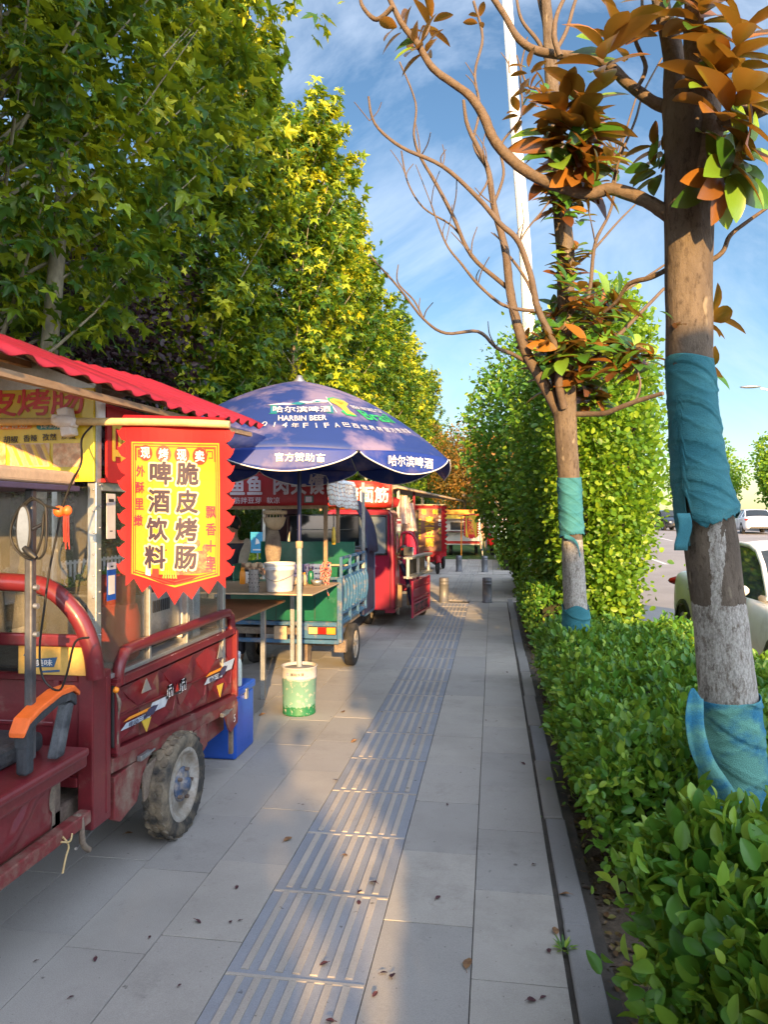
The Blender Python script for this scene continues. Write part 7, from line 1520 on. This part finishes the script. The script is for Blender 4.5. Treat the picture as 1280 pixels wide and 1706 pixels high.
# white food truck far down the path
g = thing('food_truck', 'white food truck with orange fascia far down the path on the left', 'food truck', (-2.9, 28.5, 0)); x0, x1 = at(742, 900, 28)[0], at(800, 900, 28)[0]; Y = 27.8
m_twhite = mat('truck_white', (.75, .72, .66), .45, col2=(.70, .66, .6), grain=.04, bump=.03)
b = MB(); b.bx(x0, x1, Y, Y+2.4, .45, .98); b.build('lower_body', m_twhite, g, bevel=.02); b = MB(); b.bx(x0, x1, Y+.4, Y+2.4, .98, 1.78); b.build('kitchen', m_twhite, g, bevel=.02)
b = MB(); b.bx(x0-.03, x1+.06, Y-.1, Y+2.4, 1.62, 1.80); b.build('fascia', m_inkorg, g, bevel=.01); b = MB(); b.bx(x0, x1+.02, Y-.08, Y, 1.46, 1.60); b.build('menu_strip', m_inkgold, g)
b = MB(); b.bx(x0+.2, x1-.35, Y+.39, Y+.398, 1.02, 1.32); b.build('hatch', m_black, g); b = MB(); b.bx(x0-.05, x1-.1, Y-.3, Y, .95, .98); b.build('counter', m_red, g); b = MB(); b.bx(x0+.05, x1, Y-.01, Y, .50, .60); b.build('tail_strip', m_inkred, g)
for x in (x0+.2, x1-.15): b = MB(); b.lathe([(.1, -.06), (.27, -.06), (.28, 0), (.27, .06), (.1, .06)], (x, Y+.6, .28), 20, 'x'); b.build('wheel', m_tyre, g)
b = MB(); b.tube([(x1-.02, Y-.1, 1.5), (x1+.12, Y-.1, .0)], .02, 6); b.build('prop', m_inkwht, g)
g = thing('hanging_banner', 'glowing yellow banner with red fringe far down the path beside the white truck', 'banner', at(785, 856, 26)); o3 = Vector(at(775, 857, 26)); ob, mp3 = pennon(g, o3, (1, .1, 0), (.1, -1, 0), .46, .78, m_banred, .08, .01, 9, 5, 'cloth', .04)
b = MB(); b.m = 0
for j in range(8): b.add([mp3(.03, -.03-.1*j, .006), mp3(.43, -.03-.1*j, .006), mp3(.43, -.13-.1*j, .006), mp3(.03, -.13-.1*j, .006)], [(0, 1, 2, 3)])
for i, ch in enumerate('烤冷面'): b.m = 1; b.text(ch, None, None, None, .2, .2, .03, fn=lambda u, v, i=i: mp3(.23+u, -.18-.22*i+v, .012))
b.build('printed_field', [m_banyel, m_inkorg], g); b = MB(); b.tube([at(764, 860, 26.1), at(797, 855, 26)], .02, 6); b.build('crossbar', m_wood, g); x, y, _ = at(769, 900, 26.2); b = MB(); b.bx(x-.02, x+.02, y, y+.04, 0, 1.66); b.build('post', m_inkorg, g)
# bollards
m_bol = mat('bollard_steel', (.17, .175, .185), .5, metal=.3, col2=(.12, .12, .13), scale=5, grain=.1, bump=.1, dirt=(.2, .18, .15), dscale=6, dlo=.55, dhi=.8)
bl = thing('bollard', 'short round steel bollard left of the guide strip, nearer pair', 'bollard', (0, 0, 0), 'steel bollards across the pavement')
b = MB(); b.lathe([(.098, 0), (.098, .02), (.085, .025), (.085, .33), (.088, .333), (.088, .35), (.085, .353), (.085, .385), (.088, .388), (.088, .405), (.085, .408), (.085, .44), (.078, .452), (.001, .455)], (0, 0, 0), 28); b.build('post', m_bol, bl)
b = MB(); [b.lathe([(.0872, z), (.0872, z+.012)], (0, 0, 0), 28) for z in (.335, .39)]; b.build('bright_band', m_alu, bl)
for k, (px, py, d, lb) in enumerate(((740, 1000, 13.2, None), (812, 1001, 13.2, 'short round steel bollard right of the guide strip, nearer pair'), (765, 950, 20.4, 'far steel bollard in shade beside the red banner'), (808, 955, 20.2, 'far steel bollard lit gold by the sun near the walking person'))):
    q = bl if k == 0 else copytree(bl); x, y, _ = at(px, py, d); q.location = (x, y, 0)
    if lb: tag(q, lb, 'bollard', 'steel bollards across the pavement')
# far wrapped trees, white pole, gate frame
for k, (px, d, h, lb) in enumerate(((838, 25.5, 3.6, 'far wrapped tree trunk standing in the yellow hedge, nearest of the three'), (828, 29, 4.0, 'far forked tree with its trunk left of the white pole'), (824, 33, 4.0, 'farthest wrapped tree beside the path'))):
    x, y, _ = at(px, 900, d); t = thing('magnolia_tree', lb, 'tree', (x, y, 0), 'far wrapped trees along the path')
    b = MB(); b.tube([(x, y, -.02), (x, y, .8), (x-.03, y, 1.5), (x, y, 2.6), (x+.05, y, h)], [.14, .12, .11, .07, .03], 12, 4, amp=.03); b.tube([(x-.02, y, 1.5), (x-.25, y, 2.2), (x-.4, y, 3)], [.06, .03, .01], 8, 3); b.build('trunk', m_limb, t)
    b = MB(); b.lathe([(.145, .45), (.15, .6), (.14, 1.05), (.13, 1.1)], (x, y, 0), 20); b.build('cloth_wrap', mat('sage_wrap', (.25, .40, .33), .85, bump=.3), t)
    n = 900; P = np.random.normal(0, 1, (n, 3))*[.5, .5, .55]+[x, y, h-.3]; leaves('crown', Tm, P, unit(rnd(n)+[0, 0, .6]), unit(rnd(n)), .2*np.random.uniform(.7, 1.2, n), m_magno, t)
x, y, _ = at(828, 900, 26.5); g = thing('sign_pole', 'plain white pole between the far wrapped trees', 'pole', (x, y, 0)); b = MB(); b.lathe([(.085, 0), (.085, 2.0), (.095, 2.02), (.03, 2.15), (.001, 2.16)], (x, y, 0), 16); b.build('post', m_white, g)
x, y, _ = at(853, 910, 24); x2 = at(838, 865, 24)[0]; g = thing('barrier_frame', 'white inverted U frame standing right of the far yellow hedge', 'barrier', (x, y, 0)); b = MB(); b.tube([(x, y, 0), (x, y, 1.35), (x-.04, y, 1.42), (x2-.5, y, 1.44)], .03, 8); b.build('tube', m_white, g); b = MB(); b.bx(x2-.35, x-.1, y-.02, y+.0, 1.05, 1.3); b.build('panel', m_inkwht, g)
# sign on the lawn, seen through the stall
g = thing('lawn_sign', 'small blue sign board on a thin post seen through the green stall', 'sign', at(429, 930, 11)); x, y, z = at(429, 905, 11); g.location = (x, y, 0)
b = MB(); b.bx(x-.11, x+.11, y-.01, y+.01, 1.02, 1.34); o = b.build('board', mat('sign_blue', (.03, .30, .55), .4, bump=0), g, bevel=.004); b = MB(); b.bx(x-.07, x+.07, y-.012, y-.0105, 1.06, 1.08); b.add([(x-.03, y-.0125, 1.15), (x+.04, y-.0125, 1.17), (x+.02, y-.0125, 1.22), (x-.02, y-.0125, 1.25)], [(0, 1, 2, 3)]); b.build('mark', m_inkwht, o); b = MB(); b.lathe([(.012, 0), (.012, 1.02)], (x, y, 0), 8); b.build('post', m_alu, g)
def fence(name, label, x, y0, y1, h, m):
    g = thing(name, label, 'fence', (x, (y0+y1)/2, 0)); b = MB(); b.beam((x, y0, h), (x, y1, h), .03, .04); b.beam((x, y0, h*.3), (x, y1, h*.3), .03, .04); b.build('rail', m, g)
    b = MB(); n = int((y1-y0)/.14)
    for k in range(n): b.bx(x-.01, x+.01, y0+.14*k, y0+.14*k+.05, .05, h+.05)
    b.build('pickets', m, g)['kind'] = 'stuff'
fence('picket_fence', 'low white picket fence behind the lawn seen through the stall', -7.4, 9.5, 20, .75, m_white)
for i, (x, y, w, l) in enumerate(((-6.3, 12.5, .5, 4.0), (-6.5, 18, .5, 4.5), (-6.4, 4.5, .4, 2.6))): hedge(['bright low hedge on the lawn seen through the green stall', 'low hedge further along the lawn', 'low hedge on the lawn left of the near cart'][i], x-w, x+w, y-l/2, y+l/2, .62, 4200, .09, 20+i, m_shrub, None, 'low hedges on the lawn')
# woods that close the horizon
np.random.seed(77)
def wood(label, P0, P1, h, n, lsz, m, bz=0, th=3):
    P0 = np.array(P0); P1 = np.array(P1); u = np.random.rand(n, 1); L_ = np.linalg.norm(P1-P0); nrm = np.array([-(P1-P0)[1], (P1-P0)[0]])/L_
    top = h*(.72+.16*np.sin(u*L_*.45)+.12*np.sin(u*L_*1.1+2)); z = np.random.rand(n, 1)**.8*top; xy = P0+(P1-P0)*u+nrm*np.random.normal(0, th, (n, 1))*(.6+.4*np.sin(z*2+u*L_)); P = np.hstack([xy, z+bz])
    o = leaves('wood', T_oval(.4, .06, .1), P, unit(rnd(n)+[0, 0, .6]), unit(rnd(n)), lsz*np.random.uniform(.6, 1.3, n), m, None); o['label'] = label; o['category'] = 'wood'; o['kind'] = 'stuff'
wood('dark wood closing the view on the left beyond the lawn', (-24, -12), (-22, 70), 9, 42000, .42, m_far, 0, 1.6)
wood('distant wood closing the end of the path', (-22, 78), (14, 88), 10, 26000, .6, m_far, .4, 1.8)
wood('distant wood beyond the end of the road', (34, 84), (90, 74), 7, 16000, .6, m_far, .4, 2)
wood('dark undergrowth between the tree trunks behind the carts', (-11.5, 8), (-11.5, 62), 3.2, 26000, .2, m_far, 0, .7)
# ================================================================ small things on the ground
rs = random.Random(21); m_dry1 = mat('fallen_leaf_brown', (.16, .08, .04), .8, col2=(.28, .16, .07), scale=30, bump=.2); m_dry2 = mat('fallen_leaf_wine', (.06, .018, .028), .7, col2=(.09, .03, .03), scale=30, bump=.2)
def one_leaf(m, ln):
    b = MB(); tv, tf = T_oval(.3, .16, .25); b.add([(p[0]*ln, (p[1]-.5)*ln, .004+max(p[2], -.06)*ln*.6+.05*ln) for p in tv], [tuple(q) for q in tf]); b.tube([(0, .5*ln*-1, .008), (.1*ln, -.75*ln, .004)], .0012, 4); return b.build('fallen_leaf', m)
pr = [one_leaf(m_dry2, .045), one_leaf(m_dry1, .06), one_leaf(m_dry2, .03)]
lfs = [(872, 1272, 0), (885, 1665, 0), (915, 1583, 0), (640, 1620, 0), (655, 1625, 0), (598, 1503, 0), (600, 1485, 0), (622, 1470, 0), (540, 1605, 0), (860, 1440, 2), (780, 1605, 1), (572, 1186, 1), (576, 1425, 1), (400, 1533, 2), (385, 1535, 2), (330, 1535, 2), (395, 1478, 2), (160, 1597, 2), (437, 1191, 1), (690, 1240, 2), (700, 1213, 2), (730, 1495, 2), (660, 1085, 2), (785, 1078, 2), (845, 1120, 2), (905, 1660, 0), (625, 1655, 0), (890, 1440, 2), (550, 1700, 2), (250, 1560, 2), (480, 1398, 1), (215, 1388, 1), (505, 1340, 2), (745, 1340, 2), (810, 1200, 2), (680, 1140, 2), (860, 1035, 2), (745, 1052, 2), (670, 1060, 2), (590, 1235, 1), (560, 1300, 2), (925, 1550, 1), (940, 1490, 1), (60, 1600, 2), (120, 1660, 2), (300, 1640, 2)]
used = [0, 0, 0]
for px, py, k in lfs:
    o = pr[k] if not used[k] else pr[k].copy()
    if used[k]: COL.objects.link(o)
    used[k] = 1; x, y, z = rz(px, py, .003); o.location = (x, y, .003); o.rotation_euler = (rs.uniform(-.3, .3), rs.uniform(-.3, .3), rs.uniform(0, 6.28)); s_ = rs.uniform(.5, 1.0); o.scale = (s_, s_, s_)
    tag(o, ['wine dark curled fallen leaf on the pavement', 'brown dry fallen leaf on the pavement', 'small dark curled fallen leaf on the pavement'][k], 'leaf', 'fallen leaves on the pavement')
# weeds and twigs in the kerb joint
g = thing('weed', 'small green weed growing in the joint beside the kerb strip', 'weed', (0, 0, 0)); x, y, z = rz(940, 1580, 0); g.location = (x, y, 0); P = []; D_ = []
for k in range(26): a = k*2.4; P.append((x+.01*math.cos(a), y+.015*math.sin(a), .0)); D_.append((math.cos(a), math.sin(a), .5+random.random()))
leaves('blades', T_long(.09, .2, .03), P, [(0, 0, 1)]*26, D_, np.random.uniform(.025, .05, 26), m_privet, g)
n = 1500; P = np.stack([np.random.uniform(.38, .60, n), np.random.uniform(.8, 12.5, n), np.random.uniform(-.028, -.012, n)], 1); o = leaves('leaf_litter', T_oval(), P, unit(rnd(n, .4)+[0, 0, 1]), unit(rnd(n)*[1, 1, .2]), np.random.uniform(.012, .045, n), leafmat('litter_leaf', [(0, (.05, .03, .015)), (.7, (.16, .09, .04)), (1, (.2, .22, .05))], (.1, .08, .02), .1), None); o['kind'] = 'stuff'; o['label'] = 'leaf litter and crumbs of soil under the hedges'; o['category'] = 'leaf litter'
